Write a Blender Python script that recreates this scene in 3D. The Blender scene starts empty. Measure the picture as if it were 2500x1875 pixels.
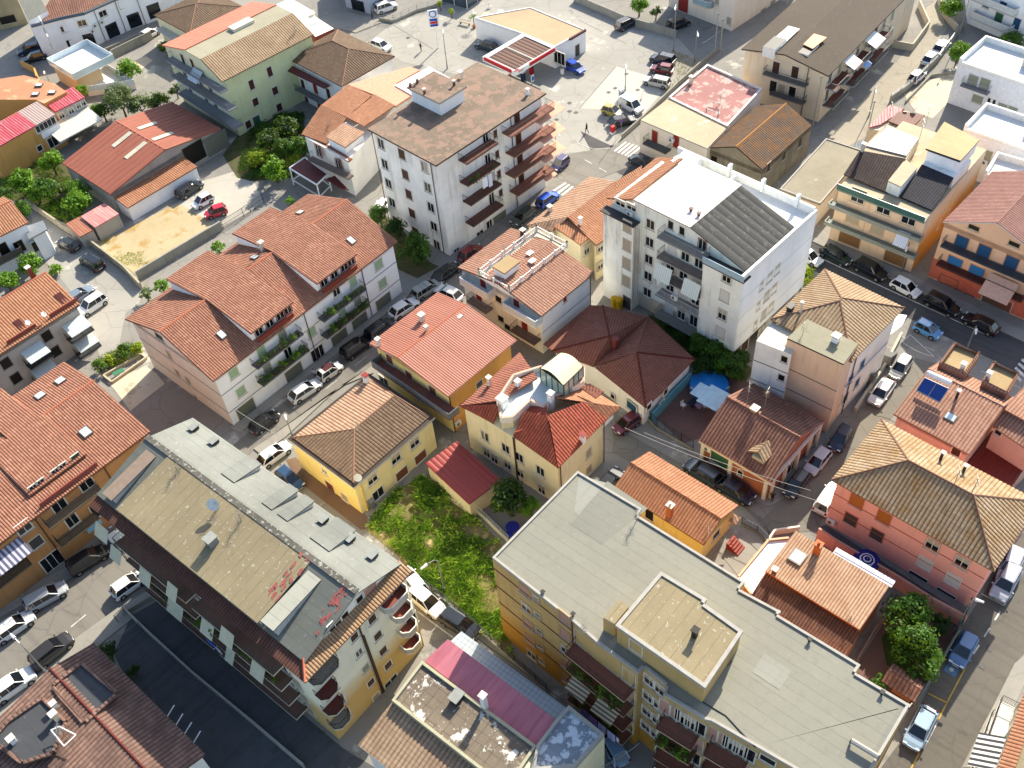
import bpy, bmesh, math, random
from mathutils import Vector, Matrix
from math import sin, cos, tan, radians, pi, floor, ceil, hypot, atan2
R_ = random.Random(7)
S = bpy.context.scene
COL = S.collection
# ------------------------------------------------------------------ camera
PW, PH, FPX = 2500.0, 1875.0, 2454.5
CAMH, PITCH, ROLL = 90.0, radians(47.705), radians(-5.678)
cp, sp, cr, sr = cos(PITCH), sin(PITCH), cos(ROLL), sin(ROLL)
CF = Vector((0, cp, -sp)); U0 = Vector((0, sp, cp)); R0 = Vector((1, 0, 0))
CR = cr*R0 + sr*U0; CU = -sr*R0 + cr*U0; CC = Vector((0, 0, CAMH))
cam = bpy.data.objects.new("camera", bpy.data.cameras.new("camera")); COL.objects.link(cam)
cam.matrix_world = Matrix(((CR.x, CU.x, -CF.x, 0), (CR.y, CU.y, -CF.y, 0), (CR.z, CU.z, -CF.z, CAMH), (0, 0, 0, 1)))
cam.data.sensor_fit = 'HORIZONTAL'; cam.data.sensor_width = 36.0; cam.data.lens = 36.0*FPX/PW
cam.data.clip_start = 1.0; cam.data.clip_end = 5000.0
S.camera = cam
S.render.resolution_x, S.render.resolution_y = 1024, 768
# ------------------------------------------------------------------ light
SUN_AZ, SUN_EL = 58.0, 33.5            # direction towards the sun, degrees from +x
W = bpy.data.worlds.new("World"); S.world = W; W.use_nodes = True
nt = W.node_tree; nt.nodes.clear()
sky = nt.nodes.new("ShaderNodeTexSky"); sky.sky_type = 'NISHITA'; sky.sun_disc = False
sky.sun_elevation = radians(SUN_EL); sky.sun_rotation = radians(90-SUN_AZ); sky.air_density = 1.0; sky.dust_density = 1.5
bg = nt.nodes.new("ShaderNodeBackground"); bg.inputs[1].default_value = 0.132
wo = nt.nodes.new("ShaderNodeOutputWorld"); nt.links.new(sky.outputs[0], bg.inputs[0]); nt.links.new(bg.outputs[0], wo.inputs[0])
sl = bpy.data.lights.new("sun", 'SUN'); sl.energy = 5.0; sl.angle = radians(.53); sl.color = (1, .92, .77)
so = bpy.data.objects.new("sun", sl); COL.objects.link(so)
sd = Vector((cos(radians(SUN_AZ))*cos(radians(SUN_EL)), sin(radians(SUN_AZ))*cos(radians(SUN_EL)), sin(radians(SUN_EL))))
so.rotation_euler = sd.to_track_quat('Z', 'Y').to_euler(); so.location = (60, 60, 140)
S.view_settings.view_transform = 'Standard'; S.view_settings.look = 'None'; S.view_settings.gamma = 1.0
S.view_settings.exposure = 1.02
S.render.engine = 'CYCLES'
S.cycles.max_bounces = 6; S.cycles.diffuse_bounces = 4
# ------------------------------------------------------------------ materials
def srgb(h):
 h = h.lstrip('#'); c = [int(h[i:i+2], 16)/255 for i in (0, 2, 4)]
 return tuple(((x/12.92) if x < .04045 else ((x+.055)/1.055)**2.4) for x in c)
MC = {}
def desat(c, k=.36):
 g = .45*c[0]+.4*c[1]+.15*c[2]; r, q, b = c; return (r+(g-r)*k, q+(g-q)*k, b+(g-b)*k*.55)
class NB:
 def __init__(s, name):
  s.m = bpy.data.materials.new(name); s.m.use_nodes = True
  s.t = s.m.node_tree; s.p = s.t.nodes['Principled BSDF']
  s.p.inputs['Specular IOR Level'].default_value = .3
 def n(s, ty, **k):
  o = s.t.nodes.new('ShaderNode'+ty)
  for a, v in k.items():
   setattr(o, a, v)
  return o
 def l(s, a, b): s.t.links.new(a, b)
 def noise(s, co, scale, detail=4, rough=.55, dist=0.0):
  o = s.n('TexNoise'); o.inputs['Scale'].default_value = scale; o.inputs['Detail'].default_value = detail
  o.inputs['Roughness'].default_value = rough; o.inputs['Distortion'].default_value = dist
  s.l(co, o.inputs['Vector']); return o.outputs['Fac']
 def ramp(s, fac, a, b, ca=0.0, cb=1.0):
  o = s.n('MapRange'); o.inputs[1].default_value = a; o.inputs[2].default_value = b
  o.inputs[3].default_value = ca; o.inputs[4].default_value = cb; s.l(fac, o.inputs[0]); return o.outputs[0]
 def mix(s, fac, a, b, mode='MIX'):
  o = s.n('Mix'); o.data_type = 'RGBA'; o.blend_type = mode
  for i, v in ((0, fac), (6, a), (7, b)):
   if isinstance(v, (int, float)): o.inputs[i].default_value = v
   elif isinstance(v, tuple): o.inputs[i].default_value = (*v, 1) if len(v) == 3 else v
   else: s.l(v, o.inputs[i])
  return o.outputs[2]
 def math(s, op, a, b=None, c=None):
  o = s.n('Math'); o.operation = op
  for i, v in enumerate((a, b, c)):
   if v is None: continue
   if isinstance(v, (int, float)): o.inputs[i].default_value = v
   else: s.l(v, o.inputs[i])
  return o.outputs[0]
 def mapping(s, co, sc):
  o = s.n('Mapping'); o.inputs['Scale'].default_value = sc; s.l(co, o.inputs[0]); return o.outputs[0]
 def bump(s, h, strength=.3, dist=.02):
  o = s.n('Bump'); o.inputs['Strength'].default_value = strength; o.inputs['Distance'].default_value = dist
  s.l(h, o.inputs['Height']); s.l(o.outputs[0], s.p.inputs['Normal'])
def lp(c, k): return tuple(min(1, x*k) for x in c)
def plain(name, hexc=None, rough=.6, metal=0.0, var=.12, scale=2.0, spec=.3, emit=None):
 if name in MC: return MC[name]
 b = NB(name); c = srgb(hexc) if isinstance(hexc, str) else hexc
 co = b.n('TexCoord').outputs['Object']
 f = b.ramp(b.noise(co, scale, 3), .3, .7)
 b.l(b.mix(f, lp(c, 1-var), lp(c, 1+var*.5)), b.p.inputs['Base Color'])
 b.p.inputs['Roughness'].default_value = rough; b.p.inputs['Metallic'].default_value = metal
 b.p.inputs['Specular IOR Level'].default_value = spec
 MC[name] = b.m; return b.m
def wallm(name, hexc=None, var=.12, stain=.25, low=None):
 """painted render: blotches, fine grain, vertical rain streaks; low = another colour near the ground"""
 if name in MC: return MC[name]
 b = NB(name); c = tuple(min(.88, x*1.25) for x in desat(srgb(hexc), .3)); co = b.n('TexCoord').outputs['Object']
 f = b.ramp(b.noise(co, .35, 5, .6), .35, .7)
 col = b.mix(f, lp(c, 1-var), lp(c, 1.03))
 st = b.noise(b.mapping(co, (1.6, 1.6, .12)), 1.0, 5, .65)
 st2 = b.math('MULTIPLY', b.ramp(st, .5, .72), b.ramp(b.noise(co, .22, 3), .42, .62))
 col = b.mix(b.math('MULTIPLY', st2, stain*2), col, lp(c, .52), 'MIX')
 if low:
  z = b.n('SeparateXYZ'); b.l(co, z.inputs[0])
  zz = b.math('ADD', z.outputs[2], b.math('MULTIPLY', b.noise(co, .5, 3), 1.5))
  col = b.mix(b.ramp(zz, low[1]-1.2, low[1]+1.6, 1, 0), col, srgb(low[0]))
 g = b.noise(co, 9, 3); col = b.mix(b.ramp(g, .3, .75, .1, 0), col, lp(c, .55))
 b.l(col, b.p.inputs['Base Color']); b.p.inputs['Roughness'].default_value = .9
 b.bump(b.noise(co, 30, 2), .25, .01)
 MC[name] = b.m; return b.m
def tilem(name, cols, per=.3, course=.38, moss=None, mossamt=.5, gap=.6, contrast=1.0, lich=0.0, groove=.75):
 """clay roof tiles on UV (metres): each tile its own tone, course edges, moss and lichen blotches"""
 if name in MC: return MC[name]
 b = NB(name); uv = b.n('TexCoord').outputs['UV']; s = b.n('SeparateXYZ'); b.l(uv, s.inputs[0])
 iu = b.math('FLOOR', b.math('DIVIDE', s.outputs[0], per)); iv = b.math('FLOOR', b.math('DIVIDE', s.outputs[1], course))
 cb = b.n('CombineXYZ'); b.l(iu, cb.inputs[0]); b.l(iv, cb.inputs[1])
 wn = b.n('TexWhiteNoise'); wn.noise_dimensions = '2D'; b.l(cb.outputs[0], wn.inputs['Vector'])
 c0, c1, c2 = [lp(desat(srgb(c)), .88) for c in cols]
 col = b.mix(b.ramp(wn.outputs['Value'], .5-.5/contrast if contrast > 1 else 0, 1), c0, c1)
 big = b.ramp(b.noise(uv, .22, 5, .62), .38, .66); col = b.mix(b.math('MULTIPLY', big, .8), col, c2)
 blot = b.ramp(b.noise(uv, 1.1, 5, .7), .5, .75); col = b.mix(b.math('MULTIPLY', blot, .35), col, lp(c0, .5))
 if moss:
  mm = b.math('MULTIPLY', b.ramp(b.noise(uv, .45, 6, .7), .42, .62), b.ramp(b.noise(b.mapping(uv, (4, 1.6, 1)), 1.2, 3), .35, .6))
  col = b.mix(b.math('MULTIPLY', mm, mossamt), col, srgb(moss))
 if lich:
  lv = b.ramp(b.noise(uv, 3.2, 4, .6), .6, .68); col = b.mix(b.math('MULTIPLY', lv, lich), col, (.55, .5, .4))
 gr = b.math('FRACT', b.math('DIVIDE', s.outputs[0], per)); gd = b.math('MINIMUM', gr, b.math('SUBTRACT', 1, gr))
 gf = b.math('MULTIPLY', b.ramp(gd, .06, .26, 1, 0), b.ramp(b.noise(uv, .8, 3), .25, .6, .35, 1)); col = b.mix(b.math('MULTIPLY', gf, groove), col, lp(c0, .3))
 fr = b.math('FRACT', b.math('DIVIDE', s.outputs[1], course))
 line = b.ramp(fr, .0, .16, 1, 0); col = b.mix(b.math('MULTIPLY', line, gap*.6), col, lp(c0, .35))
 b.l(col, b.p.inputs['Base Color']); b.p.inputs['Roughness'].default_value = .85
 b.bump(b.math('ADD', b.math('MULTIPLY', fr, -1.0), b.math('MULTIPLY', wn.outputs['Value'], .3)), .9, .035)
 b.m['per'] = per; MC[name] = b.m; return b.m
def feltm(name, hexc, strip=1.0, line=.4, spots=0.0, blot=.15, spotc=(.7, .68, .6), axis=0, line2=0, patch=None):
 """bitumen felt on UV metres: seams every strip, blotches, pale flakes"""
 if name in MC: return MC[name]
 b = NB(name); c = srgb(hexc); uv = b.n('TexCoord').outputs['UV']; s = b.n('SeparateXYZ'); b.l(uv, s.inputs[0])
 big = b.ramp(b.noise(uv, .12, 5, .6), .3, .7); col = b.mix(big, lp(c, 1-blot), lp(c, 1+blot*.6))
 iu = b.math('FLOOR', b.math('DIVIDE', s.outputs[axis], strip))
 wn = b.n('TexWhiteNoise'); wn.noise_dimensions = '1D'; b.l(iu, wn.inputs['W'])
 col = b.mix(b.math('MULTIPLY', wn.outputs['Value'], .18), col, lp(c, .72))
 def seam(out, st, w):
  wob = b.math('ADD', b.math('DIVIDE', out, st), b.math('MULTIPLY', b.noise(uv, .5, 2), .06))
  fr = b.math('FRACT', wob); d = b.math('MINIMUM', fr, b.math('SUBTRACT', 1, fr)); return b.ramp(d, 0, w/st, 1, 0)
 brk = b.ramp(b.noise(uv, .6, 3), .35, .6, .35, 1)
 col = b.mix(b.math('MULTIPLY', b.math('MULTIPLY', seam(s.outputs[axis], strip, .07), line), brk), col, lp(c, .35))
 if line2: col = b.mix(b.math('MULTIPLY', b.math('MULTIPLY', seam(s.outputs[1-axis], line2, .07), line), brk), col, lp(c, .35))
 st = b.ramp(b.noise(uv, 1.4, 6, .7), .52, .72); col = b.mix(b.math('MULTIPLY', st, .3), col, lp(c, .55))
 if spots:
  v = b.ramp(b.noise(uv, 2.6, 3, .6, .6), .63, .68); col = b.mix(b.math('MULTIPLY', v, min(1, spots)), col, spotc)
 if patch:
  v = b.ramp(b.noise(uv, patch[1], 5, .65), patch[2], patch[2]+.04); col = b.mix(b.math('MULTIPLY', v, .9), col, srgb(patch[0]))
 b.l(col, b.p.inputs['Base Color']); b.p.inputs['Roughness'].default_value = .85
 b.bump(b.noise(uv, 6, 4), .3, .02)
 MC[name] = b.m; return b.m
def groundm(name, c1=None, c2=None, scale=.08, grain=.35, rough=.92, crack=0.0, c3=None, t3=.55, streak=None, soft=.25):
 if name in MC: return MC[name]
 b = NB(name); co = b.n('TexCoord').outputs['Object']; a, d = srgb(c1), srgb(c2)
 col = b.mix(b.ramp(b.noise(co, scale, 6, .6), .5-soft, .5+soft), a, d)
 col = b.mix(b.ramp(b.noise(co, scale*9, 5, .65), .5, .8, 0, grain), col, lp(a, .6))
 col = b.mix(b.ramp(b.noise(co, 11, 3), .35, .75, 0, .25), col, lp(d, .6))
 if c3: col = b.mix(b.ramp(b.noise(co, scale*3.1, 6, .65), t3, t3+.08), col, srgb(c3))
 if crack:
  v = b.n('TexVoronoi'); v.feature = 'DISTANCE_TO_EDGE'; v.inputs['Scale'].default_value = .22
  w = b.n('VectorMath'); w.operation = 'ADD'; nn = b.n('TexNoise'); nn.inputs['Scale'].default_value = .5; b.l(co, nn.inputs['Vector'])
  b.l(co, w.inputs[0]); b.l(nn.outputs['Color'], w.inputs[1]); b.l(w.outputs[0], v.inputs['Vector'])
  col = b.mix(b.math('MULTIPLY', b.ramp(v.outputs['Distance'], 0, .018, 1, 0), crack), col, lp(a, .35))
  mh = b.ramp(b.noise(b.mapping(co, (1, 1, 1)), .5, 2), .68, .7); col = b.mix(b.math('MULTIPLY', mh, .3), col, lp(a, .5))
 if streak:
  ang, amt = streak; m = b.n('Mapping'); m.inputs['Rotation'].default_value = (0, 0, radians(ang)); b.l(co, m.inputs[0])
  m2 = b.mapping(m.outputs[0], (.03, 1.1, 1)); col = b.mix(b.ramp(b.noise(m2, 1, 3), .48, .7, 0, amt), col, lp(a, .5))
 b.l(col, b.p.inputs['Base Color']); b.p.inputs['Roughness'].default_value = rough
 b.bump(b.noise(co, 14, 3), .3, .02)
 MC[name] = b.m; return b.m
def corrm(name, c1=None, c2=None, c3=None, per=1.0, gloss=.5, rib=None):
 """painted or rusty metal sheet on UV: sheet-to-sheet tones, rust and dirt running down the slope"""
 if name in MC: return MC[name]
 b = NB(name); uv = b.n('TexCoord').outputs['UV']; s = b.n('SeparateXYZ'); b.l(uv, s.inputs[0])
 iu = b.math('FLOOR', b.math('DIVIDE', s.outputs[0], per)); wn = b.n('TexWhiteNoise'); wn.noise_dimensions = '1D'; b.l(iu, wn.inputs['W'])
 col = b.mix(b.math('MULTIPLY', wn.outputs['Value'], .6), srgb(c1), srgb(c2))
 st = b.noise(b.mapping(uv, (2.5, .25, 1)), 1, 5, .65)
 col = b.mix(b.ramp(st, .5, .75, 0, .8), col, srgb(c3))
 col = b.mix(b.ramp(b.noise(uv, .3, 4), .45, .7, 0, .4), col, srgb(c2))
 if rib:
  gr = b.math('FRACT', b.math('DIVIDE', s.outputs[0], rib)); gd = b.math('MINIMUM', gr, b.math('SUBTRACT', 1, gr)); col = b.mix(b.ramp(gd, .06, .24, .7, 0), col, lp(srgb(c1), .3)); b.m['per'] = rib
 b.l(col, b.p.inputs['Base Color']); b.p.inputs['Roughness'].default_value = gloss
 MC[name] = b.m; return b.m
def glassm(name='window_glass', c='#10161c', rough=.08):
 if name in MC: return MC[name]
 b = NB(name); co = b.n('TexCoord').outputs['Object']
 b.l(b.mix(b.noise(co, .6, 2), lp(srgb(c), .6), lp(srgb(c), 1.8)), b.p.inputs['Base Color'])
 b.p.inputs['Roughness'].default_value = rough; b.p.inputs['Specular IOR Level'].default_value = .6
 MC[name] = b.m; return b.m
def leafm(name, c1=None, c2=None, c3=None):
 if name in MC: return MC[name]
 b = NB(name); co = b.n('TexCoord').outputs['Object']
 g = b.n('NewGeometry'); r = g.outputs['Random Per Island']
 col = b.mix(r, srgb(c1), srgb(c2)); col = b.mix(b.ramp(b.noise(co, .8, 3), .4, .65), col, srgb(c3))
 b.l(col, b.p.inputs['Base Color']); b.p.inputs['Roughness'].default_value = .6
 tr = b.n('BsdfTranslucent'); b.l(b.mix(.5, col, (.35, .5, .02)), tr.inputs[0])
 mx = b.n('MixShader'); mx.inputs[0].default_value = .3; b.l(b.p.outputs[0], mx.inputs[1]); b.l(tr.outputs[0], mx.inputs[2])
 b.l(mx.outputs[0], b.t.nodes['Material Output'].inputs[0])
 MC[name] = b.m; return b.m
def slatm(name, hexc, dark=.55, per=.12, axis=2, rough=.6):
 """slatted surface (roller shutters, awnings) on object coordinates"""
 if name in MC: return MC[name]
 b = NB(name); co = b.n('TexCoord').outputs['Object']; s = b.n('SeparateXYZ'); b.l(co, s.inputs[0])
 fr = b.math('FRACT', b.math('DIVIDE', s.outputs[axis], per)); c = srgb(hexc)
 col = b.mix(b.ramp(fr, .0, .35, 1, 0), lp(c, 1), lp(c, dark)); b.l(col, b.p.inputs['Base Color']); b.p.inputs['Roughness'].default_value = rough
 b.bump(fr, .5, .02); MC[name] = b.m; return b.m
def stripem(name, ca, cb_, per=.4, axis=0, rough=.8, uv=False):
 if name in MC: return MC[name]
 b = NB(name); co = b.n('TexCoord').outputs['UV' if uv else 'Object']; s = b.n('SeparateXYZ'); b.l(co, s.inputs[0])
 fr = b.math('FRACT', b.math('DIVIDE', s.outputs[axis], per))
 b.l(b.mix(b.math('GREATER_THAN', fr, .5), srgb(ca), srgb(cb_)), b.p.inputs['Base Color']); b.p.inputs['Roughness'].default_value = rough
 MC[name] = b.m; return b.m
# ------------------------------------------------------------------ mesh building
OX = (0, 620, 1240, 1860); OY = (0, 460, 920, 1395)
CROPS = {91: (1650, 880, 5.53), 92: (1800, 1250, 4.424), 93: (0, 900, 6.144), 94: (1950, 230, 4.022)}
def px(t, x, y):
 if t in CROPS: a, b, k = CROPS[t]; return (a+x/k, b+y/k)
 return (OX[t % 10-1]+x/3.456, OY[t//10-1]+y/3.456)
def Z(s):
 """'21 1045,1110 1340,1215 22 5,6' -> photo points: tile number, then points read in that enlarged tile"""
 out = []; t = None
 for w in s.split():
  if ',' in w:
   a, b = w.split(','); out.append(px(t, float(a), float(b)) if t else (float(a), float(b)))
  else: t = int(w)
 return out
def raydir(p): return (p[0]-PW/2)*CR - (p[1]-PH/2)*CU + FPX*CF
def G(p, z=0.0):
 d = raydir(p); return CC + d*((z-CAMH)/d.z)
class MB:
 def __init__(s): s.V = []; s.F = []; s.M = []; s.UV = []; s.mats = []
 def mi(s, m):
  if m not in s.mats: s.mats.append(m)
  return s.mats.index(m)
 def face(s, pts, m, uv=None):
  i = len(s.V); s.V += [tuple(p) for p in pts]; s.F.append(tuple(range(i, i+len(pts)))); s.M.append(s.mi(m))
  s.UV.append(uv or [(p[0], p[1]) for p in pts]); return s
 def idx(s, vs, fs, m, uvs=None):
  i = len(s.V); s.V += [tuple(v) for v in vs]; k = s.mi(m)
  for f in fs:
   s.F.append(tuple(i+j for j in f)); s.M.append(k)
   s.UV.append([(uvs[j] if uvs else (vs[j][0]+vs[j][1]*.3, vs[j][2]+vs[j][1])) for j in f])
  return s
 def box(s, a, b, m, top=None):
  x0, y0, z0 = a; x1, y1, z1 = b
  v = [(x0, y0, z0), (x1, y0, z0), (x1, y1, z0), (x0, y1, z0), (x0, y0, z1), (x1, y0, z1), (x1, y1, z1), (x0, y1, z1)]
  uv = [(p[0]+p[2], p[1]+p[2]) for p in v]
  s.idx(v, [(0, 3, 2, 1), (0, 1, 5, 4), (1, 2, 6, 5), (2, 3, 7, 6), (3, 0, 4, 7)], m, uv)
  s.face([v[4], v[5], v[6], v[7]], top or m); return s
 def cbox(s, c, sz, m, ang=0.0):
  cx, cy, cz = c; hx, hy, hz = sz[0]/2, sz[1]/2, sz[2]/2; ca, sa = cos(ang), sin(ang)
  v = [(cx+ca*x-sa*y, cy+sa*x+ca*y, cz+z) for z in (-hz, hz) for x, y in ((-hx, -hy), (hx, -hy), (hx, hy), (-hx, hy))]
  s.idx(v, [(0, 3, 2, 1), (4, 5, 6, 7), (0, 1, 5, 4), (1, 2, 6, 5), (2, 3, 7, 6), (3, 0, 4, 7)], m); return s
 def bar(s, p, q, r, m, n=5, r2=None, cap=True):
  p, q = Vector(p), Vector(q); d = q-p
  if d.length < 1e-5: return s
  d.normalize(); a = d.orthogonal().normalized(); b = d.cross(a); r2 = r if r2 is None else r2
  v = []
  for c, rr in ((p, r), (q, r2)):
   for i in range(n):
    t = 2*pi*i/n; v.append(c+a*cos(t)*rr+b*sin(t)*rr)
  f = [(i, (i+1) % n, n+(i+1) % n, n+i) for i in range(n)]
  if cap: f += [tuple(range(n-1, -1, -1)), tuple(range(n, 2*n))]
  s.idx(v, f, m); return s
 def path(s, pts, r, m, n=5):
  for i in range(len(pts)-1): s.bar(pts[i], pts[i+1], r, m, n)
  return s
 def prism(s, pts, z0, z1, m, top=None, bottom=False):
  n = len(pts); A = sum(pts[i][0]*pts[(i+1) % n][1]-pts[(i+1) % n][0]*pts[i][1] for i in range(n))
  if A < 0: pts = pts[::-1]
  zf0 = z0 if callable(z0) else (lambda x, y: z0); zf1 = z1 if callable(z1) else (lambda x, y: z1)
  for i in range(n):
   a, b = pts[i], pts[(i+1) % n]
   s.face([(a[0], a[1], zf0(*a[:2])), (b[0], b[1], zf0(*b[:2])), (b[0], b[1], zf1(*b[:2])), (a[0], a[1], zf1(*a[:2]))], m)
  s.face([(p[0], p[1], zf1(*p[:2])) for p in pts], top or m)
  if bottom: s.face([(p[0], p[1], zf0(*p[:2])) for p in pts][::-1], m)
  return s
 def slab(s, pts, t, m, side=None):
  """planar 3-D polygon given thickness t downwards"""
  n = len(pts); s.face(pts, m); s.face([(p[0], p[1], p[2]-t) for p in pts][::-1], side or m)
  for i in range(n):
   a, b = pts[i], pts[(i+1) % n]
   s.face([a, (a[0], a[1], a[2]-t), (b[0], b[1], b[2]-t), b], side or m)
  return s
 def tiles(s, pts, m, per=.34, amp=.045, th=.14, side=None):
  """convex sloping polygon covered with ribs running down the slope; UV in metres"""
  P = [Vector(p) for p in pts]; n = Vector((0, 0, 0))
  for i in range(len(P)): n += (P[i]-P[0]).cross(P[(i+1) % len(P)]-P[0])
  n.normalize(); per = m.get('per', per)
  if n.z < 0: n = -n; P = P[::-1]
  eu = Vector((0, 0, 1)).cross(n)
  if eu.length < .02: eu = Vector((1, 0, 0))
  eu.normalize(); ev = n.cross(eu)
  O = P[0]; Q = [((p-O).dot(eu), (p-O).dot(ev)) for p in P]; k = len(Q)
  ua, ub = min(q[0] for q in Q), max(q[0] for q in Q); ou, ov = O.dot(eu), O.dot(ev)
  us = []; st = per/4; i = int((ua+ou)/st)-1
  prof = (0, .75, 1.0, .75)
  while i*st-ou < ub+st:
   u = i*st-ou
   if ua+.02 < u < ub-.02: us.append((u, prof[i % 4]*amp))
   i += 1
  us = [(ua+.001, 0)]+us+[(ub-.001, 0)]
  V = []; UV = []
  for u, h in us:
   c = []
   for i in range(k):
    (x0, y0), (x1, y1) = Q[i], Q[(i+1) % k]
    if abs(x1-x0) < 1e-9: continue
    t = (u-x0)/(x1-x0)
    if -1e-6 <= t <= 1+1e-6: c.append(y0+t*(y1-y0))
   if len(c) < 2: c = (c or [0])*2
   for v in (min(c), max(c)):
    V.append(O+eu*u+ev*v+n*(h+.02)); UV.append((u+ou, v+ov))
  F = [(2*i, 2*i+2, 2*i+3, 2*i+1) for i in range(len(us)-1)]
  s.idx(V, F, m, UV)
  if th: s.slab([tuple(p) for p in P], th, side or m)
  return s
 def ridge(s, p, q, m, r=.13): return s.bar((p[0], p[1], p[2]+.0), (q[0], q[1], q[2]+.0), r, m, 6)
 def build(s, name, parent=None, mat=None, smooth=False, loc=None):
  me = bpy.data.meshes.new(name); me.from_pydata(s.V, [], s.F)
  for m in s.mats: me.materials.append(m)
  me.polygons.foreach_set('material_index', s.M)
  if smooth: me.polygons.foreach_set('use_smooth', [True]*len(s.F))
  uv = me.uv_layers.new(name='UVMap'); fl = []
  for u in s.UV:
   for a in u: fl += [a[0], a[1]]
  uv.data.foreach_set('uv', fl); me.update()
  o = bpy.data.objects.new(name, me); COL.objects.link(o)
  if parent: o.parent = parent
  if loc: o.location = loc
  return o
def tag(o, label, cat=None, group=None, kind=None):
 if label: o['label'] = label
 if cat: o['category'] = cat
 if group: o['group'] = group
 if kind: o['kind'] = kind
 return o
def empty(name, loc, ang, label, cat, group=None):
 o = bpy.data.objects.new(name, None); COL.objects.link(o); o.location = loc; o.rotation_euler = (0, 0, ang); o.empty_display_size = .5
 return tag(o, label, cat, group)
def link(o, parent, loc=(0, 0, 0), ang=0.0):
 """copy of an object (sharing its mesh) with its children, placed under parent"""
 c = o.copy(); COL.objects.link(c); c.parent = parent; c.location = loc; c.rotation_euler = (0, 0, ang)
 for ch in o.children:
  d = ch.copy(); COL.objects.link(d); d.parent = c
 return c
# ------------------------------------------------------------------ building kit
def mesh_text(o):
 """turn a text object into a plain mesh object in place"""
 bpy.context.view_layer.update(); me = bpy.data.meshes.new_from_object(o.evaluated_get(bpy.context.evaluated_depsgraph_get())); n = bpy.data.objects.new(o.name, me); COL.objects.link(n); n.parent = o.parent; n.location = o.location; n.rotation_euler = o.rotation_euler; nm = o.name
 bpy.data.objects.remove(o); n.name = nm; return n
WHITE = '#e9e6df'
def gl(): return glassm()
KC = {}
def window_proto(w, h, kind, frame):
 """(frame object, pane object) meshes; local x along the wall, -y outwards, centred"""
 k = (round(w, 2), round(h, 2), kind, frame)
 if k in KC: return KC[k]
 fm = plain('window_frame_'+frame.lstrip('#'), frame, .55)
 f = MB(); t = .09 if kind != 'plain' else .05; d = .06
 x, z = w/2, h/2
 f.box((-x-t, -d, -z-t), (-x, .05, z+t), fm); f.box((x, -d, -z-t), (x+t, .05, z+t), fm)
 f.box((-x, -d, z), (x, .05, z+t), fm)
 if kind in ('door', 'garage', 'sdoor'): pass
 else: f.box((-x-t-.06, -d-.07, -z-t-.06), (x+t+.06, .05, -z-t), plain('sill_stone', '#b9b4a8')); f.box((-x, -d+.01, -z-t), (x, .05, -z), fm)
 if kind in ('glass', 'door', 'half'):
  nm = max(1, round(w/.75)-1); wm = plain('sash_white', '#dedbd2', .4)
  if w > .7:
   for i in range(nm):
    xx = -x+(i+1)*w/(nm+1); f.box((xx-.035, -.03, -z), (xx+.035, .0, z), wm)
  for xx in (-x, x-.06): f.box((xx, -.028, -z), (xx+.06, .0, z), wm)
  for zz in (-z, z-.06): f.box((-x+.06, -.026, zz), (x-.06, .0, zz+.06), wm)
 p = MB()
 PM = {'glass': gl(), 'door': gl(), 'dark': plain('dark_opening', '#15130f', .5), 'plain': gl()}
 if kind in PM: p.box((-x, -.012, -z), (x, .03, z), PM[kind])
 elif kind == 'half':
  p.box((-x, -.012, -z), (x, .03, z*.1), gl()); p.box((-x, -.024, z*.1), (x, .03, z), slatm('shutter_beige', '#b7ad98'))
 else:
  SH = dict(shut='#a89c88', shutg='#8d9482', shutb='#7a4a35', shutp='#b58a7c', garage='#6f7264', garageb='#7b5a3a', blue='#2f78b5', bluev='#1f4f78', red='#8a2a22', green='#35604a', orange='#b06a2a', shutw='#d8d6cf', sdoor='#6d3a24', dgreen='#9cb594', grayd='#4c4a48', dbrown='#4a2c1e')
  p.box((-x, -.02, -z), (x, .03, z), slatm('shutter_'+kind, SH[kind], .6, .14))
 KC[k] = (mesh_only(f), mesh_only(p)); return KC[k]
def mesh_only(mb, name='mesh'):
 me = bpy.data.meshes.new(name); me.from_pydata(mb.V, [], mb.F)
 for m in mb.mats: me.materials.append(m)
 me.polygons.foreach_set('material_index', mb.M); me.update(); return me
def put(name, me, parent, loc=(0, 0, 0), ang=0.0):
 o = bpy.data.objects.new(name, me); COL.objects.link(o); o.parent = parent; o.location = loc; o.rotation_euler = (0, 0, ang); return o
def far_rect(h, R, P, la, lb):
 """corners of a house that leaves the picture: right corner R, a point P further along its front eave, lengths"""
 R, P = G(Z(R)[0], h), G(Z(P)[0], h); d = (P-R).normalized(); F = R+d*la; n = Vector((d.y, -d.x, 0)); return [F+n*lb, F, R]
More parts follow.
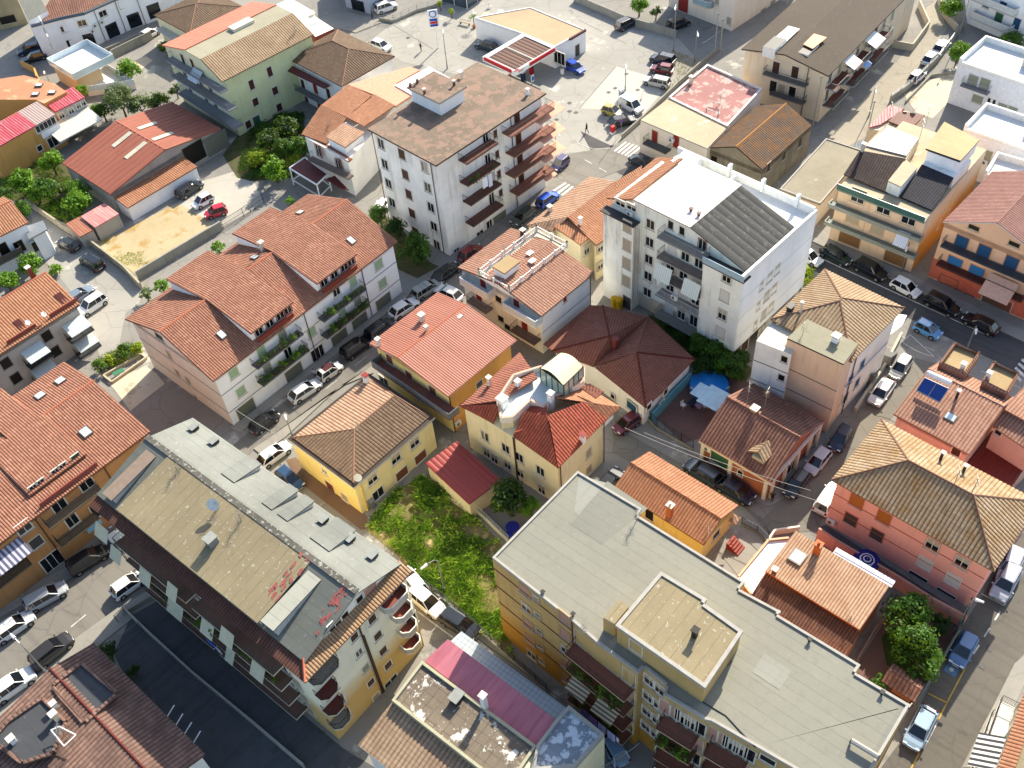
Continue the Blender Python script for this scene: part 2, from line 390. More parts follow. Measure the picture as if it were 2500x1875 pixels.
class Bd:
 def __init__(s, name, label, h, pts, ins=.4, cat='building', group=None, hz=None):
  """pts: eave corners seen in the photo at height h: left, front, right (a rectangle is fitted)"""
  s.h = h; s.ins = ins; s.roof = None
  L, Fp, Rr = [p if isinstance(p, Vector) else G(p, h if hz is None else hz) for p in (Z(pts) if isinstance(pts, str) else pts)][:3]
  a, b = Rr-Fp, L-Fp
  A = atan2(a.y, a.x); B = atan2(b.y, b.x)-pi/2
  while B-A > pi: B -= 2*pi
  while A-B > pi: B += 2*pi
  la, lb = a.xy.length, b.xy.length
  s.skew = math.degrees(A-B); s.ang = (A*la+B*lb)/(la+lb); s.la, s.lb = la, lb
  s.F = Vector((Fp.x, Fp.y, 0)); s.name = name
  s.o = empty(name, s.F, s.ang, label, cat, group)
  s.ca, s.sa = cos(s.ang), sin(s.ang)
  o = ins
  s.faces = {'a': ((o, o), (la-o, o)), 'b': ((o, lb-o), (o, o)), 'c': ((la-o, o), (la-o, lb-o)), 'd': ((la-o, lb-o), (o, lb-o))}

 def w2l(s, p): x, y = p[0]-s.F.x, p[1]-s.F.y; return Vector((s.ca*x+s.sa*y, -s.sa*x+s.ca*y, p[2] if len(p) > 2 else 0))
 def l2w(s, p): return Vector((s.F.x+s.ca*p[0]-s.sa*p[1], s.F.y+s.sa*p[0]+s.ca*p[1], p[2] if len(p) > 2 else 0))
 def at(s, p, z):
  if isinstance(p, str): p = Z(p)[0]
  return s.w2l(G(p, z))
 def ats(s, st, z): return [s.w2l(G(p, z)) for p in Z(st)]
 def hit(s, p, P0, N):
  if isinstance(p, str): p = Z(p)[0]
  C = s.w2l(CC); d = raydir(p); D = s.w2l(d+s.F); D = Vector((D.x, D.y, d.z)); P0, N = Vector(P0), Vector(N)
  return C + D*((P0-C).dot(N)/D.dot(N))
 def wallpt(s, face, p, off=0.0):
  (x0, y0), (x1, y1) = s.faces[face]; L = hypot(x1-x0, y1-y0); dx, dy = (x1-x0)/L, (y1-y0)/L; n = (dy, -dx)
  q = s.hit(p, (x0+n[0]*off, y0+n[1]*off, 0), (n[0], n[1], 0)); return (q.x-x0)*dx+(q.y-y0)*dy, q.z
 def zat(s, p, u, v):
  """height on the vertical through local (u,v) seen at photo point p"""
  C = s.w2l(CC); n = Vector((u-C.x, v-C.y, 0)); return s.hit(p, (u, v, 0), n).z
 def frame(s, face):
  (x0, y0), (x1, y1) = s.faces[face]; L = hypot(x1-x0, y1-y0); dx, dy = (x1-x0)/L, (y1-y0)/L
  return x0, y0, dx, dy, L
 def wp(s, face, t, z, off=0.0):
  x0, y0, dx, dy, L = s.frame(face); return Vector((x0+dx*t+dy*off, y0+dy*t-dx*off, z))
 def wang(s, face): x0, y0, dx, dy, L = s.frame(face); return atan2(dy, dx)
 # --- parts
 def walls(s, m, z1=None, z0=0, pts=None, top=None, name='wall', mb=None):
  o = s.ins
  if mb:
   b = MB(); Q = [(o, o), (s.la-o, o), (s.la-o, s.lb-o), (o, s.lb-o)]; z1 = z1 or s.h-.12
   for i in range(4): p, q = Q[i], Q[(i+1) % 4]; b.face([(*p, z0), (*q, z0), (*q, z1), (*p, z1)], mb if i == 3 else m)
   b.face([(*p, z1) for p in Q], top or m); return b.build(name, s.o)
  pts = pts or [(o, o), (s.la-o, o), (s.la-o, s.lb-o), (o, s.lb-o)]
  return MB().prism(pts, z0, z1 or s.h-.12, m, top or m).build(name, s.o)
 def part(s, mb, name, parent=None): return mb.build(name, parent or s.o)
 def win(s, face, pts, rows=1, dz=3.1, w=1.1, h=1.5, kind='shut', frame='#d9d3c6', kinds=None, off=0.0):
  """windows whose centres are seen at pts; repeated downwards rows times every dz metres"""
  for j, p in enumerate(Z(pts) if isinstance(pts, str) else pts):
   t, z = s.wallpt(face, p, off)
   for r in range(rows):
    k = kinds[(j+r*2) % len(kinds)] if kinds else kind
    s.win_at(face, t, z-r*dz, w, h, k, frame, off)
 def win_at(s, face, t, z, w=1.1, h=1.5, kind='shut', frame='#d9d3c6', off=0.0):
  fm, pm = window_proto(w, h, kind, frame)
  nm = {'garage': 'garage_door', 'garageb': 'garage_door', 'door': 'door', 'sdoor': 'door'}.get(kind, 'window')
  o = put(nm, fm, s.o, s.wp(face, t, z, off), s.wang(face))
  pn = 'pane' if kind in ('glass', 'dark', 'plain', 'door', 'half') else ('door_leaf' if 'door' in nm else 'shutter')
  put(pn, pm, o); return o
 def balc(s, face, p0, p1, depth=1.2, rail='bars', z=None, m=None, rh=1.0, slab='#8f8b83', floor=None, railc='#3a3a38', rounded=False, th=.2):
  """balcony: p0,p1 photo points of the slab's outer top edge"""
  t0, z0 = s.wallpt(face, p0, depth); t1, z1 = s.wallpt(face, p1, depth); z = z if z is not None else (z0+z1)/2
  return s.balc_at(face, t0, t1, z, depth, rail, rh, slab, floor, railc, rounded, th)
 def balc_at(s, face, t0, t1, z, depth=1.2, rail='bars', rh=1.0, slab='#8f8b83', floor=None, railc='#3a3a38', rounded=False, th=.2):
  if t1 < t0: t0, t1 = t1, t0
  sm = wallm('slab_'+slab.lstrip('#'), slab, .15, .4); fl = plain('floor_'+(floor or slab).lstrip('#'), floor or slab, .7)
  c = .5 if rounded else 0.0
  out = [(t0, 0), (t0, depth-c), (t0+c, depth), (t1-c, depth), (t1, depth-c), (t1, 0)] if rounded else [(t0, 0), (t0, depth), (t1, depth), (t1, 0)]
  b = MB(); P = [s.wp(face, t, 0, d) for t, d in out]
  b.prism([(p.x, p.y) for p in P], z-th, z, sm, fl, True); bo = b.build('balcony', s.o)
  r = MB(); rm = plain('rail_'+railc.lstrip('#'), railc, .5)
  ins = .05
  cc = [s.wp(face, min(max(t, t0+ins), t1-ins), z, min(d, depth-ins)) for t, d in out]
  if rail == 'bars':
   for i in range(len(cc)-1):
    p, q = cc[i], cc[i+1]; L = (q-p).length; n = max(1, int(L/.16))
    r.bar(p+Vector((0, 0, rh)), q+Vector((0, 0, rh)), .03, rm, 4); r.bar(p+Vector((0, 0, .08)), q+Vector((0, 0, .08)), .02, rm, 4)
    for k in range(n+1):
     c0 = p.lerp(q, k/n); r.bar(c0, c0+Vector((0, 0, rh)), .014 if k % 8 else .025, rm, 3, cap=False)
  else:
   w = .09; tm = rm
   for i in range(len(cc)-1):
    p, q = cc[i], cc[i+1]; d = (q-p).normalized(); nn = Vector((-d.y, d.x, 0))*w/2
    r.prism([(p+nn)[:2], (q+nn)[:2], (q-nn)[:2], (p-nn)[:2]], z+.002, z+rh, tm)
    if rail == 'cap': r.bar(p+Vector((0, 0, rh)), q+Vector((0, 0, rh)), .07, plain('coping', '#d8d4c8'), 4)
  r.build('railing', bo); return bo
 def awning(s, face, p0, p1, z, drop=.9, reach=1.5, m=None, name='awning'):
  t0, _ = s.wallpt(face, p0); t1, _ = s.wallpt(face, p1)
  b = MB(); a, c = s.wp(face, t0, z, .05), s.wp(face, t1, z, .05); d, e = s.wp(face, t1, z-drop, reach), s.wp(face, t0, z-drop, reach)
  b.slab([e, d, c, a], .04, m); b.bar(e, d, .04, m); return b.build(name, s.o)
 def band(s, z, m, h=.25, pr=.06, faces='ab', name='string_course'):
  for f in faces:
   b = MB(); x0, y0, dx, dy, L = s.frame(f); P = [s.wp(f, t, 0, d) for t, d in ((-.0, -.02), (0, pr), (L, pr), (L, -.02))]
   for zz in (z if isinstance(z, (list, tuple)) else [z]): b.prism([p[:2] for p in P], zz-h/2, zz+h/2, m, m, True); b.build(name, s.o); b = MB()
 def pipe(s, face, p, z0=0, z1=None, m='#4b3a2f', r=.06):
  t, _ = s.wallpt(face, p); q = s.wp(face, t, 0, .1); b = MB(); b.bar((q.x, q.y, z0), (q.x, q.y, z1 or s.h), r, plain('pipe_'+m.lstrip('#'), m, .5), 6)
  return b.build('drainpipe', s.o)
 def ac(s, face, p, off=.0):
  t, z = s.wallpt(face, p, off+.2)
  if 'ac' not in KC:
   b = MB(); m = plain('ac_casing', '#dcdad4', .5); b.box((-.42, -.38, -.3), (.42, -.06, .3), m); b.bar((-.1, -.37, 0), (-.1, -.40, 0), .22, plain('ac_grille', '#55595a'), 12); b.box((-.4, -.06, -.36), (-.3, .02, -.3), m); b.box((.3, -.06, -.36), (.4, .02, -.3), m)
   KC['ac'] = mesh_only(b)
  return put('air_conditioner', KC['ac'], s.o, s.wp(face, t, z, off), s.wang(face))
 # --- roofs (all in local coordinates)
 def roof_gable(s, axis, zr, m, frac=.5, per=.34, amp=.045, rect=None, h=None, h2=None, name='roof', ridge=None, gm=None, cap=None, box=None):
  """ridge along axis at height zr, at fraction frac of the other side; h near eave, h2 far eave; gm fills the gable wall"""
  x0, y0, x1, y1 = rect or (0, 0, s.la, s.lb); h = h or s.h; h2 = h2 or h
  b = MB(); rm = ridge or m
  if axis == 'u':
   vr = y0+(y1-y0)*frac
   A, B, C, D = (x0, y0, h), (x1, y0, h), (x1, y1, h2), (x0, y1, h2); E, Fq = (x0, vr, zr), (x1, vr, zr)
   b.tiles([A, B, Fq, E], m, per, amp, side=cap); b.tiles([E, Fq, C, D], m, per, amp, side=cap); b.ridge(E, Fq, rm)
  else:
   ur = x0+(x1-x0)*frac
   A, B, C, D = (x0, y0, h), (x0, y1, h), (x1, y1, h2), (x1, y0, h2); E, Fq = (ur, y0, zr), (ur, y1, zr)
   b.tiles([A, E, Fq, B], m, per, amp, side=cap); b.tiles([E, D, C, Fq], m, per, amp, side=cap); b.ridge(E, Fq, rm)
  ro = b.build(name, s.o)
  if gm:
   o = s.ins; g = MB(); dh = .16
   if axis == 'u':
    def zz(v): return (h+(zr-h)*(v-y0)/(vr-y0) if v < vr else h2+(zr-h2)*(y1-v)/(y1-vr))-dh
    for xa in (x0+o, x1-o):
     pts = [(xa, y0+o, h-.8), (xa, y1-o, h-.8), (xa, y1-o, zz(y1-o)), (xa, vr, zz(vr)), (xa, y0+o, zz(y0+o))]; g.face(pts if xa > x0+o else pts[::-1], gm)
    g.face([(x0+o, y0+o, h-.8), (x1-o, y0+o, h-.8), (x1-o, y0+o, zz(y0+o)), (x0+o, y0+o, zz(y0+o))], gm)
   else:
    def zz(u): return (h+(zr-h)*(u-x0)/(ur-x0) if u < ur else h2+(zr-h2)*(x1-u)/(x1-ur))-dh
    for ya in (y0+o, y1-o):
     pts = [(x0+o, ya, h-.8), (x1-o, ya, h-.8), (x1-o, ya, zz(x1-o)), (ur, ya, zz(ur)), (x0+o, ya, zz(x0+o))]; g.face(pts if ya == y0+o else pts[::-1], gm)
    g.face([(x0+o, y1-o, h-.8), (x0+o, y0+o, h-.8), (x0+o, y0+o, zz(x0+o)), (x0+o, y1-o, zz(x0+o))], gm)
   g.build('gable_wall', s.o)
  return ro
 def roof_hip(s, zr, m, run=None, per=.34, amp=.045, rect=None, h=None, ridge=None, name='roof', cap=None, r1=None, r2=None, mats=None):
  x0, y0, x1, y1 = rect or (0, 0, s.la, s.lb); h = h or s.h; b = MB(); rm = ridge or m
  w, d = x1-x0, y1-y0
  A, B, C, D = (x0, y0, h), (x1, y0, h), (x1, y1, h), (x0, y1, h)
  if r1 is None:
   if w >= d: q = run or d/2; r1, r2 = (x0+q, y0+d/2), (x1-q, y0+d/2)
   else: q = run or w/2; r1, r2 = (x0+w/2, y0+q), (x0+w/2, y1-q)
  E, Fq = (*r1, zr), (*r2, zr)
  mm = mats or [m]*4; T = lambda p, i: b.tiles(p, mm[i], per, amp, side=cap, th=.12)
  if w >= d: T([A, B, Fq, E], 0); T([B, C, Fq], 1); T([C, D, E, Fq], 2); T([D, A, E], 3); hp = ((A, E), (D, E), (B, Fq), (C, Fq), (E, Fq))
  else: T([A, B, E], 0); T([B, C, Fq, E], 1); T([C, D, Fq], 2); T([D, A, E, Fq], 3); hp = ((A, E), (B, E), (C, Fq), (D, Fq), (E, Fq))
  for p, q in hp: b.ridge(p, q, rm)
  return b.build(name, s.o)
 def flat(s, m, rect=None, z=None, pw=.25, ph=.35, pm=None, cop=None, pts=None, name='roof'):
  """flat roof sheet with a parapet kerb round it"""
  x0, y0, x1, y1 = rect or (0, 0, s.la, s.lb); z = z or s.h
  pts = pts or [(x0, y0), (x1, y0), (x1, y1), (x0, y1)]
  b = MB(); b.prism(pts, z-.25, z, cop or m, m, True); o = b.build(name, s.o)
  if ph:
   k = MB(); n = len(pts); A = sum(pts[i][0]*pts[(i+1) % n][1]-pts[(i+1) % n][0]*pts[i][1] for i in range(n)); P = pts if A > 0 else pts[::-1]
   for i in range(n):
    p, q = Vector(P[i][:2]), Vector(P[(i+1) % n][:2]); d = (q-p).normalized(); nn = Vector((-d.y, d.x))*pw
    k.prism([p, q-d*pw*.0, q+nn-d*.0, p+nn], z+.004+.0007*i, z+ph+.0011*i, pm or m, cop or pm or m)
   k.build('parapet', s.o)
  return o
 def dormer(s, mb, wm, TL, BL, BR, vr, zr, sd_, sm, side=1, m=None, per=.34, wall=True, front=None):
  """shed dormer whose roof starts on the ridge (height zr at v=vr) and falls sd_ per metre; sm = main slope"""
  P0 = (0, vr, zr+.10); N = Vector((0, -sd_*side, 1)).normalized()
  q0, q1 = s.hit(BL, P0, N), s.hit(BR, P0, N)
  u0, u1 = q0.x, q1.x; v1 = (q0.y+q1.y)/2; zl = zr+.10-abs(vr-v1)*sd_
  if u0 > u1: u0, u1 = u1, u0
  mb.tiles([(u0, v1, zl), (u1, v1, zl), (u1, vr, zr+.10), (u0, vr, zr+.10)] if side > 0 else [(u0, vr, zr+.1), (u1, vr, zr+.1), (u1, v1, zl), (u0, v1, zl)], m, per, th=.16)
  zm = lambda v: zr-abs(vr-v)*sm
  vi = v1+.5*side; i = .15
  w = MB()
  for uu in (u0+i, u1-i):
   w.face([(uu, vr, zr-.05), (uu, vi, zm(vi)-.1), (uu, vi, zr+.1-abs(vr-vi)*sd_-.16)], wm)
  w.face([(u0+i, vi, zm(vi)-.1), (u1-i, vi, zm(vi)-.1), (u1-i, vi, zr+.1-abs(vr-vi)*sd_-.16), (u0+i, vi, zr+.1-abs(vr-vi)*sd_-.16)], wm)
  w.build('dormer_wall', s.o)
  s.faces['dr'] = ((u0+i, vi), (u1-i, vi)); return u0, u1, vi, zm(vi), zl
 def hut(s, name, p, z, sz, m, top=None, cap=.12, capm=None, ang=0.0, parent=None):
  """small raised box on a roof seen at photo point p (foot centre)"""
  q = s.at(p, z); b = MB(); b.cbox((q.x, q.y, z+sz[2]/2-.1), (sz[0], sz[1], sz[2]+.2), m, ang)
  if cap: b.cbox((q.x, q.y, z+sz[2]+cap/2), (sz[0]+.2, sz[1]+.2, cap), capm or top or m, ang)
  return b.build(name, parent or s.o)
 def skylight(s, p, z, parent=None, sz=(.8, 1.1), tilt=(0, 0), frame='#70685e'):
  q = s.at(p, z) if isinstance(p, (str, tuple)) and not isinstance(p, Vector) else p
  b = MB(); x, y = sz[0]/2, sz[1]/2
  def P(a, c, h): return (q.x+a, q.y+c, q.z+h+a*tilt[0]+c*tilt[1])
  fm = plain('skylight_frame_'+frame.lstrip('#'), frame, .4, .3)
  f = [P(-x, -y, .16), P(x, -y, .16), P(x, y, .16), P(-x, y, .16)]; g = [P(-x, -y, -.1), P(x, -y, -.1), P(x, y, -.1), P(-x, y, -.1)]
  b.idx(g+f, [(0, 1, 5, 4), (1, 2, 6, 5), (2, 3, 7, 6), (3, 0, 4, 7), (4, 5, 6, 7)], fm)
  o = b.build('skylight', parent or s.o); k = .82
  c = MB(); c.face([P(-x*k, -y*k, .175), P(x*k, -y*k, .175), P(x*k, y*k, .175), P(-x*k, y*k, .175)], plain('skylight_pane', '#c9d2d6', .12, 0, .1, .6, .8)); c.build('pane', o); return o
 def antenna(s, p, z, h=2.5, parent=None, dirn=0.6, dense=6):
  q = s.at(p, z); b = MB(); m = plain('aerial_metal', '#9a9890', .4, .6)
  b.bar((q.x, q.y, z-.2), (q.x, q.y, z+h), .035, m, 5); c, d = cos(dirn), sin(dirn)
  for k, zz in enumerate((z+h-.1, z+h-.75)):
   L = 1.1-.3*k; b.bar((q.x-c*L*.5, q.y-d*L*.5, zz), (q.x+c*L*.5, q.y+d*L*.5, zz), .02, m, 4)
   for i in range(dense):
    t = -.5+i/(dense-1); e = .28-.1*t; b.bar((q.x+c*L*t-d*e, q.y+d*L*t+c*e, zz), (q.x+c*L*t+d*e, q.y+d*L*t-c*e, zz), .014, m, 3)
  return b.build('aerial', parent or s.o)
 def dish(s, p, z, r=.45, h=.7, az=-pi/2, parent=None):
  q = s.at(p, z); b = MB(); m = plain('dish_paint', '#cfcfcb', .45); b.bar((q.x, q.y, z-.1), (q.x, q.y, z+h), .035, m)
  n = Vector((cos(az)*cos(.6), sin(az)*cos(.6), sin(.6))); a = n.orthogonal().normalized(); c = n.cross(a); O = Vector((q.x, q.y, z+h))
  V = [O-n*.02]; N = 14
  for rr, dd in ((.5, .03), (1, .12)):
   for i in range(N): t = 2*pi*i/N; V.append(O+a*cos(t)*r*rr+c*sin(t)*r*rr+n*dd*r)
  F = [(0, 1+i, 1+(i+1) % N) for i in range(N)]+[(1+i, 1+N+i, 1+N+(i+1) % N, 1+(i+1) % N) for i in range(N)]
  b.idx(V, F, m); b.bar(O, O+n*r*.9, .015, m, 3); return b.build('satellite_dish', parent or s.o)
 def chimney(s, p, z, h=1.0, w=.5, m=None, cap='#c9c4b8', parent=None, pot=False):
  q = s.at(p, z); b = MB(); m = m or wallm('chimney_render', '#cbb9a6'); b.box((q.x-w/2, q.y-w/2, z-.5), (q.x+w/2, q.y+w/2, z+h), m)
  cm = plain('chimney_cap_'+cap.lstrip('#'), cap)
  for dx in (-1, 1):
   for dy in (-1, 1): b.cbox((q.x+dx*w*.4, q.y+dy*w*.4, z+h+.1), (.08, .08, .2), cm)
  b.cbox((q.x, q.y, z+h+.24), (w+.2, w+.2, .08), cm)
  if pot: b.bar((q.x, q.y, z+h+.28), (q.x, q.y, z+h+.6), .14, cm, 8)
  return b.build('chimney', parent or s.o)

 def tp(s, mb, pts, m, per=.36, amp=.045, th=.14, side=None):
  """tiled polygon from photo points with heights: 'tile x,y z; ...' ; split into triangles when it is not flat"""
  P = []; t = None
  for w in pts.split(';'):
   w = w.split()
   if len(w) == 3: t = w[0]; w = w[1:]
   q = s.at(Z((t+' ' if t else '')+w[0])[0], float(w[1])); P.append((q.x, q.y, q.z))
  V = [Vector(p) for p in P]
  if len(P) == 4:
   n = (V[1]-V[0]).cross(V[2]-V[0]).normalized()
   if abs((V[3]-V[0]).dot(n)) > .03:
    e = (V[1]-V[0])+(V[2]-V[3]); f = (V[3]-V[0])+(V[2]-V[1]); n = e.cross(f).normalized(); c = (V[0]+V[1]+V[2]+V[3])/4
    P = [(v.x, v.y, c.z-(n.x*(v.x-c.x)+n.y*(v.y-c.y))/n.z) for v in V]
  mb.tiles(P, m, per, amp, th, side); return P
 def pw(s, name, st, z, z0, z1, m, top=None, parent=None):
  """upright prism whose outline is seen at height z at photo points st"""
  return MB().prism([(p.x, p.y) for p in s.ats(st, z)], z0, z1, m, top or m).build(name, parent or s.o)
 def outline(s, st, z): return [(p.x, p.y) for p in s.ats(st, z)]
# ------------------------------------------------------------------ materials in use
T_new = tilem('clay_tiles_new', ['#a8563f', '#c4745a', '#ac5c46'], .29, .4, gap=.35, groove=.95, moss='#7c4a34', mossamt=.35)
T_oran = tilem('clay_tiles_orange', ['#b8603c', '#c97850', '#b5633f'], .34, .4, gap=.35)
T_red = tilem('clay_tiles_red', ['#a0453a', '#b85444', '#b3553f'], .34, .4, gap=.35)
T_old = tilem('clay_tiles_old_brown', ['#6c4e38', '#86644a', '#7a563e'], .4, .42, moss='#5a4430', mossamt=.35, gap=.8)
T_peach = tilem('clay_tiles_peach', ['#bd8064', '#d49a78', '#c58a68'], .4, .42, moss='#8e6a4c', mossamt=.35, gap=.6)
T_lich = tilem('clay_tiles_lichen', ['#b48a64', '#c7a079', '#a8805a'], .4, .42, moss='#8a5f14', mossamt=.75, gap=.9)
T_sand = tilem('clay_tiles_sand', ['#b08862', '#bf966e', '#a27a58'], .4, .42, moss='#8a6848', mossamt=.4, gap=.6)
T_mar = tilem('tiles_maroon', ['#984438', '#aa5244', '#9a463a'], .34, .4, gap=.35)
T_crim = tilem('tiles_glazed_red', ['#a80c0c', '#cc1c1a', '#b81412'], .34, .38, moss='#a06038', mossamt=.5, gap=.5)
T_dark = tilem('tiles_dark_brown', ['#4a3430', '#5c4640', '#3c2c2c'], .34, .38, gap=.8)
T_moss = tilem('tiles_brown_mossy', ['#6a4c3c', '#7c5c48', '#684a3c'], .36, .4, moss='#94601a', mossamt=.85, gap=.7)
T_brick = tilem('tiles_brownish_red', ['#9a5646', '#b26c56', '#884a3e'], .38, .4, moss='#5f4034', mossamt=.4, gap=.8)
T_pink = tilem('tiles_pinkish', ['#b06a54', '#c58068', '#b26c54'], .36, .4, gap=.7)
T_ridge = plain('ridge_tiles', '#b0654a', .8); T_ridge2 = plain('ridge_tiles_old', '#7a5b48', .85); T_ridge3 = plain('ridge_tiles_maroon', '#5c241e', .8)
W_white = wallm('render_white', '#e2e2e0', .08, .15); W_warm = wallm('render_warm_white', '#dcd6c8', .1, .3); W_grey = wallm('render_grey_white', '#dcdad4', .16, .5)
W_peach = wallm('render_peach', '#d6c4b2', .08, .2); W_cream = wallm('render_cream', '#d9c99c', .1, .3); W_yel = wallm('render_yellow', '#dcc06a', .08, .25)
W_pale = wallm('render_pale_yellow', '#e0cc88', .08, .2); W_och = wallm('render_ochre', '#c8862c', .1, .3); W_green = wallm('render_pale_green', '#c3c88e', .08, .25)
W_salm = wallm('render_salmon', '#e68a80', .05, .2); W_beige = wallm('render_beige', '#cdb699', .1, .35); W_apr = wallm('render_apricot', '#d2ac8c', .1, .3)
W_stone = wallm('old_stone', '#8a7c66', .35, .6); W_brick = wallm('brick_red', '#a04a30', .1, .2)
M_dark = plain('dark_metal', '#2c2c2c', .5); M_white = plain('white_paint', '#e6e6e2', .5); M_conc = plain('concrete_cap', '#a39f96', .85); M_grey = plain('grey_metal', '#83878a', .45, .3)
M_wood = plain('varnished_wood', '#6a3418', .5); M_gutter = plain('gutter_copper_brown', '#4b3328', .5)
F_grey = feltm('felt_pale_grey', '#858376', 1.0, .38, .05, .1)
F_brown = feltm('felt_brown_scaled', '#8e8164', 1.0, .5, .7, .22, spotc=(.5, .47, .4), axis=1)
F_lt = feltm('felt_silver', '#8a8d85', 1.0, .25, .1, .15, axis=1)
F_mott = feltm('felt_mottled_pink', '#7a6a5a', 1.1, .4, .5, .35, patch=('#8a7060', .6, .5), spotc=(.5, .42, .32))
F_dk = feltm('felt_dark_grey', '#6c6e66', 1.0, .4, .1, .2)
F_sand = feltm('felt_sand', '#a48c66', 1.1, .25, .15, .15)
F_dirty = feltm('felt_decayed', '#75695a', .9, .7, .4, .35, patch=('#d8d4c8', .55, .56), line2=.9)
F_blue = feltm('felt_blue_flaking', '#8d98a0', 1.0, .3, .2, .3, patch=('#cfd6da', .8, .5))
F_conc = feltm('screed_beige', '#b3a488', 4, .1, .1, .2, patch=('#d8cdb4', .4, .6))
F_pinkr = feltm('screed_red_pink', '#a0706a', 5, .15, .1, .2, patch=('#b89c92', .5, .52))
F_whit = feltm('membrane_white', '#dcdcd8', 3, .1, 0, .05); F_rose = feltm('membrane_rose_white', '#e2d2ca', 3, .05, 0, .04)
F_black = feltm('felt_charcoal', '#464643', 1.0, .5, .1, .2, patch=('#5a5a54', 1.2, .58))
F_slate = feltm('felt_brown_plain', '#4c4236', 1.6, .12, .08, .15)
# ------------------------------------------------------------------ B1: long terracotta-roofed block
b = Bd('apartment_building', 'long white three-storey block with terracotta roof, four shed dormers and plant-filled balconies', 8.6, '21 1045,1110 1795,1630 22 1220,450', .5)
b.walls(W_white, mb=W_peach)
z1 = b.hit('21 1345,1212', (0, 0, 0), (1, 0, 0)); vr = b.lb*.5; zr = z1.z; vr = z1.y

roof = b.roof_gable('u', zr, T_new, vr/b.lb, .34, .05, gm=W_peach, ridge=T_ridge)
sm = (zr-b.h)/vr
dm = MB(); drs = []
for (tl, bl, br) in (('x', '21 2110,1222', '22 340,962'), ('x', '22 530,808', '22 872,552')):
 u0, u1, vi, zw, zl = b.dormer(dm, W_white, None, bl, br, vr, zr, .13, sm, 1, T_new)
 drs.append((u0, u1, vi, zw, zl))
sm2 = (zr-b.h)/(b.lb-vr)
for bl, br in (('21 1400,766', '21 1755,520'), ('21 1955,380', '22 145,158')):
 b.dormer(dm, W_white, None, bl, br, vr, zr, .13, sm2, -1, T_new)
dm.build('dormer_roof', b.o)
for u0, u1, vi, zw, zl in drs:
 w = u1-u0
 k = MB(); k.box((u0+.2, .35, b.h-.1), (u1-.2, vi, b.h+sm*.35+.02), plain('terrace_red', '#6a2c22')); k.box((u0+.6, .3, b.h), (u1-.6, .42, b.h+.75), plain('terrace_parapet', '#7a3427', .7)); k.build('dormer_terrace', b.o)
 b.faces['e'] = ((u0, vi-.02), (u1, vi-.02))
 hh = max(.7, zl-b.h-sm*vi-.35)
 for t in (.2, .45, .7, .88): b.win_at('e', w*t, b.h+sm*vi+.05+hh/2, 1.1, hh-.1, 'glass', '#8a5a48')
b.win('a', '22 1050,640', 2, 3.2, 1.3, 1.4, 'dgreen'); b.win('a', '22 485,1210', 1, 3.2, 1.2, 1.4, 'dgreen')
b.win('a', '21 1970,1556', 2, 3.2, 1.2, 1.3, 'dgreen'); b.win('a', '22 1095,965 22 895,1130 22 725,1268 22 340,1560 31 2078,280', 1, 3, 2.6, 2.3, 'garage'); b.win('a', '22 540,1400', 1, 3, 2, 2.4, 'door')
b.win('a', '22 830,770 22 690,850 22 240,1240 22 60,1370', 2, 3.2, 1.1, 2.1, 'shut', kinds=['dgreen', 'glass', 'shutg'])
b.win('b', '21 1430,1405 21 1590,1625', 2, 3.2, .9, 1.3, 'shut'); b.win('b', '21 1345,1250', 1, 3, 1.6, .9, 'dark')
for p0, p1 in (('22 585,1095', '22 960,880'), ('22 610,1240', '22 985,1015'), ('22 20,1490', '22 430,1262'), ('22 70,1640', '22 480,1392')): b.balc('a', Z(p0)[0], Z(p1)[0], 1.2, 'bars', slab='#6f7276', railc='#2b3432')
b.band([5.35, 2.3], plain('band_grey', '#8d8f92'), .12, .04); b.pipe('a', (Z('22 920,760')[0])); b.pipe('a', Z('22 460,1200')[0])
for p, zz in (('22 825,450', .25), ('21 1875,1245', .3), ('21 2155,600', .2), ('22 390,205', .4)):
 q = b.at(p, b.h+1.4); v = q.y; z = b.h+sm*v if v < vr else b.h+(b.lb-v)*sm2; q = b.at(p, z); v = q.y; z = b.h+sm*v if v < vr else b.h+(b.lb-v)*sm2
 b.skylight(Vector((q.x, q.y, z+.05)), 0, roof, tilt=(0, sm if v < vr else -sm2))
b.antenna('22 60,540', zr, 1.6, roof); b.chimney('22 70,500', zr-.2, .7, .5, parent=roof)
b.dish('21 1470,1400', 6.5)
# ------------------------------------------------------------------ T: tall grey-white block with mottled roof
b = Bd('apartment_building', 'tall grey-white block with mottled brown flat roof and white rooftop stair hut', 15.5, '12 965,1080 1535,1395 13 315,780', .5)
b.walls(W_grey); b.flat(F_mott, ph=0, cop=plain('roof_edge_dark', '#4a3a30'))
P = b.ats('12 1270,745 1565,870 1790,725', 17.7)
x0, y0, x1, y1 = P[1].x, P[1].y, P[2].x, P[0].y
hut = MB(); hut.box((x0+.35, y0+.35, 15.5), (x1-.35, y1-.35, 17.5), W_white); ho = hut.build('stair_hut', b.o); k = MB(); k.box((x0, y0, 17.45), (x1, y1, 17.7), M_conc, F_mott); k.build('roof_slab', ho)
for p in ('12 1320,735', '12 1380,700', '12 1440,790', '12 1690,720'): b.chimney(p, 17.7, .5, .25, parent=ho, m=plain('flue', '#6a4034'))
b.chimney('12 1745,660', 15.5, .8, .5); b.chimney('13 170,800', 15.5, .7, .35, m=W_white)
b.win('b', '12 1072,1212 1248,1300 1440,1408', 5, 3.25, 1.25, 1.5, 'glass', '#cfcabd', kinds=['glass', 'dbrown'])
b.win('a', '12 2035,1130', 4, 3.2, .7, 1.2, 'dbrown'); b.win('a', '12 1955,1180', 4, 3.2, 1, 2, 'glass', kinds=['glass', 'dbrown'])
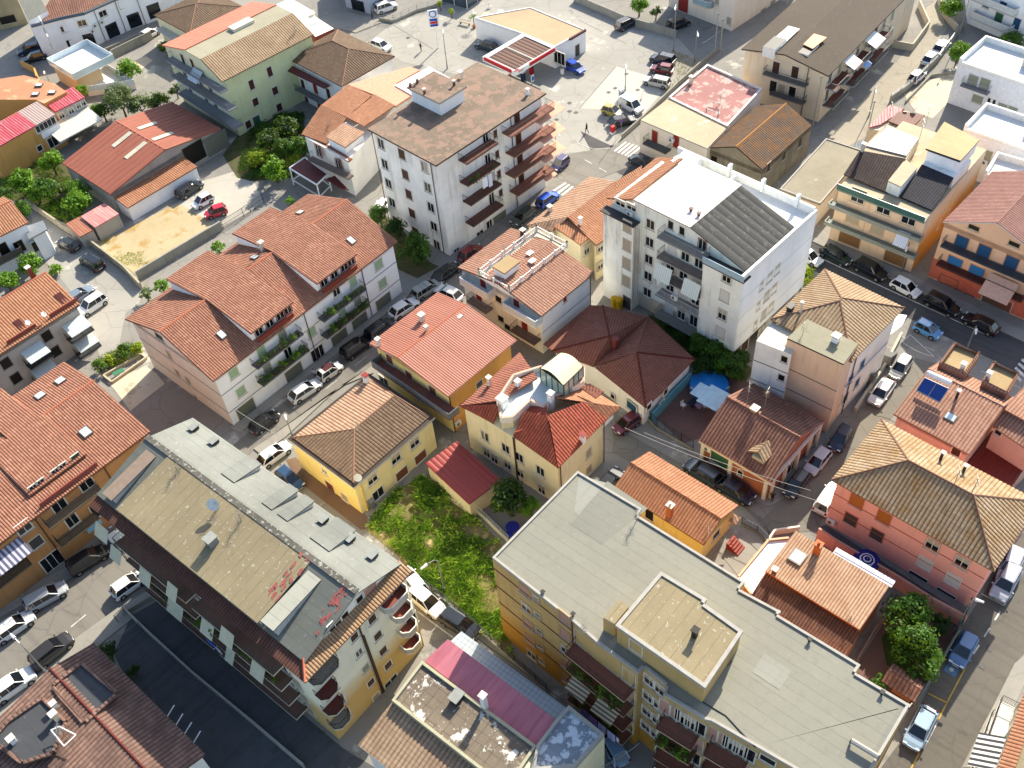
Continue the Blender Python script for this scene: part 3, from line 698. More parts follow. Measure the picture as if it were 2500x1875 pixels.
for p0, p1, rl in (('12 1795,1365', '12 2065,1225', 'bars'), ('12 1805,1550', '12 2085,1400', 'bars'), ('22 1830,120', '22 2095,-15', 'bars'), ('22 1850,295', '22 2110,165', 'bars')): b.balc('a', Z(p0)[0], Z(p1)[0], 1.6, rl, slab='#6e4438', railc='#33302e')
for p0, p1 in (('13 30,1140', '13 395,930'), ('13 60,1330', '13 405,1085'), ('13 55,1490', '13 410,1265'), ('13 90,1640', '13 400,1440')):
 b.balc('a', Z(p0)[0], Z(p1)[0], 1.8, 'bars', slab='#8a5a4a', railc='#4a3a34')
b.win('a', '13 75,1000', 4, 3.3, 1.1, 2.1, 'glass', kinds=['dbrown', 'glass']); b.win('a', '22 1910,410 1990,320', 1, 3, 1.3, 2.2, 'door'); b.win('a', '22 2070,270', 1, 3, 2.8, 2.4, 'garage'); b.win('a', '22 1710,535', 1, 3, 1, 1.2, 'glass')
am = plain('awning_salmon', '#dfa58a', .8)
for a_, c_, z in (('13 180,1060', '13 395,915', 12.9), ('13 215,1215', '13 400,1070', 9.6), ('13 225,1385', '13 405,1240', 6.4), ('13 240,1550', '13 330,1480', 3.2)): b.awning('a', Z(a_)[0], Z(c_)[0], z+.3, .5, 2.1, am)
b.pipe('b', Z('12 1005,1150')[0]); b.pipe('b', Z('12 1500,1420')[0]); b.pipe('a', Z('13 20,1000')[0])
TT = b
# ------------------------------------------------------------------ H: yellow house with corrugated red roof
b = Bd('house', 'yellow house with salmon ribbed gable roof beside the main street', 7.1, '22 975,1310 32 1635,170 22 2215,1280', .55)
b.walls(W_och, mb=W_yel); q = b.hit('22 1205,1428', (0, 0, 0), (1, 0, 0)); vr = q.y; zr = q.z
q2 = b.hit('22 1780,985', (b.la, 0, 0), (1, 0, 0))
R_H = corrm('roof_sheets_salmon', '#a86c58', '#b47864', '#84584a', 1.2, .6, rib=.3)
roof = b.roof_gable('u', zr, R_H, vr/b.lb, .4, .05, gm=W_yel, ridge=T_ridge, cap=plain('barge_pink', '#d4978a'))
b.chimney('22 1420,1120', zr-.5, .9, .6, parent=roof); b.chimney('22 1455,1200', zr-.05, .5, .3, parent=roof); b.chimney('22 1055,1325', 7.5, .9, .4, parent=roof); b.skylight('22 1725,1080', zr-.2, roof)
b.win('a', '32 1900,60', 2, 3.1, 1.0, .9, 'grayd'); b.pipe('a', Z('32 1650,200')[0]); b.band([3.6], plain('band_brown', '#8a5a28'), .14, .05, 'a'); b.ac('a', Z('32 1720,390')[0])
b.win('b', '22 1145,1440 22 1310,1580 32 1510,120', 1, 3, 1.1, 1.5, 'shutb'); b.balc('b', Z('22 1010,1560')[0], Z('32 1640,300')[0], 1.6, 'wall', slab='#7a5048', railc='#6e7174', rh=.9); b.win('b', '22 1100,1640 32 1400,160', 1, 3, 1.6, 2, 'glass')
# ------------------------------------------------------------------ Y: pale yellow house, hip roof
b = Bd('house', 'pale yellow two-storey house with brown hipped tile roof beside the weedy plot', 5.3, '32 270,535 840,940 1540,348', .0)
b.faces = {'a': ((.3, .3), (b.la-.3, .3)), 'b': ((.3, b.lb-.3), (.3, .3))}; b.ins = .3
b.walls(W_pale, mb=W_yel); k = MB()
k.box((-.0, 0, 5.05), (b.la, b.lb, 5.35), plain('cornice_grey', '#b9bab2', .8), plain('gutter_dark', '#3a3028')); k.build('cornice', b.o)
zy = 7.0
for _ in range(30):
 if b.at('32 845,445', zy).y < b.lb/2: zy -= .05
q, q2 = b.at('32 845,445', zy), b.at('32 1245,125', zy); roof = b.roof_hip(zy, T_old, None, .5, .06, (.45, .45, b.la-.45, b.lb-.45), 5.42, T_ridge2, r1=(q.x, b.lb/2), r2=(min(q2.x, b.la-.9), b.lb/2), mats=[T_old, T_old, T_peach, T_old])
b.chimney('32 950,40', 5.6, .9, .5, parent=roof, cap='#8a3028', m=W_white); b.antenna('32 880,440', 7.9, 1.2, roof); b.dish('32 880,860', 5.6, .45, .2, -2.3, roof)
b.win('a', '32 1000,862 1198,688 1355,555', 1, 3, 1.35, 1.3, 'half'); b.win('a', '32 1048,985', 1, 3, 1.6, 1.5, 'glass'); b.win('a', '32 1248,815 1405,675', 1, 3, 1.7, 1.4, 'shutb')
b.win('b', '32 595,795', 1, 3, .8, .8, 'half'); b.win('b', '32 650,945', 1, 3, 1.3, 2.4, 'sdoor'); b.win('b', '32 765,1015', 1, 3, 1.0, 1.2, 'shut')
b.pipe('a', Z('32 905,960')[0], m='#d8c070', r=.15); b.hut('meter_box', '32 1000,1100', 0, (.5, .5, 1.2), M_grey)
# ------------------------------------------------------------------ small red-roofed annex and garden wall
b = Bd('garage', 'low annex with dark red ribbed roof between the yellow house and the red-roofed villa', 2.9, '32 1430,750 1815,1075 2100,885', .15)
b.walls(W_cream); R_an = corrm('roof_sheets_dark_red', '#8e3a34', '#7e302e', '#6a2c2c', 2.0, .5)
P = b.ats('32 1710,525', 2.9)[0]; mb_ = MB(); y1 = b.lb; rz = 3.5
mb_.tiles([(0, 0, 2.9), (b.la, 0, 2.9), (b.la, b.lb, 3.0), (0, b.lb, 3.0)], R_an, .6, .05); mb_.build('roof', b.o)
# ------------------------------------------------------------------ V: cream villa with red glazed roofs and barrel canopy
b = Bd('villa', 'cream villa with crimson glazed tile roofs and a glass room under a barrel canopy', 7.4, '32 1740,245 33 420,768 33 835,360', .3)
b.walls(W_cream)
V_ = b
zt = 8.6
def rfp(st, z): return [b.at(p, z) for p in Z(st)]
rm = MB()
# front hip
fr = b.at('33 425,768', 7.4); lf = b.at('33 45,500', 7.4); rt = b.at('33 665,535', 7.4)
def pt(st, z): q = b.at(Z(st)[0], z); return (q.x, q.y, z)
ap = pt('33 330,330', 9.6); apb = pt('33 480,185', 9.7)
rm.tiles([pt('33 425,768', 7.45), (pt('33 830,360', 7.45)[0], 0, 7.45), (apb[0]+1.2, apb[1]-1.5, 9.2), ap], T_crim, .38, .05)
rm.tiles([pt('33 45,500', 7.45), pt('33 425,768', 7.45), ap, (ap[0]-.5, ap[1]+2.6, 9.0)], T_crim, .38, .05)
rm.tiles([(b.la, 0, 7.45), pt('33 955,255', 7.6), apb, (apb[0]+1.2, apb[1]-1.5, 9.2)], tilem('tiles_red_weathered', ['#a8503c', '#b8684a', '#9a5a30'], .38, .4, moss='#a0602a', mossamt=.6), .38, .05)
rm.tiles([pt('33 955,255', 7.6), pt('33 640,65', 7.8), (apb[0]-.6, apb[1]+1.5, 9.4), apb], T_oran, .38, .05)
b.tp(rm, '33 45,500 7.45;33 330,330 9.5;33 330,250 9.0;33 190,240 8.6', T_crim)
# small gable over the side
rm.tiles([pt('33 665,520', 7.6), pt('33 835,360', 7.6), pt('33 735,275', 8.4), pt('33 555,430', 8.4)], T_red, .36, .05)
rm.tiles([pt('33 610,90', 9.3), pt('33 740,180', 9.1), pt('33 810,125', 9.3), pt('33 690,55', 9.6)], T_red, .36, .05)
# left hip
apl = pt('32 2080,190', 9.0)
rm.tiles([pt('32 1740,245', 7.45), pt('32 2020,390', 7.45), pt('32 2090,230', 8.9)], T_crim, .38, .05)
rm.tiles([pt('32 1740,245', 7.45), pt('32 2090,195', 8.9), pt('33 250,10', 9.3), pt('23 100,1380', 7.6)], T_red, .38, .05)
rm.build('roof', b.o)
k = MB(); tp = [pt('33 10,350', 9.0), pt('33 330,230', 9.0), pt('33 630,60', 9.0), pt('23 630,1470', 9.0), pt('23 280,1540', 9.0), pt('33 0,90', 9.0)]
Pp = [pt(s_, 9.2)[:2] for s_ in ('33 -60,340', '33 40,330', '33 190,190', '33 310,250', '33 380,170', '33 635,30', '23 640,1500', '23 270,1500', '32 2190,-20', '32 2060,180')]
k.prism(Pp, 6.5, 8.5, W_cream, plain('terrace_floor_pale', '#cdd2d0', .6)); tro = k.build('roof_terrace', b.o)
k = MB(); n = len(Pp)
for i in range(n):
 p, q = Vector(Pp[i]), Vector(Pp[(i+1) % n]); d = (q-p).normalized(); nn = Vector((-d.y, d.x))*.12
 k.prism([p+nn, q+nn, q-nn, p-nn], 8.3, 9.2, W_warm, plain('coping_pink', '#d9a78e'))
k.build('parapet', tro)
k = MB(); A, B_, C, D = [Vector(pt(s_, 11.2)) for s_ in ('23 270,1490', '23 470,1640', '23 635,1480', '23 440,1360')]
AL = [A, B_, C, D]; arc = []
for i in range(9):
 t = i/8; hgt = .65*math.sin(pi*t); arc.append((A.lerp(B_, t)+Vector((0, 0, hgt-.5)), D.lerp(C, t)+Vector((0, 0, hgt-.5))))
can = MB(); cm = plain('canopy_cream', '#d4cba8', .5)
for i in range(8): can.face([arc[i][0], arc[i+1][0], arc[i+1][1], arc[i][1]], cm); can.face([arc[i][0]-Vector((0, 0, .06)), arc[i][1]-Vector((0, 0, .06)), arc[i+1][1]-Vector((0, 0, .06)), arc[i+1][0]-Vector((0, 0, .06))], cm)
can.build('barrel_canopy', b.o); k = MB()
for p, q in ((A, B_), (B_, C), (C, D), (D, A)):
 k.face([(p.x, p.y, 8.5), (q.x, q.y, 8.5), (q.x, q.y, 10.75), (p.x, p.y, 10.75)], glassm('veranda_glass', '#8a9a90', .1))
 for i in range(5): c = p.lerp(q, i/4); k.bar((c.x, c.y, 8.5), (c.x, c.y, 10.8), .06, M_dark, 4)
 k.bar((p.x, p.y, 10.75), (q.x, q.y, 10.75), .06, M_dark, 4)
k.build('glazed_room', b.o)
b.chimney('33 365,240', 8.5, 1.8, .55, m=W_white); b.chimney('32 2100,240', 8.6, 1.0, .9, m=W_white); b.chimney('33 630,530', 7.8, .7, .5, m=W_white, cap='#8a3028'); b.chimney('32 1985,50', 8.2, .7, .4)
b.chimney('33 85,60', 9.2, .3, .5, m=W_white)
b.win('b', '32 1950,500 2125,605 33 98,680 33 275,795', 1, 3, 1.1, 1.4, 'glass', '#cfc7b2'); b.win('b', '32 1965,640 2030,690 2140,740 33 105,810 33 285,950', 1, 3, 1.0, 1.5, 'half'); b.pipe('b', Z('33 60,560')[0]); b.pipe('b', Z('32 2195,560')[0]); b.pipe('a', Z('33 440,800')[0]); b.pipe('a', Z('33 805,420')[0])
b.win('a', '33 680,640', 2, 3, .9, 1.3, 'shut')
k = MB(); q0 = b.at('33 835,420', 6.2); q1 = b.at('33 1040,330', 6.2)
k.box((b.la-.3, .3, 5.9), (b.la+1.6, 5.2, 6.1), M_white);
for a_, c_ in (((b.la-.3, .3), (b.la+1.6, .4)), ((b.la+1.5, .3), (b.la+1.6, 5.2))): k.box((*a_, 6.1), (*c_, 7.0), M_white)
k.build('balcony', b.o)
# ------------------------------------------------------------------ G: huge flat grey roof
b = Bd('apartment_building', 'large ochre block with pale grey felt roof, brown floor bands and a rooftop penthouse', 14.2, '1202,1363 2081,1960 2223,1723', .15)
q = lambda s_: [(p.x, p.y) for p in b.ats(s_, 14.2)]
fp = q('1202,1363 33 588,800 33 1130,1120 1095,1175 43 2000,95 1950,155 44 160,345 130,370 830,795 785,860 1255,1135')
frt = q('43 545,425 745,600 1100,860 1150,810 1335,965 1310,1040 1665,1255 1715,1265 2090,1480')
poly = fp+[(b.la, 0), (0, 0)]
v0 = [p[1] for p in frt]; uu = [p[0] for p in frt]
full = fp+[(b.la, 0), (0, 0)]+[f for f in frt[::-1]]
WG = wallm('render_ochre_big', '#b08a48', .1, .4, low=('#a87a2c', 5.0))
cx_ = sum(p[0] for p in full)/len(full); cy_ = sum(p[1] for p in full)/len(full)
b.walls(WG, 14.0, pts=full); b.flat(F_grey, pts=full, pw=.22, ph=.14, pm=M_conc, cop=M_conc)
k = MB()
for i, (st, c) in enumerate((('33 530,1250 840,880 1180,1110 790,1420', '#7c7b70'), ('33 770,960 830,895 600,830 560,1130 600,1170', '#8e8d82'), ('44 1255,1140 1130,1330 1000,1560 930,1530 1180,1110', '#7f7e74'), ('43 1790,720 1900,760 1860,800 1770,770', '#6a6656'), ('44 20,690 250,840 150,1000 -80,850', '#8c8b80'))):
 k = MB(); P = b.ats(st, 14.2); A = sum(P[j].x*P[(j+1) % len(P)].y-P[(j+1) % len(P)].x*P[j].y for j in range(len(P))); P = P if A > 0 else P[::-1]; k.face([(p.x, p.y, 14.206+.003*i) for p in P], feltm('felt_patch_%d' % i, c, 1.0, .3, .05, .12, axis=i % 2)); k.build('felt_patch', b.o)
P = b.ats('43 905,460 1665,990 1985,510', 17.0); x0, y0, x1, y1 = P[1].x, P[1].y, P[2].x, P[0].y
xm = x0+(x1-x0)*.0
pp = [(p.x, p.y) for p in b.ats('43 905,460 1665,990 1985,510 1655,275 1680,240 1290,5', 17.0)]
k = MB(); cxx = sum(p[0] for p in pp)/6; cyy = sum(p[1] for p in pp)/6; ins_ = [(p[0]+(cxx-p[0])*.03, p[1]+(cyy-p[1])*.03) for p in pp]
k.prism(ins_, 14.2, 16.9, WG); pho = k.build('penthouse', b.o)
b2o = b.o; b.o = pho; b.flat(F_brown, pts=pp, z=17.0, pw=.3, ph=.12, pm=M_conc, cop=M_conc); b.o = b2o
pp = [(p.x, p.y) for p in b.ats('43 805,390 900,445 1020,300 940,240', 16.3)]
k = MB(); k.prism(pp, 14.2, 16.2, WG, F_brown); k.prism([(p[0], p[1]) for p in pp], 16.2, 16.32, M_conc, F_brown); k.build('lift_tower', b.o)
b.faces['p'] = ((P[0].x+.15, P[0].y), (P[1].x+.15, P[1].y)); b.win('p', '43 1080,640', 1, 3, 1.2, 1.5, 'shutp')
b.faces['b'] = ((0, b.lb), (0, 0)); b.ins = 0
ff = full[::-1]
# true wall line of the left part
b.faces['f'] = (fp[0], frt[0]); b.win('f', '43 140,160 475,385', 5, 2.95, 1.15, 1.45, 'shutp', '#b9986a', kinds=['shutp', 'shutp', 'half']); b.win('f', '43 235,215', 5, 2.95, .7, .8, 'half', '#b9986a'); b.win('f', '43 240,850 390,950', 1, 3, 2.6, 2.4, 'grayd')
bm_ = plain('band_chestnut', '#6e3f24'); b.band([12.6, 9.65, 6.7, 3.75], bm_, .16, .05, 'f'); b.pipe('f', Z('43 548,480')[0], m='#5a3020')
b.faces['g'] = (frt[0], frt[2]); b.faces['h'] = (frt[3], frt[4]); b.faces['i'] = (frt[5], frt[6]); b.faces['j'] = (frt[7], frt[8]); b.faces['k'] = (frt[8], (0, 0))
Lg = b.frame('g')[4]; Lh = b.frame('h')[4]; Li = b.frame('i')[4]; Lj = b.frame('j')[4]
for r in range(4):
 z = 11.1-2.95*r
 for f_, L_, n in (('g', Lg, 4), ('i', Li, 4), ('j', Lj, 4)):
  b.balc_at(f_, .3, L_-.2, z, 1.5, 'bars', 1.0, '#a08468', '#80503e', '#4a2c24')
  for i in range(n): b.win_at(f_, L_*(i+.5)/n, z+1.2, 1.3, 2.1, ['shutp', 'glass', 'half', 'glass'][(i+r) % 4], '#c9c0a8')
 for i in range(2): b.win_at('h', Lh*(.28+.45*i), z+1.6, 1.1, 1.5, 'half', '#e0dccf')
b.band([12.6, 9.65, 6.7, 3.75], bm_, .16, .05, 'hk')
b.win('k', '44 50,1590', 3, 2.95, 1.2, .9, 'dark')
aws = stripem('awning_stripes_brown', '#b9a88a', '#6e5c44', .3)
t0, z0_ = b.wallpt('g', Z('43 610,920')[0], 1.7)
k = MB(); A = b.wp('g', Lg*.18, 8.1, .2);
for ta, tb in ((.16, .46), (.58, .9)):
 k = MB(); k.slab([b.wp('g', Lg*ta, 7.4, 2.6), b.wp('g', Lg*tb, 7.4, 2.6), b.wp('g', Lg*tb, 8.2, 1.2), b.wp('g', Lg*ta, 8.2, 1.2)], .04, aws); k.build('awning', b.o)
k = MB(); A = b.at('43 1640,1090', 14.4); B_ = b.at('43 2090,1480', 14.4); k.path([(A.x, A.y, 14.25), (A.x+(B_.x-A.x)*.4+.4, A.y+(B_.y-A.y)*.4, 14.22), (B_.x, B_.y, 14.25)], .05, M_dark); k.build('roof_cable', b.o)
k = MB(); A = b.at('44 745,1450', 14.25); B_ = b.at('44 975,1590', 14.25); k.bar((A.x, A.y, 14.75), (B_.x, B_.y, 14.75), .22, M_conc, 8); k.bar((A.x, A.y, 14.3), (A.x, A.y, 14.8), .1, M_dark, 6); k.bar((B_.x, B_.y, 14.2), (B_.x, B_.y, 15.0), .06, M_dark, 6); k.build('roof_duct', b.o)
b.chimney('43 1575,540', 17.1, .7, .4, m=plain('flue_dark', '#2c2824'), cap='#2c2824', parent=pho)
b.antenna('43 640,490', 14.2, .9); b.antenna('33 1085,1215', 14.2, 1.6)
for s_ in ('44 400,590', '44 1010,1035', '43 295,190', '43 550,375'):
 b.chimney(s_, 14.2, .15, .15, m=M_dark, cap='#33302c')
GG = b
# ------------------------------------------------------------------ A: white tower with rose-white membrane and black felt
b = Bd('apartment_building', 'tall stained white block with rose-white and charcoal roof slopes and pale balcony awnings', 13.9, '23 825,170 1985,782 24 435,210', .0)
LB, LA = b.lb, b.la
WS = wallm('render_stained_cream', '#ecdccc', .14, .75)
RU = 1.3; vL, vR = b.at('23 1110,275', 13.9).y, b.at('23 1682,588', 13.9).y
S0, W0 = b.hit('23 1540,332', (RU-.2, 0, 0), (1, 0, 0)), b.hit('23 1062,88', (RU-.2, 0, 0), (1, 0, 0)); zS = (S0.z+W0.z)/2; E0 = b.at('13 1950,1556', zS)
vs, vw, ue = S0.y, W0.y, E0.x
k = MB(); k.prism([(0, 0), (LA, 0), (LA, .01), (LA, LB), (.0, LB), (0, vL), (RU, vL), (RU, vR), (0, vR)], 2.6, 13.78, WS); k.build('wall', b.o)
k = MB(); k.box((.2, -.02, 2.6), (LA+.02, .1, 13.76), W_white); k.build('side_wall', b.o)
MB().box((1.5, 1.2, 0), (LA-1.2, LB-.3, 2.7), W_beige).build('ground_floor', b.o); MB().box((.02, vL+.02, 0), (2, LB-.02, 2.62), WS).build('entrance_block', b.o)
k = MB(); k.prism([(RU, vs), (ue, vs), (ue, vw), (RU, vw)], 13.7, zS-.1, WS, F_rose)
k.prism([(1.6, vw), (ue, vw), (ue, LB-.3), (1.6, LB-.3)], 13.7, 15.0, WS); k.build('attic', b.o)
k = MB(); k.slab([(RU-.25, vs, zS), (ue+.2, vs, zS), (ue+.2, vw, zS+.02), (RU-.25, vw, zS+.02)], .12, F_rose, plain('roof_edge_dark', '#4a3a30')); rr = k.build('roof', b.o)
B0 = b.hit('23 2000,698', (RU-.25, 0, 0), (1, 0, 0)); v1, zb = max(.3, B0.y), B0.z
u1 = b.at('24 250,312', zb).x; k = MB()
k.tiles([(RU-.25, v1, zb), (u1, v1, zb), (u1, vs-.02, zS+.02), (RU-.25, vs-.02, zS+.02)], F_black, 1.1, .06, side=plain('roof_edge_dark')); k.build('roof_slope', b.o)
k = MB(); k.face([(RU, v1, 13.6), (RU, vs, 13.6), (RU, vs, zS-.14), (RU, v1, zb-.14)][::-1], WS); k.face([(u1-.05, v1, 13.7), (u1-.05, vs, 13.7), (u1-.05, vs, zS-.14), (u1-.05, v1, zb-.14)], W_white); k.face([(RU, v1+.05, 13.7), (u1, v1+.05, 13.7), (u1, v1+.05, zb-.1), (RU, v1+.05, zb-.1)], W_white); k.build('gable_wall', b.o)
k = MB(); b.tp(k, '13 1255,1328 14.4;13 1478,1338 15.4;23 1050,92 15.6;23 832,84 14.6', T_oran); k.build('tiled_slope', b.o)
b.faces['w'] = ((RU, LB), (RU, 0))
# white parapets and roof terrace at the street end
k = MB(); wp = plain('parapet_white', '#e8e8e4', .7)
k.box((0, 0, 13.78), (LA, .3, 14.6), wp); k.box((LA-.3, .3, 13.78), (LA, LB, 14.9), wp); k.box((u1, .3, 13.78), (LA-.3, LB-.3, 13.9), F_whit)
for v in (LB*.12, LB*.36, LB*.6): k.box((LA-.5, v, 14.0), (LA+.1, v+.35, 15.7), wp)
k.box((u1, LB*.55, 13.9), (LA-.3, LB*.55+.25, 14.8), wp); k.box((u1+.4, LB*.8, 13.9), (u1+3.4, LB*.8+2.6, 15.3), wp); k.build('parapet', b.o)
for p in ('23 1545,190', '23 1610,230'): b.chimney(p, zS, .15, .25, m=M_dark, cap='#6a5048', parent=rr)
# bays, ledges, balconies
lm = plain('ledge_dark', '#3b3a3a', .7)
k = MB(); k.box((-.3, vL-.2, 13.78), (1.0, LB+.3, 13.95), lm); k.build('ledge', b.o); k = MB(); k.box((-.3, -.25, 13.78), (1.2, vR+.2, 13.93), lm); k.box((-.3, -.2, 13.93), (-.22, vR, 14.8), plain('rail_glass_blue', '#9fb4bf', .2)); k.build('ledge', b.o)
b.win('w', '23 950,125 1045,160', 1, 3, 1.4, .9, 'half'); b.ac('w', Z('23 1030,210')[0])
b.win('b', '23 1008,318 ', 4, 2.9, 1.15, 1.6, 'shut', '#c9bda8', kinds=['shut', 'dark']); b.win('b', '23 1005,965', 1, 3, 1.3, 2.2, 'grayd')
b.win('w', '23 1203,302', 5, 2.72, 1.2, 1.35, 'glass'); b.win('b', '23 1848,748', 4, 2.9, 1.15, 1.5, 'shut', '#c9bda8', kinds=['half', 'shut', 'shutw', 'shut'])
b.win('w', '23 1375,308 1470,358', 1, 3, .7, 1.1, 'dark'); b.win('w', '23 1640,490', 1, 3, 1.1, 1.9, 'glass', '#8a4a3a')
for i, (p0, p1, rc) in enumerate((('23 1255,408', '23 1665,618', '#8a8a86'), ('23 1252,590', '23 1682,795', '#5a4a44'), ('23 1238,735', '23 1650,955', '#4a4038'), ('23 1240,895', '23 1650,1108', '#cfd6d8'), ('23 1235,1075', '23 1620,1280', '#8a8f88'))):
 (ta, za), (tb, zb_) = b.wallpt('w', Z(p0)[0], 1.5), b.wallpt('w', Z(p1)[0], 1.5); zz = (za+zb_)/2; tb = min(tb, LB-vR-.05); b.balc_at('w', ta, tb, zz, 1.5, 'bars', 1.0, '#8c8780', railc=rc)
 if i:
  for j in range(3): b.win_at('w', ta+(tb-ta)*(.18+.3*j), zz+1.15, 1.15, 2.1, ['glass', 'shutw', 'half'][(i+j) % 3])
aw = stripem('awning_pale', '#c3cfc8', '#d8ded8', .3, 1)
k = MB()
for p, q in (('23 1250,625', '23 1390,685'), ('23 1490,755', '23 1630,815')):
 k = MB(); (ta, za), (tb, _) = b.wallpt('w', Z(p)[0], 1.6), b.wallpt('w', Z(q)[0], 1.6); k.slab([b.wp('w', ta, za-1.9, 2.2), b.wp('w', tb, za-1.9, 2.2), b.wp('w', tb, za+.1, 1.6), b.wp('w', ta, za+.1, 1.6)], .04, aw); k.build('awning', b.o)
b.ac('b', Z('23 1405,920')[0], .6); b.pipe('b', Z('23 1075,500')[0], 2.7, m='#a89a88'); b.pipe('b', Z('23 1110,500')[0], 2.7, m='#a89a88')
b.win('a', '24 130,680 65,745', 4, 3.0, 1.0, 1.4, 'half'); b.win('a', '23 2140,815', 3, 3.2, .6, 1.3, 'half'); b.win('a', '23 2185,900', 3, 3.0, 1.0, 1.3, 'shut'); b.win('a', '23 1995,1330 2190,1190', 1, 3, 1.5, 1.8, 'dbrown')
b.band([10.8, 7.8, 4.8], plain('band_pale', '#cfcfcc'), .1, .03, 'a')
# ------------------------------------------------------------------ M: maroon many-hipped roof
b = Bd('house', 'low white bungalow with a wide maroon hipped tile roof below the tall white block', 3.6, '23 740,1510 33 1165,262 23 1575,1440', .0)
e = 3.6
ol = b.outline('23 380,1375 690,1495 740,1512 33 1165,258 23 1570,1440 1190,1092 800,995 600,1105', e)
k = MB(); cx_ = sum(p[0] for p in ol)/len(ol); cy_ = sum(p[1] for p in ol)/len(ol)
k.prism([(p[0]+(cx_-p[0])*.05, p[1]+(cy_-p[1])*.05) for p in ol], 0, 3.3, W_white); k.build('wall', b.o)
k = MB(); A1, A2 = '23 858,1248 5.9', '23 1090,1386 5.9'
for t in ('23 800,990 3.6;23 600,1102 3.6;'+A1, '23 600,1102 3.6;23 375,1372 3.6;'+A1, '23 375,1372 3.6;23 715,1500 3.6;'+A1, '23 715,1500 3.6;23 1190,1088 4.6;'+A1, '23 1190,1088 4.2;23 800,990 3.6;'+A1,
          '23 1190,1088 4.2;23 1575,1442 3.6;'+A2, '23 1575,1442 3.6;33 1165,262 3.6;'+A2, '33 1165,262 3.6;23 740,1512 3.6;'+A2, '23 715,1500 3.6;23 1190,1088 4.6;'+A2): b.tp(k, t, T_mar, .36, .05)
def P3(st): a = st.split(); q = b.at(a[0]+' '+a[1], float(a[2])); return (q.x, q.y, q.z+.06)
rd = T_ridge3
for p in ('23 375,1372 3.6', '23 800,990 3.6'): k.ridge(P3(A1), P3(p), rd, .12)
for p in ('23 1575,1442 3.6', '33 1165,262 3.6'): k.ridge(P3(A2), P3(p), rd, .12)
rr = k.build('roof', b.o); b.chimney('23 905,1320', 4.8, .8, .55, parent=rr, m=plain('chimney_maroon', '#7c3a32'), cap='#7c3a32')
k = MB(); b.tp(k, '23 300,1312 3.0;23 380,1372 3.0;23 800,992 3.4;23 690,985 3.4', T_mar, .4, .02); k.build('lean_to_roof', b.o)
b.faces['m'] = (ol[3], ol[4]); b.win('m', '33 1330,125', 1, 3, .7, .9, 'dark'); b.win('m', '33 1190,250 33 1300,225', 1, 3, .8, .9, 'dark')
b.faces['n'] = (ol[2], ol[3]); b.win('n', '33 1045,250', 1, 3, 1.5, 1.2, 'bluev'); b.win('n', '33 885,165', 1, 3, .6, .7, 'dark')
# ------------------------------------------------------------------ C: white house with balustraded roof terrace
b = Bd('house', 'white three-storey house with a balustraded roof terrace on its tiled gable and red shutters', 6.9, '22 1728,662 23 280,1080 23 720,706', .35)
b.walls(W_white, mb=W_warm); zr = 8.2; roof = b.roof_gable('u', zr, T_pink, .5, .34, .05, gm=W_warm)
P = b.ats('22 1945,665 23 10,848 23 455,445 235,340', 8.3); x0, y0, x1, y1 = P[1].x, P[1].y, P[2].x, P[0].y
k = MB(); k.box((x0, y0, 7.2), (x1, y1, 7.75), W_white, plain('terrace_floor_cream', '#cfc4ae', .7)); te = k.build('roof_terrace', b.o)
k = MB()
for a_, c_ in (((x0, y0), (x1, y0)), ((x0, y1), (x1, y1)), ((x0, y0), (x0, y1)), ((x1, y0), (x1, y1))):
 p, q = Vector((*a_, 0)), Vector((*c_, 0)); L = (q-p).length; n = max(2, round(L/2.2)); k.bar((*a_, 8.55), (*c_, 8.55), .07, M_white, 4); k.bar((*a_, 7.85), (*c_, 7.85), .07, M_white, 4)
 for i in range(n+1): c = p.lerp(q, i/n); k.cbox((c.x, c.y, 8.2), (.24, .24, 1.0), M_white)
 for i in range(int(L/.3)): c = p.lerp(q, (i+.5)/int(L/.3)); k.bar((c.x, c.y, 7.8), (c.x, c.y, 8.5), .035, M_white, 3)
k.build('balustrade', te)
P2 = b.ats('23 0,660 140,605', 9.2); k = MB(); k.box((x0+1.0, y0+1.6, 7.75), (x0+3.6, y0+3.4, 9.1), W_white); k.box((x0+.9, y0+1.5, 9.1), (x0+3.7, y0+3.5, 9.3), T_pink, F_sand); k.build('stair_hut', te)
k = MB(); tm = plain('garden_chair_white', '#e2e2de')
for dx, dy in ((5.5, 1.2), (6.4, 2.4)): k.cbox((x0+dx, y0+dy, 8.4), (.9, .7, .06), tm); k.bar((x0+dx, y0+dy, 7.75), (x0+dx, y0+dy, 8.4), .05, tm)
k.build('terrace_table', te)
b.win('b', '22 1935,800 1905,948 23 75,988 145,1178', 1, 3, 1.0, 2.1, 'red'); b.win('b', '22 2065,935 2085,1100 2140,1170', 1, 3, 1.0, 1.0, 'dark')
b.balc('b', Z('22 1735,795')[0], Z('22 1975,945')[0], 1.3, 'wall', slab='#dcdad4', railc='#dddbd6'); b.balc('b', Z('22 1790,945')[0], Z('22 1960,1065')[0], 1.3, 'bars', slab='#8a8078')
b.balc('b', Z('22 2095,995')[0], Z('23 235,1195')[0], 1.3, 'wall', slab='#dcdad4', railc='#c9d0d4'); b.balc('b', Z('23 20,1200')[0], Z('23 220,1320')[0], 1.3, 'bars', slab='#6e5a52')
b.win('a', '23 480,935', 1, 3, .6, .8, 'red'); b.band([3.6], plain('band_grey', '#8d8f92'), .1, .03, 'a'); b.pipe('a', Z('23 690,760')[0]); b.antenna('22 2120,600', 7.6, 2.0); b.chimney('23 128,400', 7.4, .8, .5, m=plain('chimney_darkred', '#4a2a28'))
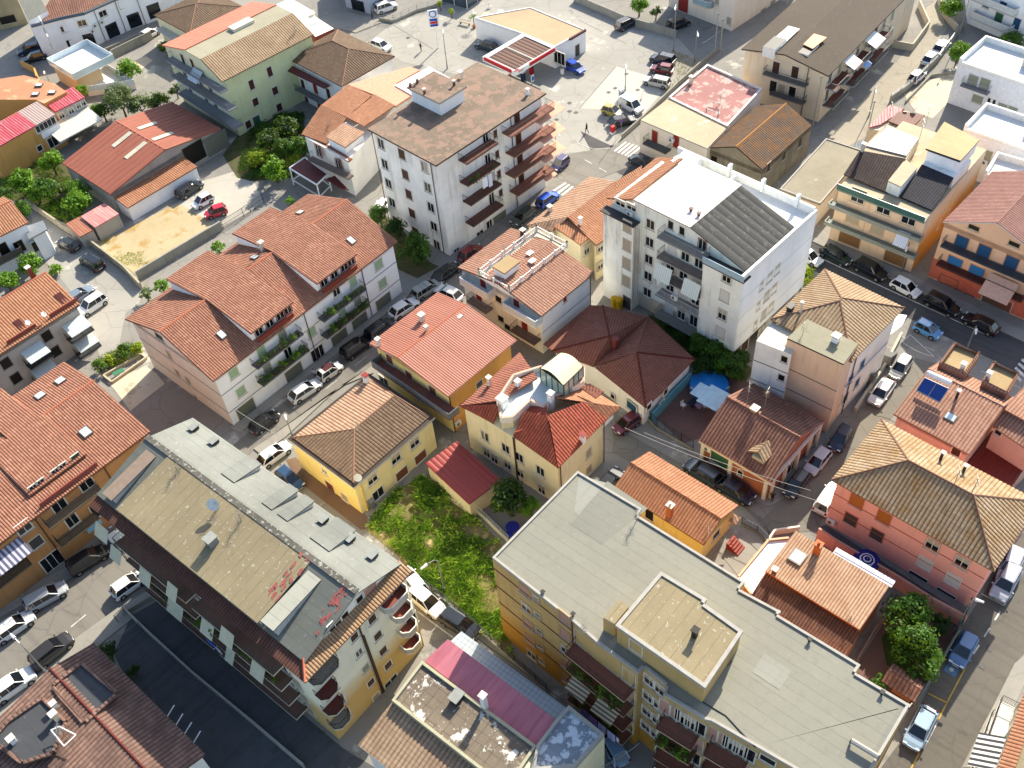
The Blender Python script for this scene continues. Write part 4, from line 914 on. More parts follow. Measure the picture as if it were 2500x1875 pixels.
# ------------------------------------------------------------------ D: terracotta roofs behind C
b = Bd('house', 'cream house with broad orange tile roofs between the street crossing and the tall white block', 6.2, '23 390,322 610,478 725,388', .0)
ol = b.outline('23 160,312 380,366 392,330 610,470 722,392 742,480 846,408 840,90 13 905,1534 690,1492', 6.2)
cx_ = sum(p[0] for p in ol)/len(ol); cy_ = sum(p[1] for p in ol)/len(ol)
MB().prism([(p[0]+(cx_-p[0])*.03, p[1]+(cy_-p[1])*.03) for p in ol], 0, 5.9, W_cream).build('wall', b.o)
k = MB()
b.tp(k, '13 685,1490 6.1;13 905,1532 7.4;23 505,240 7.4;23 160,312 6.1', T_peach); b.tp(k, '23 160,312 6.1;23 505,240 7.4;23 385,362 6.3', T_peach)
b.tp(k, '13 905,1532 7.4;23 505,240 7.4;23 742,482 6.2;23 850,408 6.2', T_oran); b.tp(k, '13 905,1532 7.4;23 850,408 6.2;13 1130,1400 6.6', T_oran); b.tp(k, '13 910,1532 7.5;13 1130,1400 7.6;13 1120,1600 7.0;23 850,200 6.6', T_oran)
b.tp(k, '23 505,238 7.0;23 724,382 6.6;23 612,478 6.3;23 388,322 6.7', T_oran); rr = k.build('roof', b.o)
b.chimney('23 612,310', 6.9, 1.0, .35, parent=rr, m=W_grey); b.chimney('23 355,190', 6.4, .6, .5, parent=rr); b.faces['q'] = (ol[3], ol[4]); b.win('q', '23 665,515', 1, 3, 1, 1.5, 'half'); b.faces['r'] = (ol[5], ol[6]); b.win('r', '23 780,500', 2, 3, 1, 1.2, 'half', '#b9a888')
b.antenna('23 360,290', 6.5, 1.0, rr)
# ------------------------------------------------------------------ N: hip roof with flat block in front
b = Bd('apartment_building', 'beige building with orange hipped tile roof and a flat-roofed block towards the camera', 10.4, '24 85,1095 758,1468 1187,1000', .5)
b.walls(W_warm); zr = 12.2
a1 = b.at('24 658,950', 12.4); rr = b.roof_hip(12.4, T_sand, None, .42, .06, None, None, T_ridge2, r1=(a1.x, min(a1.y, b.lb*.6)), r2=(a1.x+.5, a1.y+.1) ) if b.la >= b.lb else b.roof_hip(12.4, T_sand, None, .42, .06, None, None, T_ridge2, r1=(a1.x, a1.y-1.5), r2=(a1.x, a1.y))
k = MB(); ol = b.outline('24 215,1262 690,1482 815,1310 380,1102', 11.3); k.prism(ol, 0, 11.1, W_apr); bk = k.build('front_block', b.o); k = MB(); k.prism(ol, 11.1, 11.3, M_dark, feltm('felt_tan_grey', '#8f8a74', 1.1, .3)); k.build('roof_slab', bk)
k = MB(); ol2 = b.outline('23 2098,1275 24 252,1392 24 330,1210 24 75,1120', 10.2); k.prism(ol2, 0, 10.0, W_grey, plain('terrace_cream', '#cfc8b8', .8)); k.build('side_block', b.o)
b.faces['p'] = (ol2[0], ol2[1]); b.faces['s'] = (ol[0], ol[1]); b.win('p', '24 190,1440 165,1595', 1, 3, .7, .9, 'dark'); b.win('s', '24 110,1500', 1, 3, .8, 1, 'dark')
gm_ = plain('band_dark', '#6b635c'); b.band([7.0, 3.9], gm_, .1, .04, 'sp')
b.chimney('24 620,1285', 11.35, .6, .7, m=W_white, parent=bk); b.antenna('24 345,1230', 11.3, 1.6, bk); b.chimney('24 322,1060', 11.0, 1.6, .2); b.hut('roof_hatch', '24 240,1020', 11.0, (.8, .5, .5), M_dark)
b.win('a', '24 845,1480 745,1610 ', 2, 3.1, 1, 1.4, 'bluev'); b.win('a', '34 640,60', 1, 3, .9, 1.3, 'shut'); b.win('a', '34 660,195', 1, 3, .9, 1.3, 'shut')
b.pipe('a', Z('24 745,1600')[0]); k = MB(); bl = plain('gas_pipe_blue', '#8aa6c0'); A = b.wp('a', .3, 5.6, .15); B_ = b.wp('a', b.la-1.4, 5.6, .15); k.bar(A, B_, .06, bl); k.build('gas_pipe', b.o)
k = MB(); bm = plain('balcony_canopy_white', '#e4e4e2'); P = b.ats('24 1100,1050 1225,1070 1180,1160 1075,1240', 6.0); k.slab([tuple(p) for p in P], .06, bm); k.build('side_awning', b.o)
# ------------------------------------------------------------------ P: salmon house with lichened hip roof
b = Bd('apartment_building', 'salmon-pink house under a large lichen-stained hipped tile roof', 7.6, [px(34, 585, 872), px(34, 1958, 1645), (2540, 1226)], .45)
b.walls(W_salm); A1, A2 = b.at('34 1240,702', 10.3), b.at('34 1780,1002', 10.3)
u_ = (A1.x+A2.x)/2; rr = b.roof_hip(10.3, T_lich, None, .46, .06, None, None, T_ridge2, r1=(u_, A2.y), r2=(u_, A1.y))
b.win('b', '34 800,1050 1030,1187', 1, 3, 1.3, 1.6, 'orange', '#c06a50'); b.win('b', '34 750,1203 970,1335', 1, 3, 1.3, 1.6, 'grayd', '#c06a50'); b.win('b', '34 1440,1420 1690,1565', 1, 3, 1.3, 1.6, 'half', '#c9a090'); b.win('b', '34 1375,1572 44 1612,72', 1, 3, 1.35, 1.6, 'shutw', '#e0d6cc'); b.win('b', '44 1320,42 1555,185', 1, 3, 1.9, .5, 'dark')
b.band([5.3, 2.9], plain('band_darkpink', '#a8523e'), .1, .03, 'b'); b.ac('b', Z('34 585,1222')[0])
for p in ('34 1510,690', '34 1700,800'): b.chimney(p, 8.9, .8, .25, parent=rr, m=M_dark)
b.antenna('34 1625,900', 10.3, 2.2, rr); b.antenna('34 1770,985', 10.3, 2.4, rr)
# ------------------------------------------------------------------ Q: gable bungalow
b = Bd('house', 'small yellow house with orange gable roof between the alley and the huge grey roof', 3.9, '33 895,932 1655,1420 1945,1088', .35)
b.walls(W_yel); q = b.hit('33 1040,728', (0, b.lb, 0), (0, 1, 0)); q2 = b.hit('33 1800,1195', (0, 0, 0), (0, 1, 0))
zr = (q.z+q2.z)/2; rr = b.roof_gable('v', zr, T_oran, ((q.x+q2.x)/2)/b.la, .36, .05, gm=W_yel)
b.chimney('33 1365,1150', zr-.6, 1.2, .55, parent=rr, m=plain('chimney_tan', '#b06a44'), pot=True); b.antenna('33 1690,1310', zr-.8, .5, rr)
b.win('b', '33 1080,1070 1195,1165', 1, 3, 1.0, 1.6, 'dark'); b.win('a', '33 1755,1330', 1, 3, 1.2, 1.0, 'dark'); MB().box((-1.2, .3, .0), (.35, b.lb*.62, .35), plain('porch_floor_red', '#5c2a24', .5)).build('porch', b.o)
k = MB(); b.tp(k, '33 1860,1215 3.0;33 1900,1150 3.2;33 1965,1190 2.9;33 1920,1250 2.7', T_peach); k.build('porch_roof', b.o)
k = MB()
for i in range(5): k.box((b.la*.55, -1.0-.3*i, 0), (b.la*.55+1.3, -.7-.3*i, .9-.18*i), plain('steps_red', '#8a3420'))
k.build('steps', b.o)
# ------------------------------------------------------------------ X: brick villa
b = Bd('villa', 'red brick villa with white trim and a dormer at the side street corner', 3.7, '91 320,1066 1288,1652 1988,820', .35)
b.walls(W_brick); q = b.hit('91 1680,1040', (0, 0, 0), (0, 1, 0))
rr = b.roof_gable('v', q.z, T_brick, q.x/b.la, .42, .06, gm=W_brick, cap=plain('barge_pink2', '#c98f80'))
k = MB(); wt = plain('white_trim', '#d6d0c2')
for t in (.02, .45, .97):
 p = b.wp('b', b.frame('b')[4]*t, 0, .15); k.box((p.x-.15, p.y-.2, 0), (p.x+.15, p.y+.2, 3.5), wt)
for t in (.05, .3, .55, .8, .98): p = b.wp('a', b.frame('a')[4]*t, 0, .2); k.box((p.x-.15, p.y-.15, 0), (p.x+.15, p.y+.15, 3.4), wt)
k.box((.0, .0, 3.3), (.35, b.lb, 3.62), wt); k.box((.3, .0, 3.3), (b.la-.2, .3, 3.62), wt); k.build('white_pillars', b.o)
b.win('a', '34 460,500 280,720 240,760', 1, 3, 1.5, 1.8, 'dark'); b.ac('a', Z('34 215,740')[0]); b.win('b', '91 870,1520', 1, 3, .6, .8, 'dark'); b.win('b', '91 590,1340', 1, 3, 2.2, 1.8, 'green'); b.ac('b', Z('91 430,1190')[0])
k = MB(); b.tp(k, '91 972,1218 4.7;91 1110,1245 5.3;91 1262,1062 5.6;91 1150,1090 5.0', T_sand, .4); b.tp(k, '91 1110,1245 5.3;91 1185,1395 4.7;91 1315,1255 5.0;91 1262,1062 5.6', T_sand, .4); b.tp(k, '91 1262,1062 5.6;91 1385,930 5.5;91 1300,1020 5.3;91 1150,1090 5.0', T_brick, .4); b.tp(k, '91 1262,1062 5.6;91 1385,930 5.5;91 1385,1180 4.6;91 1315,1255 5.0', T_brick, .4)
dm = k.build('dormer_roof', b.o); k = MB(); k.prism(b.outline('91 1030,1300 1180,1390 1280,1270 1140,1180', 4.5), 3.2, 4.8, plain('dormer_face', '#b9b79c')); k.build('dormer', b.o)
b.antenna('91 1200,640', q.z, 3.0, rr, dirn=.2); b.antenna('91 950,620', q.z, 3.6, rr, dense=2); b.chimney('91 1060,700', q.z-.3, .5, .7, parent=rr, m=wallm('chimney_tiles', '#b98a66'))
# ------------------------------------------------------------------ S: pinkish roof with solar panels
b = Bd('house', 'pink house with solar water heater on its tiled slope and two sunken roof terraces', 6.8, [px(34, 1110, 315), px(34, 1752, 658), (2476, 972)], .35)
b.walls(wallm('render_dusty_pink', '#c4937f', .1, .3)); q = b.at('24 1385,1515', 8.6); vr_ = b.hit('24 1385,1512', (0, b.lb, 0), (0, 1, 0))
ur = b.at('24 1385,1515', 8.3).x; rr = b.roof_gable('v', 8.3, T_pink, ur/b.la, .38, .055, gm=wallm('render_dusty_pink', '#c4937f'))
ts = (8.3-6.8)/ur
def Sz(p):
 z = 7.5
 for _ in range(6): u = b.at(p, z).x; z = 6.8+ts*u if u < ur else 8.3-(u-ur)*(1.5/(b.la-ur))
 return z
for st in ('24 1490,1490 1620,1312 1842,1402 1712,1585', '24 1852,1645 1950,1472 2172,1572 2062,1752'):
 k = MB(); P = b.outline(st, 8.2); k.prism(P, 7.0, 8.15, T_pink, F_sand); to = k.build('terrace_recess', b.o); k = MB()
 for i in range(4):
  p, q = Vector((*P[i], 0)), Vector((*P[(i+1) % 4], 0)); d = (q-p).normalized(); n = Vector((-d.y, d.x, 0))*.25
  k.tiles([(p-n*0+Vector((0, 0, 8.35))), (q+Vector((0, 0, 8.35))), (q-n+Vector((0, 0, 8.6))), (p-n+Vector((0, 0, 8.6)))], T_pink, .36, .05, .2)
 k.build('tiled_kerb', to)
b.chimney('24 1690,1520', 8.2, .6, .4, m=W_white); b.chimney('24 1905,1600', 8.2, .7, .4, m=W_white)
so_ = MB(); pts = [Vector((*b.at(s_, Sz(s_)+h_)[:2], Sz(s_)+h_)) for s_, h_ in (('34 1305,115', .35), ('34 1500,215', .35), ('34 1575,100', .9), ('34 1375,8', .9))]
A, B_, C, D = pts; pm_ = plain('solar_blue', '#1a3f8a', .12, .1, .2, .6, .8); fr = plain('solar_grey', '#8f98a4', .4)
so_.slab([A, B_, C, D], .12, pm_, fr); m1, m2 = (A+B_)/2+Vector((0, 0, .03)), (C+D)/2+Vector((0, 0, .03)); so_.bar(m1, m2, .05, fr, 4)
for p, q in ((A, B_), (B_, C), (C, D), (D, A)): so_.bar(p+Vector((0, 0, .03)), q+Vector((0, 0, .03)), .05, fr, 4)
so = so_.build('solar_panel', b.o); k = MB(); k.bar(D+Vector((0, 0, .5))+(D-A)*.15, C+Vector((0, 0, .5))+(C-B_)*.15, .32, plain('tank_white', '#dfe2e2', .3), 12); k.build('water_tank', so)
b.skylight('34 1590,345', Sz('34 1590,345'), rr, (.9, 1.2), (ts, 0)); b.chimney('34 1640,180', Sz('34 1640,180'), 1.0, .25, parent=rr, m=M_dark)
k = MB()
for t_ in (.15, .4, .65, .9): pass
b.win('b', '34 1640,630', 1, 3, .9, 1.2, 'dbrown')
# ------------------------------------------------------------------ S2 neighbours at the right edge
b = Bd('house', 'pink house at the right edge with ribbed pale roof and a tiled lower slope', 6.5, [px(34, 1945, 420), px(34, 2290, 640), (2620, 1010)], .2)
b.walls(wallm('render_dusty_pink', '#c4937f')); k = MB(); h6 = 6.5
b.tp(k, '34 1945,420 6.4;34 2290,645 6.4;34 2400,470 7.3;34 2035,275 7.3', T_pink, .38, .05); b.tp(k, '34 2035,270 7.6;34 2400,470 7.6;34 2560,240 7.8;34 2230,60 7.8', T_pink, .38, .05); k.build('roof', b.o); b.win('b', '34 1995,470', 1, 3, .7, .6, 'dark')
b = Bd('shed', 'low dark-red roofed lean-to between two pink houses at the right edge', 3.0, [px(34, 1745, 720), px(34, 2110, 925), px(34, 2290, 640)], .1)
b.walls(wallm('render_dusty_pink', '#c4937f')); k = MB(); k.tiles([(0, 0, 3.0), (b.la, 0, 3.2), (b.la, b.lb, 3.2), (0, b.lb, 3.0)], corrm('sheet_oxide_red', '#6e2a20', '#7a3226', '#5c241c', 2, .6), .5, .03); k.build('roof', b.o)
# ------------------------------------------------------------------ U: house with white terrace by the garden
b = Bd('house', 'orange-walled house with pale ribbed clay roof, white terrace and a lower dark tiled roof', 4.4, '92 300,640 1322,1275 1632,832', .0)
k = MB(); WO = wallm('render_burnt_orange', '#b4552a', .08, .2)
MB().prism([(.2, .2), (b.la-.2, .2), (b.la-.2, b.lb-.2), (.2, b.lb-.2)], 0, 4.2, WO).build('wall', b.o)
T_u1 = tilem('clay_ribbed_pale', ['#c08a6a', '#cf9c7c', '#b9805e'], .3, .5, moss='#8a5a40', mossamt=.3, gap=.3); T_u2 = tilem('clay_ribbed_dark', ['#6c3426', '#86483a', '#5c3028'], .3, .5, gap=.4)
k = MB(); k.tiles([(0, 0, 4.4), (b.la, 0, 4.9), (b.la, b.lb, 4.9), (0, b.lb, 4.4)], T_u1, .34, .07, side=plain('fascia_orange', '#c05a20')); rr = k.build('roof', b.o)
k = MB(); P = b.outline('92 165,882 1180,1562 1322,1300 300,672', 3.6); k.tiles([(*P[0], 3.2), (*P[1], 3.2), (*P[2], 4.0), (*P[3], 4.0)], T_u2, .34, .07, side=WO); k.build('lower_roof', b.o); MB().prism([P[0], P[1], P[2], P[3]], 0, 3.0, WO).build('lower_wall', b.o)
k = MB(); P = b.outline('92 345,312 560,290 660,212 690,225 300,650 160,880 22,705', 4.0); k.prism(P, 0, 3.85, WO, plain('terrace_brilliant_white', '#efefec', .6)); te = k.build('white_terrace', b.o)
k = MB();
for i in (0, 5, 6):
 p, q = Vector(P[i]), Vector(P[(i+1) % 7]); d = (q-p).normalized(); n = Vector((-d.y, d.x))*.22; k.prism([p, q, q+n, p+n], 3.8, 4.1, WO, plain('coping_sand', '#c0a07c'))
k.build('parapet', te)
b.skylight('92 650,490', 4.75, rr, (1.6, 1.4)); b.chimney('92 855,440', 4.8, 1.3, .6, parent=rr, m=plain('chimney_orange', '#b8622e'), pot=True, cap='#b8622e'); b.chimney('92 400,650', 4.5, .4, .4, parent=rr, m=plain('chimney_maroon', '#7c3a32')); b.antenna('92 1230,1140', 4.6, .5, rr)
k = MB(); A, B_ = b.at('92 1050,415', 4.6), b.at('92 1690,780', 4.6); C = b.at('92 1650,830', 4.5); k.slab([(A.x, A.y-.0, 4.7), (B_.x, B_.y, 4.7), (B_.x+.0, B_.y-.0, 4.75), (A.x, A.y+.01, 4.75)], .05, M_white)
d = (B_-A).normalized(); n = Vector((-d.y, d.x, 0)); k.slab([tuple(A-n*.45), tuple(B_-n*.45), tuple(B_+n*.45), tuple(A+n*.45)], .05, stripem('sheet_pale_ribbed', '#c9ccd4', '#dfe2e8', .25, 1)); k.build('canopy_strip', b.o)
# ------------------------------------------------------------------ B: long grey-roofed block, lower left
b = Bd('apartment_building', 'long pale yellow block with grey and brown felt roof and scalloped corner balconies', 14.3, '31 735,1096 42 432,942 42 1352,8', .0)
LA, LB = b.la, b.lb; e = .9
WB = wallm('render_cream_to_ochre', '#d8d2b4', .08, .25, low=('#c8a868', 6.0))
b.faces = {'a': ((e, e), (LA-e*.3, e)), 'b': ((e, LB-.2), (e, e))}
MB().prism([(e, e), (LA-e*.3, e), (LA-e*.3, LB-.2), (e, LB-.2)], 0, 14.2, WB).build('wall', b.o)
S_, W_, E_, N_ = '42 372,775', '31 780,1036', '42 1238,1545' , '31 1668,336'
q = b.hit('42 840,172', (0, 1.3, 0), (0, 1, 0)); q2 = b.hit('31 1238,530', (0, LB-.3, 0), (0, 1, 0))
zr = (q.z+q2.z)/2; ur = (q.x+q2.x)/2
zh = 14.9; s0 = b.at(S_, zh); n0 = b.hit('32 1240,1545', (0, 1.3, 0), (0, 1, 0)); ux0, vy0, ux1, vy1 = 1.1, 1.3, LA-.2, LB-.1; ze = max(14.6, n0.z)
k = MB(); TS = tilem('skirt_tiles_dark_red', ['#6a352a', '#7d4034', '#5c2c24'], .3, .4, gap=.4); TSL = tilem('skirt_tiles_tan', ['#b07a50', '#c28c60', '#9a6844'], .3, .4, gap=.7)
k.tiles([(0, 0, 14.3), (0, LB, 14.3), (1.3, LB, 14.75), (1.3, 1.3, 14.75)], TS, .34, .05); k.tiles([(0, 0, 14.3), (LA, 0, 14.3), (LA-.1, 1.4, 14.9), (1.3, 1.4, 14.75)], TSL, .34, .06); k.ridge((0, 0, 14.4), (1.3, 1.4, 14.9), T_ridge); k.build('tile_skirt', b.o)
k = MB(); g = 1.1
k.prism([(ux0+.1, vy0), (ux1-.1, vy0), (ux1-.1, vy1-.1), (ux0+.1, vy1-.1)], 14.1, 14.85, W_grey)
for vv in (vy0, vy1-.1):
 P = [(ux0+.1, vv, 14.7), (ux1-.1, vv, 14.7), (ux1-.1, vv, ze-.1), (ur, vv, zr-.15), (ux0+.1, vv, zh-.1)]; k.face(P if vv == vy0 else P[::-1], wallm('render_cream_attic', '#d5d3c2', .1, .3))
k.build('gable_wall', b.o); b.faces['g'] = ((ux0, vy0), (ux1, vy0))
k = MB(); F_lt2 = feltm('felt_silver_b', '#7b7d76', 1.05, .45, .12, .3, axis=0)
def sl(pts, m, t=.12):
 b_ = Vector(pts[1])-Vector(pts[0]); k.slab(pts, t, m, plain('felt_edge', '#5c5a54')); n = len(pts); k.UV[-(n+2)] = [(p[0], p[1]) for p in pts]
sl([(ur, vy0-.3, zr), (ux1, vy0-.3, ze), (ux1, vy1, ze), (ur, vy1, zr)], F_lt2)
sl([(ux0, vy0-.3, zh), (ur, vy0-.3, zr), (ur, vy1, zr), (ux0, vy1, zh)], F_dk)
k.slab([(ur-.1, vy0-.2, zr+.1), (ur+.5, vy0-.2, zr+.05), (ur+.5, vy1, zr+.05), (ur-.1, vy1, zr+.1)], .05, feltm('felt_flaking_edge', '#55534c', .5, .3, .7, .4, spotc=(.5, .5, .46), patch=('#8e8d85', 2.6, .56)))
rr = k.build('roof', b.o)
# big raised brown deck on the street side
z2 = zh+1.05; P = b.ats('31 985,1128 42 20,428 42 395,92', z2); va, vb = (P[1].y), (P[0].y)
k = MB(); ua = ux0-.1
v1, v2 = b.hit('42 25,430', (ua, 0, 0), (1, 0, 0)), b.hit('31 985,1125', (ua, 0, 0), (1, 0, 0)); va, vb, zd = v1.y, v2.y, (v1.z+v2.z)/2
k.slab([(ua, va, zd), (ur, va, zr+.06), (ur, vb, zr+.06), (ua, vb, zd)], .14, F_brown, plain('felt_edge', '#5c5a54')); k.build('raised_deck', rr)
k = MB();
for vv in (va+.1, vb-.1): k.face([(ua+.3, vv, zh-.1), (ur, vv, zr-.1), (ua+.3, vv, zd-.1)], W_grey); k.face([(ua+.3, vv, zh-.1), (ur, vv, zr-.1), (ua+.3, vv, zd-.1)][::-1], W_grey)
k.face([(ua+.3, va, zh-.3), (ua+.3, vb, zh-.3), (ua+.3, vb, zd-.1), (ua+.3, va, zd-.1)], W_grey); k.build('dormer_wall', b.o)
def dorm(st, m, lift=.0, name='dormer_roof'):
 pts = []
 for w, z in st: q_ = b.at(w, z); pts.append((q_.x, q_.y, z))
 k = MB(); k.slab(pts, .12, m, plain('felt_edge')); o = k.build(name, rr); return pts
# small dormer near the camera end (street side) and the tawny one at the far end
def mainz(u): return zh+(zr-zh)*(u-ux0)/(ur-ux0) if u < ur else ze+(zr-ze)*(ux1-u)/(ux1-ur)
def shed(pBL, pBR, uo, zo, m, side, cheek=W_grey, uT=None):
 """shed dormer in the long roof: outer edge at u=uo height zo, seen between two photo points"""
 a_, c_ = b.hit(pBL, (uo, 0, 0), (1, 0, 0)).y, b.hit(pBR, (uo, 0, 0), (1, 0, 0)).y; va, vb = min(a_, c_), max(a_, c_)
 uT = uT if uT is not None else ur+(uo-ur)*.12
 k = MB(); P = [(uo, va, zo), (uT, va, mainz(uT)+.1), (uT, vb, mainz(uT)+.1), (uo, vb, zo)]; P = P if side > 0 else P[::-1]
 if Vector(P[1]).__sub__(Vector(P[0])).cross(Vector(P[2])-Vector(P[1])).z < 0: P = P[::-1]
 k.slab(P, .12, m, plain('felt_edge')); o = k.build('dormer_roof', rr); w = MB(); ui = uo+(.25 if uo < ur else -.25)
 for vv in (va+.05, vb-.05):
  T = [(ui, vv, mainz(ui)-.1), (uT, vv, mainz(uT)), (ui, vv, zo-.1)]; w.face(T, cheek); w.face(T[::-1], cheek)
 F_ = [(ui, va, mainz(ui)-.2), (ui, vb, mainz(ui)-.2), (ui, vb, zo-.08), (ui, va, zo-.08)]; w.face(F_, cheek); w.face(F_[::-1], cheek); w.build('dormer_wall', o)
shed('42 62,432', '42 200,578', ux0+.1, zh+1.3, feltm('felt_pale_small', '#a3a294', 1.1, .5), 1)
shed('31 900,1045', '31 985,1118', ux0+.2, zh+.9, plain('felt_tawny', '#8a7868', .8), 1)
for p0, p1 in (('31 2075,610', '31 2200,720'), ('32 285,870', '32 365,915'), ('32 410,945', '32 495,1000'), ('32 685,1135', '32 845,1235')):
 shed(p0, p1, ux1-.15, ze+.75, F_lt2, -1, uT=ur+(ux1-ur)*.35)
for p in ('31 1640,440', '31 1810,555', '32 590,1215', '32 815,1375', '32 1005,1515'):
 u = b.at(p, 15.6).x; q = b.at(p, mainz(u)); k = MB(); z = mainz(q.x); k.cbox((q.x, q.y, z+.2), (.8, .6, .45), M_dark); k.cbox((q.x, q.y, z+.45), (.95, .75, .07), plain('vent_cap', '#8a8c86')); k.build('roof_vent', rr)
b.dish('31 1820,1120', 16.7, .6, .8, -2.6, rr); b.antenna('31 1850,1110', 16.6, 1.2, rr); b.antenna('31 2040,1220', 16.6, 1.2, rr)
q = b.at('31 1790,1400', 16.3); k = MB(); k.cbox((q.x, q.y, 16.6), (.9, .9, .9), M_grey); k.cbox((q.x, q.y, 17.1), (1.1, 1.0, .1), plain('vent_cap')); k.build('roof_vent', rr); b.antenna('31 1500,800', 16.8, .8, rr)
k = MB(); rp = plain('red_paint', '#9c5850', .8, 0, .4, 3); RR = random.Random(3)
for i in range(46):
 t = RR.random(); u = ux0+2.2+t*(ur-ux0-2.2)+RR.uniform(-.15, .15); v = va+RR.uniform(.0, 1.2) if i % 2 else vy0+.2+RR.uniform(0, 1.2); z = mainz(u)+.012+.001*i if v < va else zd+(zr+.06-zd)*(u-ua)/(ur-ua)+.02+.001*i
 x, y = RR.uniform(.1, .45), RR.uniform(.05, .2); sp_ = (zr-zh)/(ur-ux0) if v < va else (zr+.06-zd)/(ur-ua)
 k.face([(u-x, v-y, z-x*sp_), (u+x, v-y*.6, z+x*sp_), (u+x*.8, v+y, z+x*.8*sp_), (u-x*.7, v+y*.7, z-x*.7*sp_)], rp)
k.build('red_paint_marks', rr)
b.win('g', '42 768,372 890,232', 1, 3, .7, .8, 'dark'); b.win('g', '42 985,165', 1, 3, 1.4, 1.8, 'shutp'); b.win('g', '42 685,455', 1, 3, 1.4, 1.6, 'half')
b.win('a', '42 845,550 885,685 940,812 985,935 1030,1055', 1, 3, .8, .95, 'dbrown', '#e6e2d2', kinds=['dbrown', 'glass', 'shutg', 'dbrown', 'shut']); b.win('a', '42 995,400 1043,540 1088,668 1130,790', 1, 3, .85, 1.05, 'dbrown', '#e6e2d2', kinds=['dbrown']); b.win('a', '42 1158,935', 1, 3, 1.7, 1.4, 'glass'); b.win('a', '42 1222,180 1300,330 1330,420', 1, 3, 1.3, 1.7, 'glass', '#e6e2d2')
b.win('a', '42 590,850 650,990 715,1110 760,1230', 1, 3, 1.4, 1.9, 'glass', kinds=['shutp', 'glass', 'glass', 'dbrown']); b.win('a', '42 1010,1190', 1, 3, 3.0, 2.2, 'garageb')
for i, (p0, p1) in enumerate((('42 520,960', '42 765,800'), ('42 585,1085', '42 755,1000'), ('42 650,1220', '42 805,1135'), ('42 700,1335', '42 855,1245'))): b.balc('a', Z(p0)[0], Z(p1)[0], 1.3, 'bars', slab='#b9b096', floor='#7c756a' if i in (0, 3) else '#5c2620', railc='#2c2a28', rounded=True)
for i, (p0, p1) in enumerate((('42 1130,350', '42 1345,215'), ('42 1230,440', '42 1380,340'), ('42 1290,570', '42 1415,470'), ('42 1310,690', '42 1450,620'))): b.balc('a', Z(p0)[0], Z(p1)[0], 1.3, 'cap', slab='#c9c2b0', floor='#84483a', railc='#b9b2a2', rounded=True, rh=.75)
b.pipe('a', Z('42 900,520')[0], m='#3c2a22', r=.09); b.pipe('a', Z('42 1000,760')[0], 0, 11, m='#3c2a22', r=.09)
b.win('b', '42 350,930 410,1050 465,1160 525,1275', 1, 3, 1.5, 1.5, 'shut', '#cfc8b0')
for r in range(4):
 z = 11.2-2.95*r; L = b.frame('b')[4]
 for t0, t1 in ((.10, .47), (.5, .88)):
  bo = b.balc_at('b', L*t0, L*t1, z, 1.5, 'bars', 1.0, '#c4bca4', '#7c5a4a', '#4c4a46')
  for i in range(5): b.win_at('b', L*(t0+(t1-t0)*(i+.5)/5), z+1.15, 1.2, 2.1, ['glass', 'shutg', 'half'][(i+r) % 3])
k = MB(); L = b.frame('b')[4]
for t0, t1, z in ((.02, .09, 11.5), (.02, .08, 7.5), (.2, .26, 8.4), (.3, .38, 5.6), (.52, .58, 8.4), (.6, .64, 5.6), (.66, .72, 11.4), (.76, .82, 8.4), (.4, .45, 11.4)): k = MB(); k.slab([b.wp('b', L*t0, z, 2.1), b.wp('b', L*t1, z, 2.1), b.wp('b', L*t1, z+1.4, 1.3), b.wp('b', L*t0, z+1.4, 1.3)], .04, plain('awning_cream', '#b9b79e', .8)); k.build('awning', b.o)
BB = b
# ------------------------------------------------------------------ O: ochre block with terracotta roof, left edge
b = Bd('apartment_building', 'orange-brown block with terracotta ribbed roof and roof terrace at the left edge', 8.5, far_rect(8.5, '31 1270,460', '31 90,1340', 25, 15.8), .5)
W_oc2 = wallm('render_orange_brown', '#b8763a', .1, .3); b.walls(W_oc2)
bk_ = b.at((144.7, 891), 8.5); q = b.hit('31 790,30', (b.la, 0, 0), (1, 0, 0));
vb_ = bk_.y; vr = q.y; zr = q.z; rr = b.roof_gable('u', zr, T_new, vr/vb_, .36, .055, rect=(0, 0, b.la, vb_), gm=W_oc2, ridge=T_ridge)
k = MB(); sm = (zr-8.5)/vr; u0, u1, vi, zw, zl = b.dormer(k, plain('wall_blueish_white', '#b9bccb'), None, '31 245,1000', '31 735,650', vr, zr, .12, sm, 1, T_new)
b.dormer(k, W_oc2, None, '31 -240,260', '31 10,95', vr, zr, .12, (zr-8.5)/(vb_-vr), -1, T_new); k.build('dormer_roof', b.o)
b.faces['e'] = ((u0, vi-.02), (u1, vi-.02)); L = u1-u0
for t, kd in ((.12, 'glass'), (.24, 'glass'), (.5, 'glass'), (.62, 'glass'), (.85, 'green')): b.win_at('e', L*t, 8.5+sm*vi+.05+max(.7, zl-8.5-sm*vi-.35)/2, .9, max(.7, zl-8.5-sm*vi-.45), kd)
k = MB(); k.box((u0, .5, 8.6), (u1, vi, 8.5+sm*.9), plain('terrace_red')); k.box((u0, .45, 8.5), (u1, .6, 9.2), plain('coping_red', '#8a4a40')); k.build('dormer_terrace', b.o)
for p, f in (('31 725,470', 1), ('31 510,35', -1), ('31 340,160', -1)):
 z = 9.6
 for _ in range(5): v = b.at(p, z).y; z = 8.5+sm*v if v < vr else 8.5+(vb_-v)*(zr-8.5)/(vb_-vr)
 b.skylight(p, z+.08, rr, (1.1, 1.3), (0, sm if f > 0 else -(zr-8.5)/(vb_-vr)))
